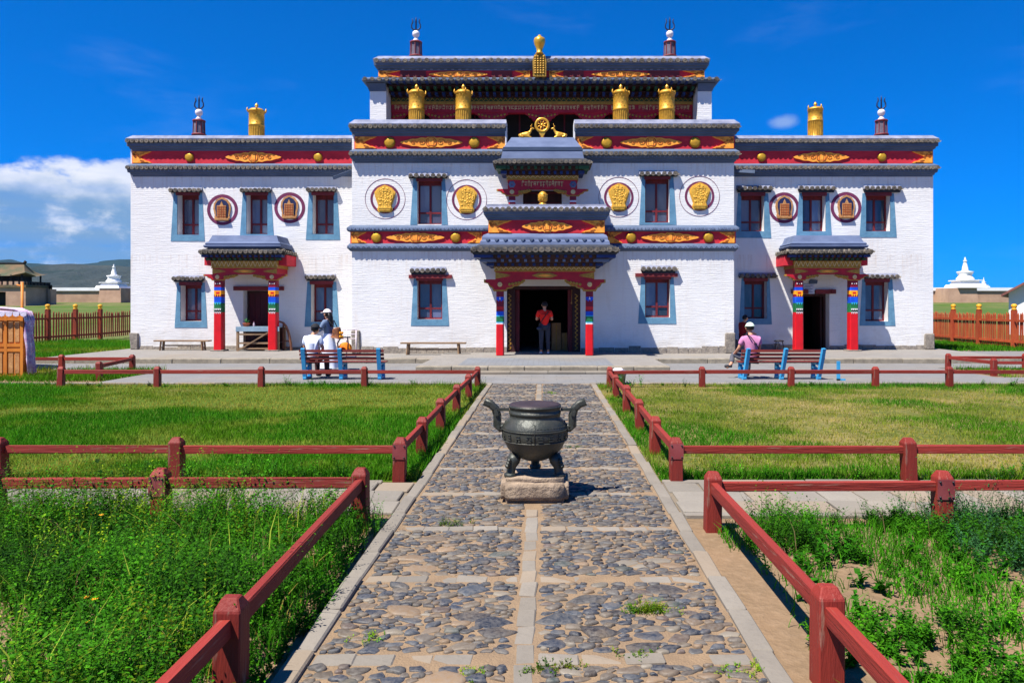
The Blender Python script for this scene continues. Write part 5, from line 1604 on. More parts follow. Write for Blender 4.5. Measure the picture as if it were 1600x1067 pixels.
# seeding grass heads, bending over
x, y = scatter(-6.5, -1.7, 2.0, 6.0, 22, 35)
h = rng.uniform(.28, .46, len(x)); cc = np.tile(G_YEL * 1.1 + .03, (len(x), 1)) * rng.uniform(.8, 1.3, (len(x), 1))
v, f, c = blades(x, y, np.zeros(len(x)), h, rng.uniform(.006, .010, len(x)), rng.uniform(.2, .7, len(x)), cc, True)
np_obj('wild_grass', v, f, m_leaf, c, kind='stuff', label='pale seeding grass stalks in the near left plot')
x, y = scatter(-6.4, -1.6, 1.8, 6.1, 9, 36, .7, 1.2)
weeds('weeds', x, y, 'broad-leaved dark weeds in the near left plot', .14, .26, 6, 6, .075, (G_DARK * .7, G_DARK), seed=12, spread=.9)
x, y = scatter(1.6, 6.4, 1.8, 6.1, 7, 37, .6, 1.2)
weeds('weeds', x, y, 'broad-leaved dark weeds in the near right plot', .08, .18, 6, 6, .065, (G_DARK * .7, G_DARK), seed=13, spread=.9)
xa, ya = scatter(-6.5, -1.6, 1.8, 6.15, 26, 38, .5, .9); xb, yb = scatter(1.5, 6.5, 1.8, 6.15, 22, 39, .5, .9)
x, y = np.concatenate([xa, xb]), np.concatenate([ya, yb])
h = rng.uniform(.10, .38, len(x)); cc = np.tile(np.array((.30, .21, .09)), (len(x), 1)) * rng.uniform(.5, 1.2, (len(x), 1))
v, f, c = blades(x, y, np.zeros(len(x)), h, rng.uniform(.004, .008, len(x)), rng.uniform(.1, 1.0, len(x)), cc, True)
np_obj('dead_stalks', v, f, m_leaf, c, kind='stuff', label='dry brown stalks among the weeds of both near plots')
# near right plot: patchy over bare sand
bias = lambda x, y: np.where(x < 1.75, -.09, .0) + np.where(x > 3.2, .05, 0) + np.where(y > 5.3, .05, 0)
x, y = scatter(1.42, 6.6, 1.6, 6.2, 180, 41, .56, 1.6, .15, bias)
weeds('weeds', x, y, 'low green weeds in patches over the near right plot', .06, .19, 8, 9, .033, (G_DARK * .8, G_FRESH * .8), seed=4)
x, y = scatter(2.9, 6.6, 3.6, 6.15, 60, 42, .55, .8)
weeds('weeds', x, y, 'grey-green bushy weeds by the right fence post', .14, .30, 7, 10, .030, (G_BLUE, G_BLUE * .8 + G_FRESH * .2), seed=5)
x, y = scatter(1.36, 6.6, 1.6, 6.2, 1700, 43, .66, 1.9, .15, bias)
h = rng.uniform(.04, .14, len(x)); t = rng.random((len(x), 1)); cc = (G_DARK * (1 - t) + G_FRESH * t) * rng.uniform(.8, 1.4, (len(x), 1))
v, f, c = blades(x, y, np.zeros(len(x)), h, rng.uniform(.004, .009, len(x)), rng.uniform(.1, .9, len(x)), cc, True)
np_obj('wild_grass', v, f, m_leaf, c, kind='stuff', label='short grass patches in the near right plot')
# tufts in the far lawns beside the path and under the rails
x1_, y1_ = scatter(-9, -1.36, 7.56, 7.95, 30, 44, .8); x2_, y2_ = scatter(-1.52, -1.33, 7.6, 16.5, 16, 45)
weeds('weeds', np.concatenate([x1_, x2_]), np.concatenate([y1_, y2_]), 'leafy tufts along the edge of the far left lawn', .08, .20, 6, 8, .034, seed=6)
x1_, y1_ = scatter(1.3, 9, 7.56, 7.95, 22, 46, .8); x2_, y2_ = scatter(1.24, 1.5, 7.6, 16.5, 10, 47)
weeds('weeds', np.concatenate([x1_, x2_]), np.concatenate([y1_, y2_]), 'leafy tufts along the edge of the far right lawn', .06, .17, 6, 8, .032, seed=7)
x1_, y1_ = scatter(-12, -1.5, 16.2, 16.6, 7, 48, .7); x2_, y2_ = scatter(1.5, 13, 16.2, 16.6, 7, 49, .7)
weeds('weeds', np.concatenate([x1_, x2_]), np.concatenate([y1_, y2_]), 'tufts under the far rails beside the plaza', .08, .24, 6, 9, .05, seed=8)
# moss cushions in the path joints
xs_, ys_ = [], []
r = np.random.default_rng(77)
for cx, cy, n in ((.62, 4.30, 46), (.05, 3.64, 20), (.48, 3.75, 14), (.98, 3.60, 16), (-.35, 3.60, 12), (.40, 9.3, 18), (.15, 15.0, 14), (-.92, 3.95, 10), (-.75, 6.0, 10)):
    xs_.append(r.normal(cx, .06, n)); ys_.append(r.normal(cy, .035, n))
weeds('moss', np.concatenate(xs_), np.concatenate(ys_), 'mossy tufts growing between the path stones', .03, .055, 6, 5, .016, (G_YEL, G_FRESH), seed=9)
# yellow flowers
for k, (fx, fy, fz) in enumerate(((X(133, 4.2), 4.2, .13), (X(148, 4.1), 4.1, .16), (X(134, 3.9), 3.9, .12), (X(158, 5.4), 5.4, .26), (X(145, 5.5), 5.5, .24))):
    e = empty('yellow_flower', (fx, fy, 0), 'small yellow flower among the weeds of the near left plot', 'flower', 'yellow flowers in the near left plot')
    mb = MB(); mb.tube([(0, 0, 0), (.004, 0, fz)], .003, 5); local('stem', mb, m_dgreen, e)
    mb = MB()
    for j in range(7):
        a = 2 * PI * j / 7; mb.add([(0, 0, fz), (.008 * math.cos(a - .5), .008 * math.sin(a - .5), fz + .008), (.024 * math.cos(a), .024 * math.sin(a), fz + .012), (.008 * math.cos(a + .5), .008 * math.sin(a + .5), fz + .008)], [(0, 1, 2, 3)])
    mb.lathe([(.007, fz), (.006, fz + .008), (0, fz + .01)], 7); local('petals', mb, m_cyel, e)

# ================================================================ low red fences
m_fence = M('red_post_paint', (.24, .025, .015), (.165, .018, .012), 7, .62, .8, .008, stretch=(1, 1, .12), wear=.40, wearc=(.24, .12, .085), rnd=.16, kind='Object')
m_rail = M('red_rail_paint', (.245, .026, .016), (.175, .019, .013), 7, .7, .9, .008, stretch=(.07, 1, 1), wear=.40, wearc=(.25, .13, .09), rnd=.14, kind='Object')
m_fmetal = M('painted_bracket', (.26, .06, .06), (.20, .035, .035), 6, .5, .2)
m_bolt = M('bolt_steel', (.05, .045, .045), None, 8, .5, .1, metal=.5)
def post_mesh(w, h, seed):
    r = random.Random(seed); mb = MB(); q = w / 2
    lo = [(-q, -q, -.05), (q, -q, -.05), (q, q, -.05), (-q, q, -.05)]
    mid = [(x * r.uniform(.97, 1.03), y * r.uniform(.97, 1.03), h - .055) for x, y, _ in lo]
    c = .40
    hi = [(x * c * 1.5, y * c * 1.1, h - .006 * r.random()) for x, y, _ in lo]
    v = lo + mid + hi
    f = [(3, 2, 1, 0), (8, 9, 10, 11)]
    for b in (0, 4):
        f += [(b + k, b + (k + 1) % 4, b + 4 + (k + 1) % 4, b + 4 + k) for k in range(4)]
    mb.add(v, f)
    me = mb.mesh('post', [m_fence])
    bm = bmesh.new(); bm.from_mesh(me); bmesh.ops.bevel(bm, geom=list(bm.edges), offset=.006, segments=1, affect='EDGES'); bm.to_mesh(me); bm.free()
    return me
POSTS = [post_mesh(.125, .48, k) for k in range(5)]
mbk = MB(); mbk.box(-.068, .068, -.069, -.0635, .26, .42)
for bx_ in (-.05, .05):
    for bz_ in (.28, .40): mbk.lathe([(.009, 0), (.009, .008), (0, .010)], 6, (bx_, -.069, bz_), 1, axis='y')
ME_BRK = mbk.mesh('bracket', [m_fmetal, m_bolt])
def rail(parent, a, b, z0=.312, z1=.395, t=.055):
    d = Vector((b[0] - a[0], b[1] - a[1], 0)); L = d.length
    bm = bmesh.new()
    bmesh.ops.create_cube(bm, size=1, matrix=Matrix.Diagonal((L, t, z1 - z0, 1)))
    bmesh.ops.bevel(bm, geom=list(bm.edges), offset=.005, segments=1, affect='EDGES')
    for v in bm.verts: v.co.y += random.uniform(-.004, .004); v.co.z += random.uniform(-.004, .004)
    me = bpy.data.meshes.new('rail'); bm.to_mesh(me); bm.free(); me.materials.append(m_rail)
    o = inst('rail', me, parent, ((a[0] + b[0]) / 2, (a[1] + b[1]) / 2, (z0 + z1) / 2), (0, 0, math.atan2(d.y, d.x)))
def fence(label, pts, hs=1.0, brk=(), group='low red rail fences round the lawns', lean=.03):
    e = empty('low_rail_fence', (pts[0][0], pts[0][1], 0), label, 'fence', group)
    for k, p in enumerate(pts):
        o = inst('post', random.choice(POSTS), e, (p[0], p[1], 0), (random.uniform(-lean, lean), random.uniform(-lean, lean), random.uniform(-.04, .04)), (1, 1, hs))
        if k in brk:
            q = inst('bracket', ME_BRK, o, (p[0], p[1], 0)); q.location = (0, 0, 0)
    for a, b in zip(pts, pts[1:]):
        d = Vector((b[0] - a[0], b[1] - a[1])); d.normalize(); g = .058
        rail(e, (a[0] + d.x * g, a[1] + d.y * g), (b[0] - d.x * g, b[1] - d.y * g), .312 * hs + random.uniform(-.006, .006), .395 * hs + random.uniform(-.006, .006))
    return e
fence('low red fence round the weedy near left plot', [(-7.0, 6.02), (-4.48, 6.0), (-3.13, 6.02), (-1.50, 6.02), (-1.43, 3.36), (-1.42, .9)], brk=(2,), lean=.012)
fence('low red fence round the sandy near right plot', [(7.3, 5.95), (5.3, 5.95), (3.20, 5.92), (1.35, 5.9), (1.345, 3.5), (1.34, 1.0)], brk=(2,), lean=.012)
fence('low red fence round the green far left lawn', [(-7.4, 7.52), (-5.56, 7.52), (-3.75, 7.52), (-1.477, 7.52), (-1.48, 8.9), (-1.50, 10.7), (-1.50, 12.6), (-1.48, 14.5), (-1.47, 16.3), (-3.97, 16.3), (-6.26, 16.3), (-8.56, 16.3), (-10.7, 16.3)], .965, brk=(3,))
fence('low red fence round the dry far right lawn', [(9.5, 7.5), (6.2, 7.5), (3.72, 7.5), (1.345, 7.5), (1.35, 8.96), (1.38, 10.6), (1.40, 12.5), (1.41, 14.4), (1.44, 16.2), (3.5, 16.3), (5.47, 16.3), (7.34, 16.3), (8.98, 16.3), (10.9, 16.3), (13.2, 16.3)], .965, brk=(3,))
fence('low red fence of the small enclosure beside the ger', [(-10.75, 17.8), (-11.35, 20.3), (-13.3, 20.3), (-15.6, 20.3)], .965)
fence('low red fence of the small enclosure at the right edge', [(16.4, 18.5), (13.9, 18.8), (11.55, 18.9), (11.42, 20.8), (13.6, 20.8), (16.2, 20.8)], .965)
# ================================================================ things in the court
m_bronze = M('dark_bronze', (.036, .042, .034), (.066, .062, .048), 6, .45, .7, .008, bscale=30, metal=.35, spec=.5, wear=.34, wearc=(.11, .12, .085))
m_lid = M('dull_lid', s(70, 58, 62), s(54, 46, 50), 5, .6, .3, .005, metal=.3)
m_granite = M('tan_granite', s(160, 140, 118), s(120, 104, 88), 9, .95, 1.0, .022, bscale=26)
# stone block
def rough_block(sx, sy, sz, seed):
    bm = bmesh.new(); bmesh.ops.create_cube(bm, size=1, matrix=Matrix.Diagonal((sx, sy, sz, 1)))
    bmesh.ops.bevel(bm, geom=list(bm.edges), offset=.045, segments=2, affect='EDGES')
    bmesh.ops.subdivide_edges(bm, edges=list(bm.edges), cuts=3, use_grid_fill=True)
    r = random.Random(seed)
    for v in bm.verts:
        n = v.co.normalized(); v.co += n * r.uniform(-.006, .006); v.co.z += sz / 2
    me = bpy.data.meshes.new('block'); bm.to_mesh(me); bm.free()
    me.polygons.foreach_set('use_smooth', [True] * len(me.polygons)); return me
me = rough_block(.62, .50, .235, 4); me.materials.append(m_granite)
o = bpy.data.objects.new('stone_plinth', me); COL.objects.link(o); o.location = (-.085, 6.9, .0)
tag(o, 'rough tan stone block under the bronze cauldron', 'plinth')
POT = Vector((-.085, 6.9, .225))
e = empty('bronze_cauldron', POT, 'dark bronze tripod incense cauldron with flared handles on a stone block', 'cauldron')
mb = MB()
mb.lathe([(0, .135), (.10, .142), (.19, .18), (.255, .25), (.292, .33), (.302, .40), (.296, .43), (.300, .435), (.296, .45), (.270, .505), (.245, .53), (.236, .54), (.238, .565), (.244, .57), (.244, .59), (.236, .595), (.236, .625), (.246, .63), (.246, .65), (.20, .65)], 44)
body = local('bowl', mb, m_bronze, e)
mb = MB(); mb.lathe([(.0, .665), (.20, .664), (.236, .660), (.24, .65), (.24, .64)], 36); local('lid', mb, m_lid, e)
mb = MB()
mb.lathe([(.299, .325), (.306, .33), (.299, .335)], 44); mb.lathe([(.303, .425), (.309, .43), (.303, .435)], 44)
for k in range(18):            # raised signs round the belly
    a = 2 * PI * k / 18
    for j in range(3):
        z = .355 + j * .022; rr = .302
        for q in ((-1, 1) if (k * 3 + j) % 4 == 0 else (0,)):
            w = .045 if q == 0 else .018
            c = Vector((rr * math.cos(a), rr * math.sin(a), z)); tdir = Vector((-math.sin(a), math.cos(a), 0))
            cc = c + tdir * q * .016
            mb.beam(cc - tdir * w / 2, cc + tdir * w / 2, .012, .010, 0)
for k in range(12):            # panels of characters on the shoulder
    a = -PI / 2 + .1 + k * .11; r0 = random.Random(k)
    for j in range(3):
        t = .2 + j * .3; rr = .296 - t * .04; z = .452 + t * .055
        c = Vector((rr * math.cos(a), rr * math.sin(a), z)); tdir = Vector((-math.sin(a), math.cos(a), 0))
        mb.beam(c - tdir * .011, c + tdir * .011, .01, .006, 0)
        if r0.random() < .6: mb.beam(c - Vector((0, 0, .007)), c + Vector((0, 0, .007)), .01, .006, 0)
for a in (-PI / 2, PI / 2, 0, PI):
    mb.tube([(.306 * math.cos(a), .306 * math.sin(a), .34), (.303 * math.cos(a), .303 * math.sin(a), .44), (.275 * math.cos(a), .275 * math.sin(a), .505)], .005, 5)
local('relief', mb, m_bronze, body)
for sg in (-1, 1):
    mb = MB()
    pts = [(.285, 0, .445), (.325, 0, .43), (.352, 0, .455), (.352, 0, .55), (.372, 0, .615), (.415, 0, .655), (.475, 0, .680)]
    pts = [(sg * x, y, z) for x, y, z in pts]
    for a, b in zip(pts, pts[1:]): mb.beam(a, b, .075, .034, 0)
    mb.tube(pts, .024, 8, flat=1.6)
    mb.beam((sg * .24, 0, .605), (sg * .36, 0, .605), .04, .028, 0)
    local('handle', mb, m_bronze, e)
for a in (R(-152), R(-28), R(90)):
    mb = MB(); ca, sa = math.cos(a), math.sin(a)
    pr = [(.20, .20, .055), (.225, .15, .062), (.235, .12, .05), (.245, .09, .042), (.25, .05, .040), (.256, .02, .046), (.258, 0, .05)]
    mb.tube([(r * ca, r * sa, z) for r, z, q in pr], [q for r, z, q in pr], 12)
    for k in range(3): mb.lathe([(0, .025), (.02, .01), (.024, 0)], 8, ((.262 + .01 * k) * ca, (.262 + .01 * k) * sa - .03, .16 - k * .025), axis='y')
    mb.lathe([(.05, 0), (.056, .01), (.056, .03), (.046, .04)], 12, (.257 * ca, .257 * sa, 0))
    local('leg', mb, m_bronze, e)

# ---- park benches
m_bred = M('bench_red', (.20, .030, .022), (.15, .028, .022), 5, .5, .3, .004, stretch=(.4, 1, 1), wear=.33, wearc=(.30, .17, .09), rnd=.08)
m_bblue = M('bench_blue', s(66, 160, 204), s(46, 132, 182), 5, .45, .2, .004)
def bench(label, xs_, y0, lean=0):
    cx = sum(xs_) / 3
    e = empty('park_bench', (cx, y0, .02), label, 'bench', 'red and blue benches at the lawn edge')
    for x in xs_:
        mb = MB(); x -= cx
        mb.beam((x, .06, 0), (x + lean, -.13, .76), .09, .07); mb.beam((x, .42, 0), (x, .40, .40), .09, .07)
        mb.beam((x, .02, .375), (x, .46, .385), .08, .05, 0); mb.beam((x, .0, .05), (x, .48, .03), .08, .05); mb.lathe([(.05, .02), (.05, -.06)], 10, (x, .24, .25), axis='y')
        mb.beam((x, .07, .1), (x, .40, .36), .05, .04)
        local('support', mb, m_bblue, e)
    x0, x1 = xs_[0] - cx - .10, xs_[-1] - cx + .12
    bm_ = lambda a, b: MB().beam((x0, a[0], a[1]), (x1, a[0], a[1]), b[0], b[1])
    for z, y in ((.70, -.075), (.61, -.053), (.52, -.03)):
        local('back_slat', MB().beam((x0, y, z), (x1, y, z), .028, .062, 0), m_bred, e)
    for y in (.07, .17, .27, .37):
        local('seat_slat', MB().box(x0, x1, y - .04, y + .04, .405, .43), m_bred, e)
    return e
bench('red-slatted park bench with blue supports where a man in white sits', (-5.78, -4.90, -3.97), 17.75)
bench('red-slatted park bench with blue supports where a man in pink sits', (4.84, 5.74, 6.64), 17.75, .06)
# stub of a blue support left standing by the right bench
e = thing_mesh('blue_stake', MB().box(-.035, .035, -.03, .03, 0, .46).box(-.035, .16, -.03, .03, 0, .04), m_bblue, (X(1310, 17.6), 17.6, .02), label='short blue stake standing right of the bench with the man in pink', cat='stake')

# ---- plain wooden benches
m_gwood = M('weathered_wood', s(150, 122, 92), s(108, 86, 66), 5, .85, .5, .008, stretch=(.3, 1, 1))
def plank_bench(label, x0, x1, y, h, m=None):
    e = empty('plank_bench', ((x0 + x1) / 2, y, GZ), label, 'bench'); L = (x1 - x0) / 2
    local('seat', MB().box(-L, L, -.16, .16, h - .05, h), m_gwood, e)
    for sg in (-1, 1):
        for yy in (-.1, .1): local('leg', MB().beam((sg * (L - .22), yy * 1.2, 0), (sg * (L - .25), yy, h - .05), .07, .06), m_gwood, e)
    local('stretcher', MB().beam((-L + .26, 0, .18), (L - .26, 0, .18), .07, .05), m_gwood, e)
plank_bench('plain wooden bench against the wall of the left wing', X(241, 27.3), X(326, 27.3), 27.4, .38)
plank_bench('plain wooden bench left of the main porch', X(625, 24.7), X(727, 24.7), 24.9, .42)

# ---- stall table under the left porch
tx0, tx1, ty = -11.20, -9.72, 27.25
e = empty('stall_table', ((tx0 + tx1) / 2, ty, GZ), 'rough wooden stall table with grey-blue sheet top under the left porch', 'table')
hw = (tx1 - tx0) / 2; hd = .33; H = .86
mb = MB(); mb.box(-hw - .05, hw + .05, -hd - .05, hd + .05, H, H + .03); mb.box(-hw - .052, hw + .052, -hd - .056, -hd - .050, H - .14, H + .026)
local('sheet_top', mb, M('grey_blue_sheet', s(140, 164, 178), s(112, 136, 152), 4, .5, .3, .01), e)
for sx in (-1, 1):
    for sy in (-1, 1): local('leg', MB().box(sx * hw - .04, sx * hw + .04, sy * hd - .04, sy * hd + .04, 0, H), m_gwood, e)
for z in (.58, .26, .06): local('rail', MB().box(-hw + .04, hw - .04, -hd - .03, -hd + .02, z, z + .06), m_gwood, e)
local('brace', MB().beam((-hw + .05, -hd - .05, .04), (hw - .25, -hd - .05, .74), .05, .03, 0, up=(0, 1, 0)), m_gwood, e)
local('shelf', MB().box(-hw + .04, hw - .04, -hd + .02, hd, .28, .31), m_dwood, e)
local('back_panel', MB().box(-hw + .04, hw - .04, hd - .02, hd, .0, H - .02), m_dwood, e)
e = empty('potted_aloe', (-10.98, ty - .1, GZ + H + .03), 'small terracotta pot with a green aloe on the stall table', 'plant')
mb = MB(); mb.lathe([(.09, 0), (.12, .10), (.13, .10), (.13, .125), (.11, .125), (.105, .10), (0, .10)], 16); local('pot', mb, M('terracotta', s(190, 100, 66), s(160, 80, 54), 6, .8, .3), e)
mb = MB()
for k in range(9):
    a = k * 2.4; r = .03 + .05 * (k % 3); h = .22 - .04 * (k % 3)
    mb.tube([(0, 0, .1), (r * .5 * math.cos(a), r * .5 * math.sin(a), .1 + h * .55), (r * math.cos(a), r * math.sin(a), .1 + h)], [.022, .018, .002], 5, flat=.5)
local('leaves', mb, M('aloe_green', (.03, .20, .035), (.02, .13, .03), 5, .5, .1), e)
e = empty('small_bottle', (-10.70, ty - .1, GZ + H + .03), 'small pink-capped bottle beside the aloe on the stall table', 'bottle')
mb = MB(); mb.lathe([(.03, 0), (.035, .01), (.035, .10), (.015, .14), (.015, .16)], 12); local('bottle_body', mb, M('pale_bottle', s(190, 170, 180), None, 4, .2, 0), e)
mb = MB(); mb.lathe([(.018, .16), (.018, .19), (0, .19)], 10); local('cap', mb, m_purple, e)
mb = MB(); pts = [(-.26, 0, 1.06), (-.10, 0, 1.08), (.05, 0, 1.03), (.16, 0, .90), (.24, 0, .70), (.30, 0, .45), (.34, .0, .20), (.36, .0, 0)]
for a, b in zip(pts, pts[1:]): mb.beam(a, b, .05, .13, 0, up=(0, 1, 0))
mb.beam((.05, .03, 0), (.05, .03, 1.0), .05, .05); mb.beam((.05, .03, .35), (.33, .03, .35), .04, .05); mb.beam((.05, .03, .12), (.34, .03, .12), .04, .05)
thing_mesh('bent_wood_frame', mb, M('brown_bentwood', s(130, 84, 58), s(96, 60, 44), 5, .6, .3), (X(431, 26.6), 26.55 + .65, GZ), label='curved brown wooden frame leaning at the right end of the stall table', cat='frame')

# ---- bucket, orange bag on its stand, dark stool
mb = MB()
mb.lathe([(.0, .01), (.115, .01), (.12, 0), (.165, .30), (.175, .31), (.165, .315), (.155, .30), (.11, .02), (0, .02)], 20)
m_zinc = M('zinc', s(150, 160, 176), s(118, 128, 146), 6, .35, .2, .004, metal=.6)
e = empty('zinc_bucket', (X(968, 16.7), 16.72, .02), 'grey zinc bucket behind the fence corner right of the path', 'bucket')
local('pail', mb, m_zinc, e)
mb = MB(); mb.tube([(-.17, 0, .30), (-.14, -.06, .22), (0, -.16, .16), (.14, -.06, .22), (.17, 0, .30)], .008, 6); local('bail_handle', mb, m_zinc, e)
mb = MB(); mb.lathe([(0, .36), (.08, .37), (.12, .34), (.13, .30), (.0, .29)], 14, (-.03, 0, 0)); local('white_rag', mb, m_cwhite, e)
bx, by = X(538, 23.3), 23.35
e = empty('orange_rucksack', (bx, by, GZ), 'orange rucksack on a wire stand by the left corner of the central block', 'rucksack'); e.scale = (1.2, 1.1, 1.2)
J = [(0, 0, .16, .20), (0, 0, .30, .23), (0, .02, .44, .17), (.20, .05, .34, .10), (-.02, -.16, .24, .09)]
skin_mesh('bag', J, [(0, 1), (1, 2), (1, 3), (1, 4)], M('orange_cloth', s(244, 138, 20), s(220, 110, 14), 4, .7, .4, .01), 2, e, 1)
mb = MB()
for x in (-.25, .0, .25): mb.tube([(x, .20, 0), (x, .22, .74)], .016, 6)
for z in (.50, .62, .74): mb.tube([(-.27, .22, z), (.27, .22, z)], .016, 6)
mb.tube([(-.25, .2, .02), (.25, .2, .02)], .014, 6)
local('wire_stand', mb, m_cwhite, e)
mb = MB(); mb.tube([(-.12, -.16, .2), (-.14, -.20, .4), (-.08, -.05, .56)], .02, 6); mb.tube([(.12, -.16, .2), (.14, -.20, .4), (.08, -.05, .56)], .02, 6); mb.box(-.12, .12, .1, .16, .52, .56)
local('straps', mb, m_cblack, e)
e = empty('dark_stool', (X(1217, 27.3), 27.3, GZ), 'low dark stool against the wall left of the right porch', 'stool')
mb = MB(); mb.lathe([(0, .33), (.17, .33), (.18, .35), (.16, .38), (0, .39)], 16); local('seat', mb, m_cblack, e)
for k in range(3):
    a = k * 2 * PI / 3; local('leg', MB().tube([(.13 * math.cos(a), .13 * math.sin(a), .33), (.19 * math.cos(a), .19 * math.sin(a), 0)], .016, 6), m_cblack, e)
# cardboard boxes inside the hall
m_card = M('cardboard', s(176, 132, 84), s(150, 110, 70), 4, .85, .2)
for i, (x0, x1, z1, y) in enumerate(((X(862, 26.7), X(876.5, 26.7), 1.18, 26.65), (X(877.5, 26.7), X(889, 26.7), .82, 26.7))):
    e = empty('cardboard_box', ((x0 + x1) / 2, y + .2, .2), ('taller brown carton' if i == 0 else 'lower brown carton') + ' standing just inside the main door', 'box', 'cartons inside the main door')
    w = (x1 - x0) / 2
    nb = 2
    local('carton', MB().box(-w, w, -.2, .2, 0, z1 - .2), m_card, e)
    local('tape', MB().box(-.02, .02, -.203, -.199, .0, z1 - .2), m_ochre, e)

# ================================================================ people
m_skin = M('skin', s(206, 152, 120), s(188, 132, 102), 5, .55, .1, .002)
m_hair = M('black_hair', s(28, 22, 22), s(18, 14, 14), 8, .45, .4, .006, stretch=(1, 1, .3))
def cloth(name, c): return M(name, s(*c), tuple(x * .8 for x in s(*c)), 4, .85, .35, .01, bscale=9)
def hand(ex, wr, d, pn, side):
    """five fingers, bent and unequal, rooted in the palm"""
    wr, d, pn = Vector(wr), Vector(d).normalized(), Vector(pn).normalized()
    sdv = d.cross(pn).normalized() * side
    for k, (o, l) in enumerate(((-.028, .062), (-.010, .072), (.010, .068), (.027, .052))):
        b = wr + d * .075 + sdv * o
        ex.tube([b, b + d * l * .45 + pn * .006, b + d * l * .78 + pn * .02, b + d * l * .92 + pn * .036], [.0095, .009, .008, .006], 6)
    b = wr + d * .03 - sdv * .032
    ex.tube([b, b + d * .03 - sdv * .022 + pn * .01, b + d * .055 - sdv * .028 + pn * .02], [.011, .010, .007], 6)
def person(label, loc, rz, J, shirt, trousers, shoes, hair='short', hat=None, sleeve='short', skirt=None, female=False, top_r=1.0):
    """J: joints pelvis, spine, chest, neck, head (centre of skull), sh/el/wr, hip/kn/an/toe with index 0 left, 1 right; built facing +y"""
    e = empty('person', loc, label, 'person', rz=rz)
    V_ = {k: Vector(v) for k, v in J.items()}
    pts = []; idx = {}
    def add(n, r): idx[n] = len(pts); pts.append((*V_[n], r))
    add('pelvis', .100); add('spine', .085); add('chest', .085); add('neck', .050)
    hd = V_['head']; hdir = V_.get('face', Vector((0, 1, 0))).normalized()
    V_['jaw'] = hd + hdir * .015 - Vector((0, 0, .055)); V_['crown'] = hd - hdir * .008 + Vector((0, 0, .055))
    add('jaw', .066); add('head', .092); add('crown', .074)
    E = [('pelvis', 'spine'), ('spine', 'chest'), ('chest', 'neck'), ('neck', 'jaw'), ('jaw', 'head'), ('head', 'crown')]
    for sd in ('L', 'R'):
        add('sh' + sd, .048); add('el' + sd, .042); add('wr' + sd, .030)
        V_['pm' + sd] = V_['wr' + sd] + (V_['wr' + sd] - V_['el' + sd]).normalized() * .06; add('pm' + sd, .034)
        add('hip' + sd, .085); add('kn' + sd, .060); add('cf' + sd, .058) if False else None
        add('an' + sd, .042); add('toe' + sd, .034)
        E += [('chest', 'sh' + sd), ('sh' + sd, 'el' + sd), ('el' + sd, 'wr' + sd), ('wr' + sd, 'pm' + sd), ('pelvis', 'hip' + sd), ('hip' + sd, 'kn' + sd), ('kn' + sd, 'an' + sd), ('an' + sd, 'toe' + sd)]
    ex = MB()
    for sd, q in (('L', 1), ('R', -1)):
        d = V_['wr' + sd] - V_['el' + sd]; hand(ex, V_['wr' + sd], d, Vector((0, .4, -1)) if abs(d.normalized().z) < .8 else Vector((0, 1, 0)), q)
    side = hdir.cross(Vector((0, 0, 1))).normalized()
    for q in (-1, 1):
        c = hd + side * q * .086 - Vector((0, 0, .012)) - hdir * .005
        ex.tube([c - Vector((0, 0, .028)), c + side * q * .012, c + Vector((0, 0, .03))], [.008, .016, .008], 6)
    nb = hd + hdir * .088 - Vector((0, 0, .012)); ex.tube([nb + Vector((0, 0, .03)) - hdir * .012, nb + hdir * .012 - Vector((0, 0, .012)), nb - Vector((0, 0, .02)) - hdir * .006], [.008, .014, .009], 6)
    skin_mesh('body', pts, [(idx[a], idx[b]) for a, b in E], m_skin, 2, e, 0, ex)
    mb = MB()
    for q in (-1, 1):
        c = hd + hdir * .080 + side * q * .034 + Vector((0, 0, .004)); mb.lathe([(0, -.011), (.011, 0), (0, .011)], 6, c)
    local('eyes', mb, m_cblack, e)
    mb = MB(); c = hd + hdir * .082 - Vector((0, 0, .055)); mb.beam(c - side * .022, c + side * .022, .012, .009); local('mouth', mb, m_lintel, e)
    # shirt
    def lerp(a, b, t): return V_[a] * (1 - t) + V_[b] * t
    P = [(*(lerp('pelvis', 'spine', .0) - Vector((0, 0, .04))), .150 * top_r), (*V_['spine'], .142 * top_r), (*V_['chest'], .150 * top_r), (*lerp('chest', 'neck', .86), .074)]
    Es = [(0, 1), (1, 2), (2, 3)]
    for sd in ('L', 'R'):
        b = len(P); P.append((*V_['sh' + sd], .085)); Es.append((2, b))
        if sleeve == 'short': P.append((*lerp('sh' + sd, 'el' + sd, .72), .068)); Es.append((b, b + 1))
        else:
            P.append((*V_['el' + sd], .056)); P.append((*lerp('el' + sd, 'wr' + sd, .88), .042)); Es += [(b, b + 1), (b + 1, b + 2)]
    skin_mesh('shirt', P, Es, shirt, 2, e, 1)
    if skirt is None:
        P = [(*V_['pelvis'], .142)]; Es = []
        for sd in ('L', 'R'):
            b = len(P); P += [(*V_['hip' + sd], .112), (*V_['kn' + sd], .080), (*(lerp('kn' + sd, 'an' + sd, .93)), .062)]; Es += [(0, b), (b, b + 1), (b + 1, b + 2)]
        skin_mesh('trousers', P, Es, trousers, 2, e, 0)
    else:
        mb = MB(); n = 28; prof = [(.135, V_['pelvis'].z + .10), (.17, V_['pelvis'].z - .05), (.22, .60), (.27, .30), (.31, .08)]
        vv = []; ff = []
        for i, (r, z) in enumerate(prof):
            for k in range(n):
                a = 2 * PI * k / n; rr = r * (1 + .07 * math.sin(a * 7 + i) * i / 4); vv.append((V_['pelvis'].x + rr * math.cos(a) * .92, V_['pelvis'].y + rr * math.sin(a), z))
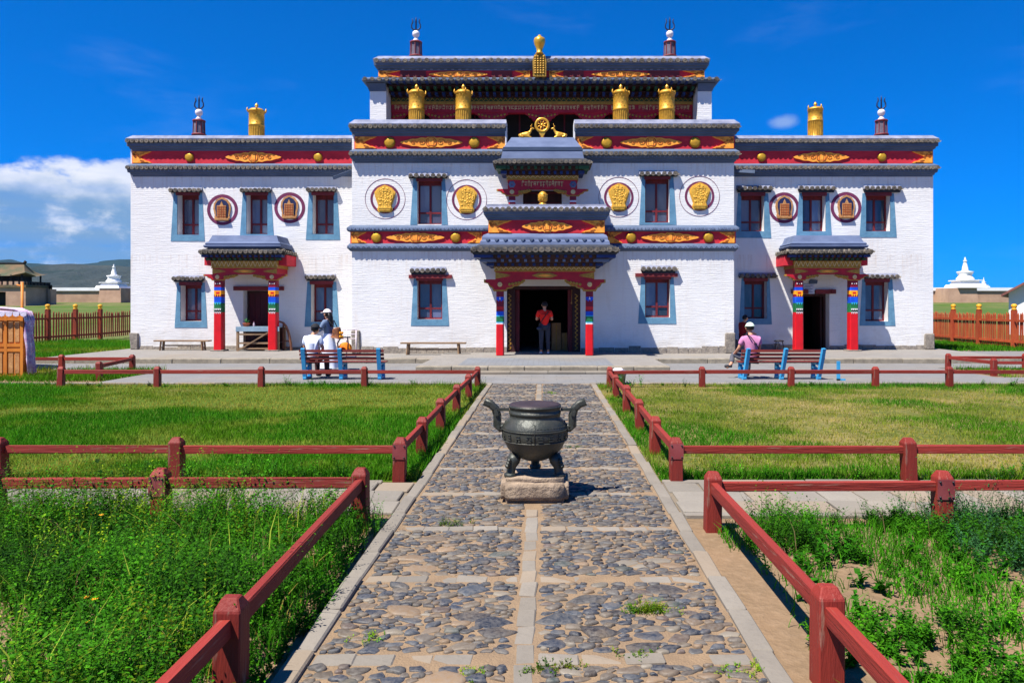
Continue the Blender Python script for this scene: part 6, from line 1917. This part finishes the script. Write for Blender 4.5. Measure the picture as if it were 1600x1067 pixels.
        for i in range(len(prof) - 1):
            for k in range(n): ff.append((i * n + k, i * n + (k + 1) % n, (i + 1) * n + (k + 1) % n, (i + 1) * n + k))
        mb.add(vv, ff, 0, True); local('skirt', mb, skirt, e)
    for sd in ('L', 'R'):
        a, t = V_['an' + sd], V_['toe' + sd]; d = (t - a); d.z = 0; d.normalize()
        P = [(*(a - d * .03 - Vector((0, 0, .035))), .048), (*(a + d * .07 - Vector((0, 0, .045))), .044), (*(a + d * .17 - Vector((0, 0, .052))), .036)]
        skin_mesh('shoe', P, [(0, 1), (1, 2)], shoes, 2, e, 1)
    # hair
    c = hd + Vector((0, 0, .012)) - hdir * .016
    bm = bmesh.new(); bmesh.ops.create_uvsphere(bm, u_segments=18, v_segments=12, radius=1)
    for v in list(bm.verts):
        w = Vector((v.co.x * .103, v.co.y * .108, v.co.z * .115))
        f_ = w.normalized().dot(hdir)
        v.co = c + w
    kill = [v for v in bm.verts if ((v.co - c).normalized().dot(hdir) > .45 and v.co.z < c.z + .055) or v.co.z < c.z - (.07 if hair == 'short' else .09)]
    bmesh.ops.delete(bm, geom=kill, context='VERTS')
    me = bpy.data.meshes.new('hair'); bm.to_mesh(me); bm.free(); me.materials.append(m_hair); me.polygons.foreach_set('use_smooth', [True] * len(me.polygons))
    o = bpy.data.objects.new('hair', me); COL.objects.link(o); o.parent = e
    if hair == 'long':
        mb = MB(); b = hd - hdir * .07
        mb.tube([b + Vector((0, 0, .06)), b - hdir * .045 - Vector((0, 0, .08)), b - hdir * .06 - Vector((0, 0, .22)), b - hdir * .05 - Vector((0, 0, .36)), b - hdir * .045 - Vector((0, 0, .45))], [.07, .088, .085, .065, .02], 12, flat=.7); local('long_hair', mb, m_hair, e)
    if hat:
        bm = bmesh.new(); bmesh.ops.create_uvsphere(bm, u_segments=18, v_segments=12, radius=1)
        for v in list(bm.verts): v.co = c + Vector((v.co.x * .115, v.co.y * .122, v.co.z * .13))
        bmesh.ops.delete(bm, geom=[v for v in bm.verts if v.co.z < c.z + .02], context='VERTS')
        me = bpy.data.meshes.new('cap'); bm.to_mesh(me); bm.free(); me.materials.append(hat); me.polygons.foreach_set('use_smooth', [True] * len(me.polygons))
        o = bpy.data.objects.new('cap', me); COL.objects.link(o); o.parent = e
        mb = MB(); q0 = c + Vector((0, 0, .032))
        mb.add([q0 + hdir * .09 - side * .09, q0 + hdir * .17 - side * .06 - Vector((0, 0, .015)), q0 + hdir * .20 - Vector((0, 0, .02)), q0 + hdir * .17 + side * .06 - Vector((0, 0, .015)), q0 + hdir * .09 + side * .09,
                q0 + hdir * .09 - side * .09 + Vector((0, 0, .012)), q0 + hdir * .17 - side * .06 - Vector((0, 0, .003)), q0 + hdir * .20 - Vector((0, 0, .008)), q0 + hdir * .17 + side * .06 - Vector((0, 0, .003)), q0 + hdir * .09 + side * .09 + Vector((0, 0, .012))],
               [(4, 3, 2, 1, 0), (5, 6, 7, 8, 9), (0, 1, 6, 5), (1, 2, 7, 6), (2, 3, 8, 7), (3, 4, 9, 8), (4, 0, 5, 9)])
        local('cap_peak', mb, hat, e)
    return e, V_
def seated(**k):
    J = dict(pelvis=(0, .05, .53), spine=(0, .03, .72), chest=(0, .04, .93), neck=(0, .07, 1.09), head=(0, .12, 1.23), face=(0, 1, -.1),
             shL=(-.185, .05, 1.01), elL=(-.25, .10, .74), wrL=(-.16, .32, .62), shR=(.185, .05, 1.01), elR=(.25, .10, .74), wrR=(.16, .32, .62),
             hipL=(-.10, .10, .51), knL=(-.13, .50, .53), anL=(-.13, .52, .10), toeL=(-.13, .66, .04), hipR=(.10, .10, .51), knR=(.13, .50, .53), anR=(.13, .52, .10), toeR=(.13, .66, .04))
    J.update(k); return J
def standing(**k):
    J = dict(pelvis=(0, 0, .98), spine=(0, 0, 1.16), chest=(0, .0, 1.34), neck=(0, .01, 1.50), head=(0, .03, 1.64), face=(0, 1, 0),
             shL=(-.19, 0, 1.43), elL=(-.25, -.02, 1.14), wrL=(-.25, .08, .90), shR=(.19, 0, 1.43), elR=(.25, -.02, 1.14), wrR=(.25, .08, .90),
             hipL=(-.10, 0, .93), knL=(-.11, .01, .51), anL=(-.12, 0, .09), toeL=(-.13, .15, .035), hipR=(.10, 0, .93), knR=(.11, .01, .51), anR=(.12, 0, .09), toeR=(.13, .15, .035))
    J.update(k); return J
m_black = cloth('black_cloth', (36, 36, 40))
m_shoe = M('pale_shoe', s(196, 200, 206), s(160, 164, 172), 5, .6, .2)
m_dshoe = M('dark_shoe', s(46, 44, 48), None, 5, .6, .2)
# man on the left bench
person('man in white t-shirt and black cap sitting on the left bench', (X(488, 18.0), 17.94, .02), R(-12), seated(wrL=(-.06, .34, .66), wrR=(.10, .34, .70), head=(.03, .15, 1.21), face=(.35, .9, -.15)),
       cloth('white_tee', (226, 232, 246)), cloth('brown_trousers', (74, 44, 44)), m_dshoe, hat=m_black)
# woman standing before him
we, wv = person('woman standing in a grey-blue top and long white skirt with a backpack', (X(513, 20.3), 20.3, .02), R(72), standing(head=(0, .05, 1.56), chest=(0, 0, 1.28), neck=(0, .01, 1.43), shL=(-.17, 0, 1.36), shR=(.17, 0, 1.36), elL=(-.22, .12, 1.10), wrL=(-.12, .36, 1.16), elR=(.22, .14, 1.10), wrR=(.10, .38, 1.16), pelvis=(0, 0, .93), spine=(0, 0, 1.1)),
       cloth('grey_blue_top', (106, 122, 146)), None, m_shoe, hair='long', hat=m_cwhite, sleeve='long', skirt=cloth('white_skirt', (224, 226, 236)), top_r=.86)
e = empty('small_backpack', (X(513, 20.3) + .28 * math.sin(R(72)), 20.3 - .28 * math.cos(R(72)), .0), 'brown patterned backpack on the back of the standing woman', 'backpack', rz=R(72))
skin_mesh('bag', [(0, 0, .93, .11), (0, -.02, 1.05, .13), (0, .02, 1.20, .10)], [(0, 1), (1, 2)], M('patterned_brown', s(150, 88, 44), s(60, 40, 36), 16, .7, .3), 2, e, 1)
mb = MB()
for q in (-1, 1): mb.tube([(q * .09, .06, 1.22), (q * .12, .18, 1.40), (q * .13, .36, 1.36), (q * .13, .42, 1.22)], .014, 6)
local('straps', mb, m_black, e)
for k in range(4): local('patch', MB().lathe([(0, .03), (.035, .02), (.04, 0)], 8, ((k % 2 - .5) * .1, -.125, .96 + .1 * (k // 2)), axis='y'), m_cyel, e)
# man in red at the door
person('man in bright red t-shirt and dark trousers standing in the main doorway', (X(851, 24.6), 24.6, .189), R(6), standing(wrL=(-.10, .26, 1.24), elL=(-.27, .06, 1.14), wrR=(.16, .26, 1.22), face=(-.25, .95, -.1)),
       cloth('red_tee', (255, 44, 32)), cloth('dark_trousers', (52, 56, 68)), m_shoe, top_r=1.12)
e = empty('shoulder_bag', (X(842.5, 24.5), 24.5, .9), 'dark blue shoulder bag hanging at the left hip of the man in red', 'bag')
skin_mesh('bag', [(0, -.02, .08, .10), (0, -.02, .22, .10)], [(0, 1)], cloth('navy_bag', (50, 62, 84)), 2, e, 0)
mb = MB(); mb.tube([(.02, -.04, .30), (.12, -.085, .46), (.24, -.085, .62), (.30, .02, .70)], .016, 6); local('strap', mb, m_black, e)
# man in pink on the right bench
person('man in pink shirt and pale cap sitting on the right bench', (X(1173.5, 18.0), 17.94, .02), R(8), seated(shL=(-.20, .05, 1.00), shR=(.20, .05, 1.00), elL=(-.29, .10, .74), wrL=(-.30, .34, .60), knL=(-.30, .44, .58), anL=(-.40, .30, .34), toeL=(-.52, .34, .24), head=(0, .12, 1.24)),
       cloth('pink_shirt', (206, 134, 172)), cloth('grey_trousers', (92, 92, 100)), m_dshoe, hat=cloth('pale_cap', (206, 222, 200)), top_r=1.10)
e = empty('sling_strap', (X(1173.5, 18.0), 17.94, .02), 'dark sling strap across the back of the man in pink', 'strap')
mb = MB(); mb.tube([(-.13, .05, 1.09), (-.06, -.095, 1.04), (.04, -.125, .90), (.12, -.12, .78), (.18, -.06, .66)], .018, 6, flat=.5); local('band', mb, m_black, e)
# person in dark red in the corner of the right wing
person('person in dark red t-shirt sitting in the shaded corner by the right wing', (X(1158, 27.0), 26.95, GZ), R(-78), seated(head=(0, .16, 1.20), neck=(0, .10, 1.07), wrL=(-.12, .42, .66), wrR=(.12, .42, .66), face=(0, 1, -.2)),
       cloth('dark_red_tee', (150, 24, 34)), cloth('black_shorts', (52, 46, 48)), m_dshoe)
mb = MB(); mb.box(-.22, .22, -.18, .22, 0, .41); e = empty('stone_block', (X(1158, 27.0), 26.95, GZ), 'low stone block under the person in dark red', 'stone')
inst('block', cbox_mesh('block', .42, .38, .42, .02, m_stone, .01, 7), e, (X(1158, 27.0), 26.95, GZ))

# ================================================================ ger at the left edge
gc = Vector((-16.3, 20.2, .0)); gr_ = 1.75
ger = empty('ger', gc, 'felt ger with orange panelled door and draped white cloth at the left edge', 'ger')
m_felt = M('white_felt', s(214, 208, 222), s(186, 178, 198), 3, .9, .5, .02)
m_lav = M('lavender_cloth', s(186, 128, 176), s(226, 214, 222), 6.0, .8, .5, .02, stretch=(1, 1, 3))
m_odoor = M('orange_door', s(206, 128, 44), s(178, 100, 34), 4, .55, .3, .005, stretch=(1, 1, .3))
mb = MB(); mb.lathe([(gr_, 0), (gr_ + .02, .1), (gr_, 1.35), (gr_ - .02, 1.45)], 36); local('felt_wall', mb, m_felt, ger)
mb = MB(); mb.lathe([(gr_ + .08, 1.40), (gr_ + .05, 1.46), (1.1, 1.78), (.4, 2.05), (.3, 2.08), (0, 2.1)], 36); local('roof_felt', mb, m_lav, ger)
mb = MB(); mb.lathe([(gr_ + .03, .55), (gr_ + .04, .58), (gr_ + .03, .61)], 36); mb.lathe([(gr_ + .02, 1.1), (gr_ + .035, 1.13), (gr_ + .02, 1.16)], 36); local('girth_rope', mb, m_gwood, ger)
dx1, dy = X(37, 18.4) - gc.x, 18.4 - gc.y       # right front corner of the door case
dx0 = dx1 - 1.35
mb = MB(); mb.box(dx0, dx1, dy, dy + .26, 0, 1.62); dc = local('door_case', mb, m_odoor, ger)
mb = MB(); mb.box(dx0 - .04, dx1 + .04, dy - .03, dy + .06, 1.52, 1.64)
for xx in (dx0, dx0 + .44, dx0 + .88, dx1 - .07): mb.box(xx, xx + .07, dy - .03, dy, .0, 1.52)
for zz in (.0, .66, .78, 1.44): mb.box(dx0 + .07, dx1 - .07, dy - .026, dy, zz, zz + .08)
local('door_frame', mb, m_odoor, dc)
for xx in (dx0 + .10, dx0 + .27, dx0 + .54, dx0 + .71, dx0 + .98, dx0 + 1.14):
    for z0, z1 in ((.12, .62), (.90, 1.40)): local('door_panel', MB().box(xx, xx + .11, dy - .016, dy, z0, z1), m_bronzeb, dc)
mb = MB()   # cloth thrown over the door case and hanging at its side
n = 16; vv = []; ff = []
prof = [(-1.5, 1.66), (-.8, 1.74), (-.2, 1.70), (.04, 1.62), (.10, 1.42), (.09, 1.1), (.12, .8), (.10, .45), (.13, .12)]
for i, (u, z) in enumerate(prof):
    for k in range(n):
        t = k / (n - 1); vv.append((dx1 + u + .03 * math.sin(k * 2.1 + i) + (.03 * math.sin(k * 1.3) if i > 4 else 0), dy - .08 + t * .30, z + .035 * math.sin(k * 1.7 + i * .8)))
for i in range(len(prof) - 1):
    for k in range(n - 1): ff.append((i * n + k, i * n + k + 1, (i + 1) * n + k + 1, (i + 1) * n + k))
mb.add(vv, ff, 0, True); cl = local('draped_cloth', mb, m_lav, ger)
md = cl.modifiers.new('thick', 'SOLIDIFY'); md.thickness = .02
mb = MB()
for k in range(9):
    x = dx1 - 1.45 + k * .18; mb.prism([(x, 1.66), (x + .18, 1.66), (x + .16, 1.56), (x + .09, 1.53), (x + .02, 1.56)][::-1], dy - .13, dy - .115)
local('scalloped_fringe', mb, m_felt, ger)
thing_mesh('orange_pole', MB().tube([(0, 0, 0), (.0, 0, 2.5)], .036, 10).tube([(0, 0, 2.38), (-.16, 0, 2.42)], .02, 8), m_odoor, (X(31, 21.5), 21.6, 0), label='thin orange pole standing beside the ger', cat='pole')

# ================================================================ picket fences
m_pick = M('picket_red', s(150, 58, 34), s(176, 84, 44), 5, .7, .4, .006, stretch=(1, 1, .3), rnd=.15)
m_pickd = M('picket_brown', s(140, 56, 34), s(104, 42, 28), 5, .75, .4, .006, stretch=(1, 1, .3), rnd=.15)
m_pcap = M('yellow_cap', s(226, 168, 40), s(196, 136, 30), 5, .5, .2)
def picket_fence(label, x0, y0, y1, posts, m, step):
    e = empty('picket_fence', (x0, y0, 0), label, 'fence')
    mb = MB(); mb.prism([(-.045, .10), (.045, .10), (.045, 1.40), (0, 1.50), (-.045, 1.40)], -.012, .012)
    me = mb.mesh('picket', [m])
    y = y0
    while y < y1:
        if min(abs(y - p) for p in posts) > .12: inst('picket', me, e, (x0, y, terrain_z(y)), (0, random.uniform(-.03, .03), PI / 2 + random.uniform(-.05, .05)), (1, 1, random.uniform(.96, 1.03)))
        y += step
    mp = MB(); mp.box(-.09, .09, -.09, .09, 0, 1.62); mep = mp.mesh('post', [m])
    mc = MB(); mc.lathe([(.10, 1.62), (.10, 1.68), (.07, 1.70), (.11, 1.76), (.115, 1.84), (.06, 1.88), (0, 1.89)], 12); mec = mc.mesh('post_cap', [m_pcap])
    for p in posts:
        o = inst('post', mep, e, (x0, p, terrain_z(p))); q = inst('post_cap', mec, o, (x0, p, terrain_z(p)))
    pp_ = sorted(posts)
    for a, b in zip([y0] + pp_, pp_ + [y1]):
        for z in (.30, 1.18): part('rail', MB().beam((x0 - .04 if x0 > 0 else x0 + .04, a + (.09 if a in pp_ else 0), z + terrain_z(a)), (x0 - .04 if x0 > 0 else x0 + .04, b - (.09 if b in pp_ else 0), z + terrain_z(b)), .05, .09), m, e)
picket_fence('brown picket fence with yellow post caps left of the temple', -24.0, 30.0, 43.0, [32.2, 35.6, 37.7, 39.8], m_pickd, .20)
picket_fence('orange-red picket fence with yellow post caps right of the temple', 19.8, 27.0, 38.5, [28.0, 31.0, 33.5, 35.6], m_pick, .15)

# ================================================================ beyond the court
m_fbrick = M('enclosure_brick', s(186, 152, 126), s(160, 128, 106), .5, .95, .5, .05, bscale=3)
m_fwhite = M('far_whitewash', (.80, .79, .78), (.70, .69, .68), .4, .9, .2)
m_froof = M('far_roof_tile', s(116, 90, 66), s(70, 80, 60), .5, .9, .6, .08, bscale=4)
m_fdark = M('far_dark_timber', s(52, 44, 40), s(38, 32, 30), .5, .9, .3)
# long enclosure wall
DQ = 172.0
zb = 2.3
w = empty('enclosure_wall', (0, DQ, zb), 'long tan brick enclosure wall with white coping behind the temple', 'wall')
part('brick_wall', MB().box(X(68, DQ), 136, DQ, DQ + 2, 1.0, Z(454.5, DQ)), m_fbrick, w)
part('white_coping', MB().box(X(66, DQ), 136, DQ - .3, DQ + 2.3, Z(454.5, DQ), Z(449.5, DQ)), m_fwhite, w)
for a, b, d in ((152, 189, 6), (1481, 1530, 6)):
    mb = MB(); x0, x1 = X(a, DQ - d), X(b, DQ - d); mb.frustum(x0, x1, DQ - d, DQ, 1.0, x0 + .3, x1 - .3, DQ - d + .4, DQ, Z(450, DQ - d)); part('bastion', mb, m_fbrick, w)
def stupa(px, D, z0, h, wpx, label):
    k = h / 10.0
    e = empty('stupa', (X(px, D), D, z0), label, 'stupa', 'white stupas on the enclosure wall')
    r = wpx / F * D / 2 / k
    mb = MB(); mb.frustum(-r * k, r * k, -r * k, r * k, 0, -r * .9 * k, r * .9 * k, -r * .9 * k, r * .9 * k, 1.1 * k); mb.frustum(-r * .72 * k, r * .72 * k, -r * .72 * k, r * .72 * k, 1.1 * k, -r * .62 * k, r * .62 * k, -r * .62 * k, r * .62 * k, 2.2 * k)
    mb.box(-r * .78 * k, r * .78 * k, -r * .78 * k, r * .78 * k, 2.2 * k, 2.5 * k); local('stepped_base', mb, m_fwhite, e)
    mb = MB(); mb.lathe([(r * .55 * k, 2.5 * k), (r * .60 * k, 2.9 * k), (r * .50 * k, 3.5 * k), (r * .42 * k, 4.0 * k), (r * .52 * k, 4.8 * k), (r * .56 * k, 5.2 * k), (r * .3 * k, 5.35 * k)], 20); local('dome', mb, m_fwhite, e)
    mb = MB(); mb.lathe([(r * .28 * k, 5.3 * k), (r * .20 * k, 5.9 * k), (r * .19 * k, 6.6 * k), (r * .13 * k, 7.6 * k), (r * .10 * k, 8.4 * k), (r * .13 * k, 8.5 * k), (r * .13 * k, 8.7 * k), (r * .05 * k, 9.0 * k), (r * .07 * k, 9.3 * k), (0, 10 * k)], 14); local('spire', mb, m_fwhite, e)
stupa(178, DQ - 3, Z(451, DQ - 3), 38 / F * DQ, 38, 'white stupa on the left stretch of the enclosure wall')
stupa(1508, DQ - 3, Z(450, DQ - 3), 48 / F * DQ, 44, 'large white stupa on the right stretch of the enclosure wall')
stupa(1529, DQ + 12, Z(449, DQ + 12), 14 / F * DQ, 10, 'smaller of two little white stupas right of the large one')
stupa(1537, DQ + 10, Z(449, DQ + 10), 17 / F * DQ, 13, 'taller of two little white stupas right of the large one')
# gate tower
DG = 150.0
k = DG / F
gz0 = 1.25
g = empty('gate_tower', (X(0, DG), DG, gz0), 'brick gate tower with curved tiled roof far left', 'gate')
x1 = X(40, DG); x0 = x1 - 14; dep = 7.4
zt = Z(449, DG)
mb = MB(); mb.box(X(9, DG), x1, DG, DG + dep, gz0 - 1, zt); mb.box(x0, X(9, DG) - 4.2, DG, DG + dep, gz0 - 1, zt); mb.box(X(9, DG) - 4.2, X(9, DG), DG, DG + dep, Z(456, DG), zt - .002)
part('brick_base', mb, m_fbrick, g)
mb = MB(); mb.box(X(9, DG) - 4.2, X(9, DG), DG + 2, DG + dep - .1, gz0 - 1, Z(456, DG)); part('gateway_doors', mb, m_fdark, g)
mb = MB(); mb.box(x0 - .3, x1 + .3, DG - .3, DG + dep + .3, zt, zt + .5); part('base_coping', mb, m_froof, g)
for i in range(12):
    xx = x0 + (x1 - x0) * (i + .5) / 12; part('merlon', MB().box(xx - .35, xx + .35, DG - .25, DG + .1, zt + .5, zt + 1.2), m_fbrick, g)
for i in range(7):
    yy = DG + dep * (i + .5) / 7; part('merlon', MB().box(x1 - .1, x1 + .25, yy - .35, yy + .35, zt + .5, zt + 1.2), m_fdark, g)
part('timber_room', MB().box(x0 + 2.6, x1 - 2.6, DG + 2, DG + dep - 1.8, zt + .5, Z(429, DG)), m_fdark, g)
for xx in np.linspace(x0 + 1.4, x1 - 1.4, 6):
    for yy in (DG + .9, DG + dep - .9): part('column', MB().tube([(xx, yy, zt + .5), (xx, yy, Z(429, DG))], .18, 8), m_fdark, g)
def hip_roof(name, ax, bx_, ay, by_, z, rise, ridge_in, flare, parent, mat):
    n = 9; mb = MB()
    cx, cy = (ax + bx_) / 2, (ay + by_) / 2
    rings = []
    for i in range(n):
        t = i / (n - 1); zz = z + rise * (t ** 1.7)
        hx = (bx_ - ax) / 2 * (1 - t) + ((bx_ - ax) / 2 - ridge_in) * t; hy = (by_ - ay) / 2 * (1 - t) + .05 * t
        ring = []
        for sx, sy in ((-1, -1), (-.5, -1), (0, -1), (.5, -1), (1, -1), (1, 0), (1, 1), (.5, 1), (0, 1), (-.5, 1), (-1, 1), (-1, 0)):
            cr = flare * (1 - t) ** 3 if abs(sx) == 1 and abs(sy) == 1 else 0
            ring.append((cx + sx * hx * (1 + cr * .04), cy + sy * hy * (1 + cr * .04), zz + cr))
        rings.append(ring)
    m = 12; v = [p for r in rings for p in r]; f = []
    for i in range(n - 1):
        for q in range(m): f.append((i * m + q, i * m + (q + 1) % m, (i + 1) * m + (q + 1) % m, (i + 1) * m + q))
    f.append(tuple(range(m))); f.append(tuple((n - 1) * m + q for q in range(m)))
    mb.add(v, f); return part(name, mb, mat, parent)
ze = Z(431, DG)
rf_ = hip_roof('roof', x0 + .6, X(33, DG) + .6, DG + .3, DG + dep - .2, ze, Z(410, DG) - ze, 2.6, .7, g, m_froof)
mb = MB(); rx0, rx1 = x0 + 3.2, X(33, DG) - 2.0 ; mb.box(rx0, rx1, DG + dep / 2 - .25, DG + dep / 2 + .25, Z(410.5, DG), Z(408.8, DG)); mb.tube([(rx1, DG + dep / 2, Z(410, DG)), (rx1 + .3, DG + dep / 2, Z(407.5, DG)), (rx1 + .1, DG + dep / 2, Z(405.5, DG))], [.3, .3, .1], 6); part('ridge', mb, m_fdark, rf_)
mb = MB(); mb.box(x1 + .3, X(93, DG + 9), DG + dep - 1.2, DG + dep + .6, gz0 - 1, Z(452, DG + dep)); part('side_wall', mb, m_fbrick, g)
for i in range(12):
    xx = x1 + .8 + (X(93, DG + 9) - x1 - 1.0) * i / 11; part('merlon', MB().box(xx - .3, xx + .3, DG + dep - 1.2, DG + dep - .9, Z(452, DG + dep), Z(445.5, DG + dep)), m_fdark, g)
# house at the right edge
DH = 44.0; hz = terrain_z(DH) - .4
h = empty('white_house', (X(1576, DH), DH, hz), 'white gabled house with brown roof at the right edge', 'house', rz=-math.atan(X(1576, DH) / DH) - R(3))
x0 = 0.0; wd = 8.0; ez = Z(458, DH) - hz
mb = MB(); rz_ = ez + wd / 2 * .62
mb.prism([(x0, -.5), (x0 + wd, -.5), (x0 + wd, ez), (x0 + wd / 2, rz_), (x0, ez)], 0, 9); local('wall', mb, m_fwhite, h)
DH = 0
for sg, xa, xb in ((1, x0 - .35, x0 + wd / 2), (-1, x0 + wd + .35, x0 + wd / 2)):
    mb = MB(); za = ez - .35 * .62
    mb.add([(xa, DH - .5, za), (xb, DH - .5, rz_), (xb, DH + 9.5, rz_), (xa, DH + 9.5, za), (xa, DH - .5, za + .14), (xb, DH - .5, rz_ + .14), (xb, DH + 9.5, rz_ + .14), (xa, DH + 9.5, za + .14)], [(0, 1, 2, 3), (7, 6, 5, 4), (0, 4, 5, 1), (1, 5, 6, 2), (2, 6, 7, 3), (3, 7, 4, 0)])
    local('roof', mb, M('brown_sheet_roof', s(132, 84, 74), s(108, 66, 60), 1, .6, .2) if 'brown_sheet_roof' not in bpy.data.materials else bpy.data.materials['brown_sheet_roof'], h)

# hills
def hills(name, D, ridge, depth, mat, label, seed, zb=0):
    pxs = np.linspace(ridge[0][0], ridge[-1][0], 160); ry = np.interp(pxs, [p for p, q in ridge], [q for p, q in ridge])
    ry = ry + (fbm2(pxs / 30 + 10, pxs * 0 + 3, seed, 4, 1.0) - .5) * 4.5
    top = EYE - (ry - 478) / F * D
    rows = 26; V = []
    for j in range(rows):
        t = j / (rows - 1); yy = D - depth * (1 - t); prof = t ** 1.25
        xx = (pxs - 850) / F * D
        zz = zb + (top - zb) * prof * (.86 + .28 * fbm2(pxs / 22 + 20, np.full_like(pxs, t * 7 + seed), seed + 2, 5, 1.2)) if j < rows - 1 else top
        V.append(np.stack([xx, np.full_like(xx, yy) , np.minimum(zz, top * (.35 + .65 * t))], 1))
    V.append(np.stack([(pxs - 850) / F * D, np.full_like(pxs, D + depth), np.full_like(pxs, zb)], 1))
    n = len(pxs); V = np.concatenate(V); f = np.array([[j * n + i, j * n + i + 1, (j + 1) * n + i + 1, (j + 1) * n + i] for j in range(rows) for i in range(n - 1)])
    return np_obj(name, V, f, mat, smooth=True, kind='structure', label=label)
def hill_mat(name, c1, c2, c3, sc):
    t = NT(name); g = t.node('ShaderNodeNewGeometry')
    n1 = t.noise(sc, 7, .62, g.outputs['Position']); n2 = t.noise(sc * .35, 5, .6, g.outputs['Position'])
    col = t.mix(t.ramp(n1, .35, .65), c1, c2); col = t.mix(t.ramp(n2, .56, .66), col, c3)
    t.bump(n1, 1.0, 25); return t.done(col, 1.0, 0, 0)
hills('hill', 3000, [(-420, 418), (-250, 412), (-120, 416), (-40, 412), (0, 408), (18, 405), (40, 411), (80, 413), (120, 413), (150, 411), (180, 406), (215, 403), (260, 408), (330, 420), (400, 440), (470, 470), (500, 477)], 1100, hill_mat('far_forest_hill', (.030, .050, .055), (.022, .040, .045), (.016, .034, .036), .004), 'far dark forested ridge', 3)
hills('hill', 2000, [(-420, 440), (-250, 428), (-100, 425), (0, 424), (40, 420), (70, 416), (97, 411), (125, 414), (160, 415), (205, 417), (270, 424), (350, 440), (420, 460), (480, 476)], 800, hill_mat('bare_hill', (.052, .060, .056), (.036, .046, .046), (.018, .034, .030), .008), 'bare grey-brown hill left of the temple', 6)

# ---------------------------------------------------------------- the air
t = NT('haze_air'); t.n.remove(t.b)
pv_ = t.node('ShaderNodeVolumePrincipled'); pv_.inputs['Color'].default_value = (.28, .62, 1.0, 1); pv_.inputs['Density'].default_value = 2.6e-5; pv_.inputs['Anisotropy'].default_value = .2
t.l.new(pv_.outputs[0], t.n['Material Output'].inputs['Volume'])
hz_ = part('haze', MB().box(-7200, 7200, -200, 7200, -2, 235), t.m, kind='stuff', label='thin blue air between court and hills')
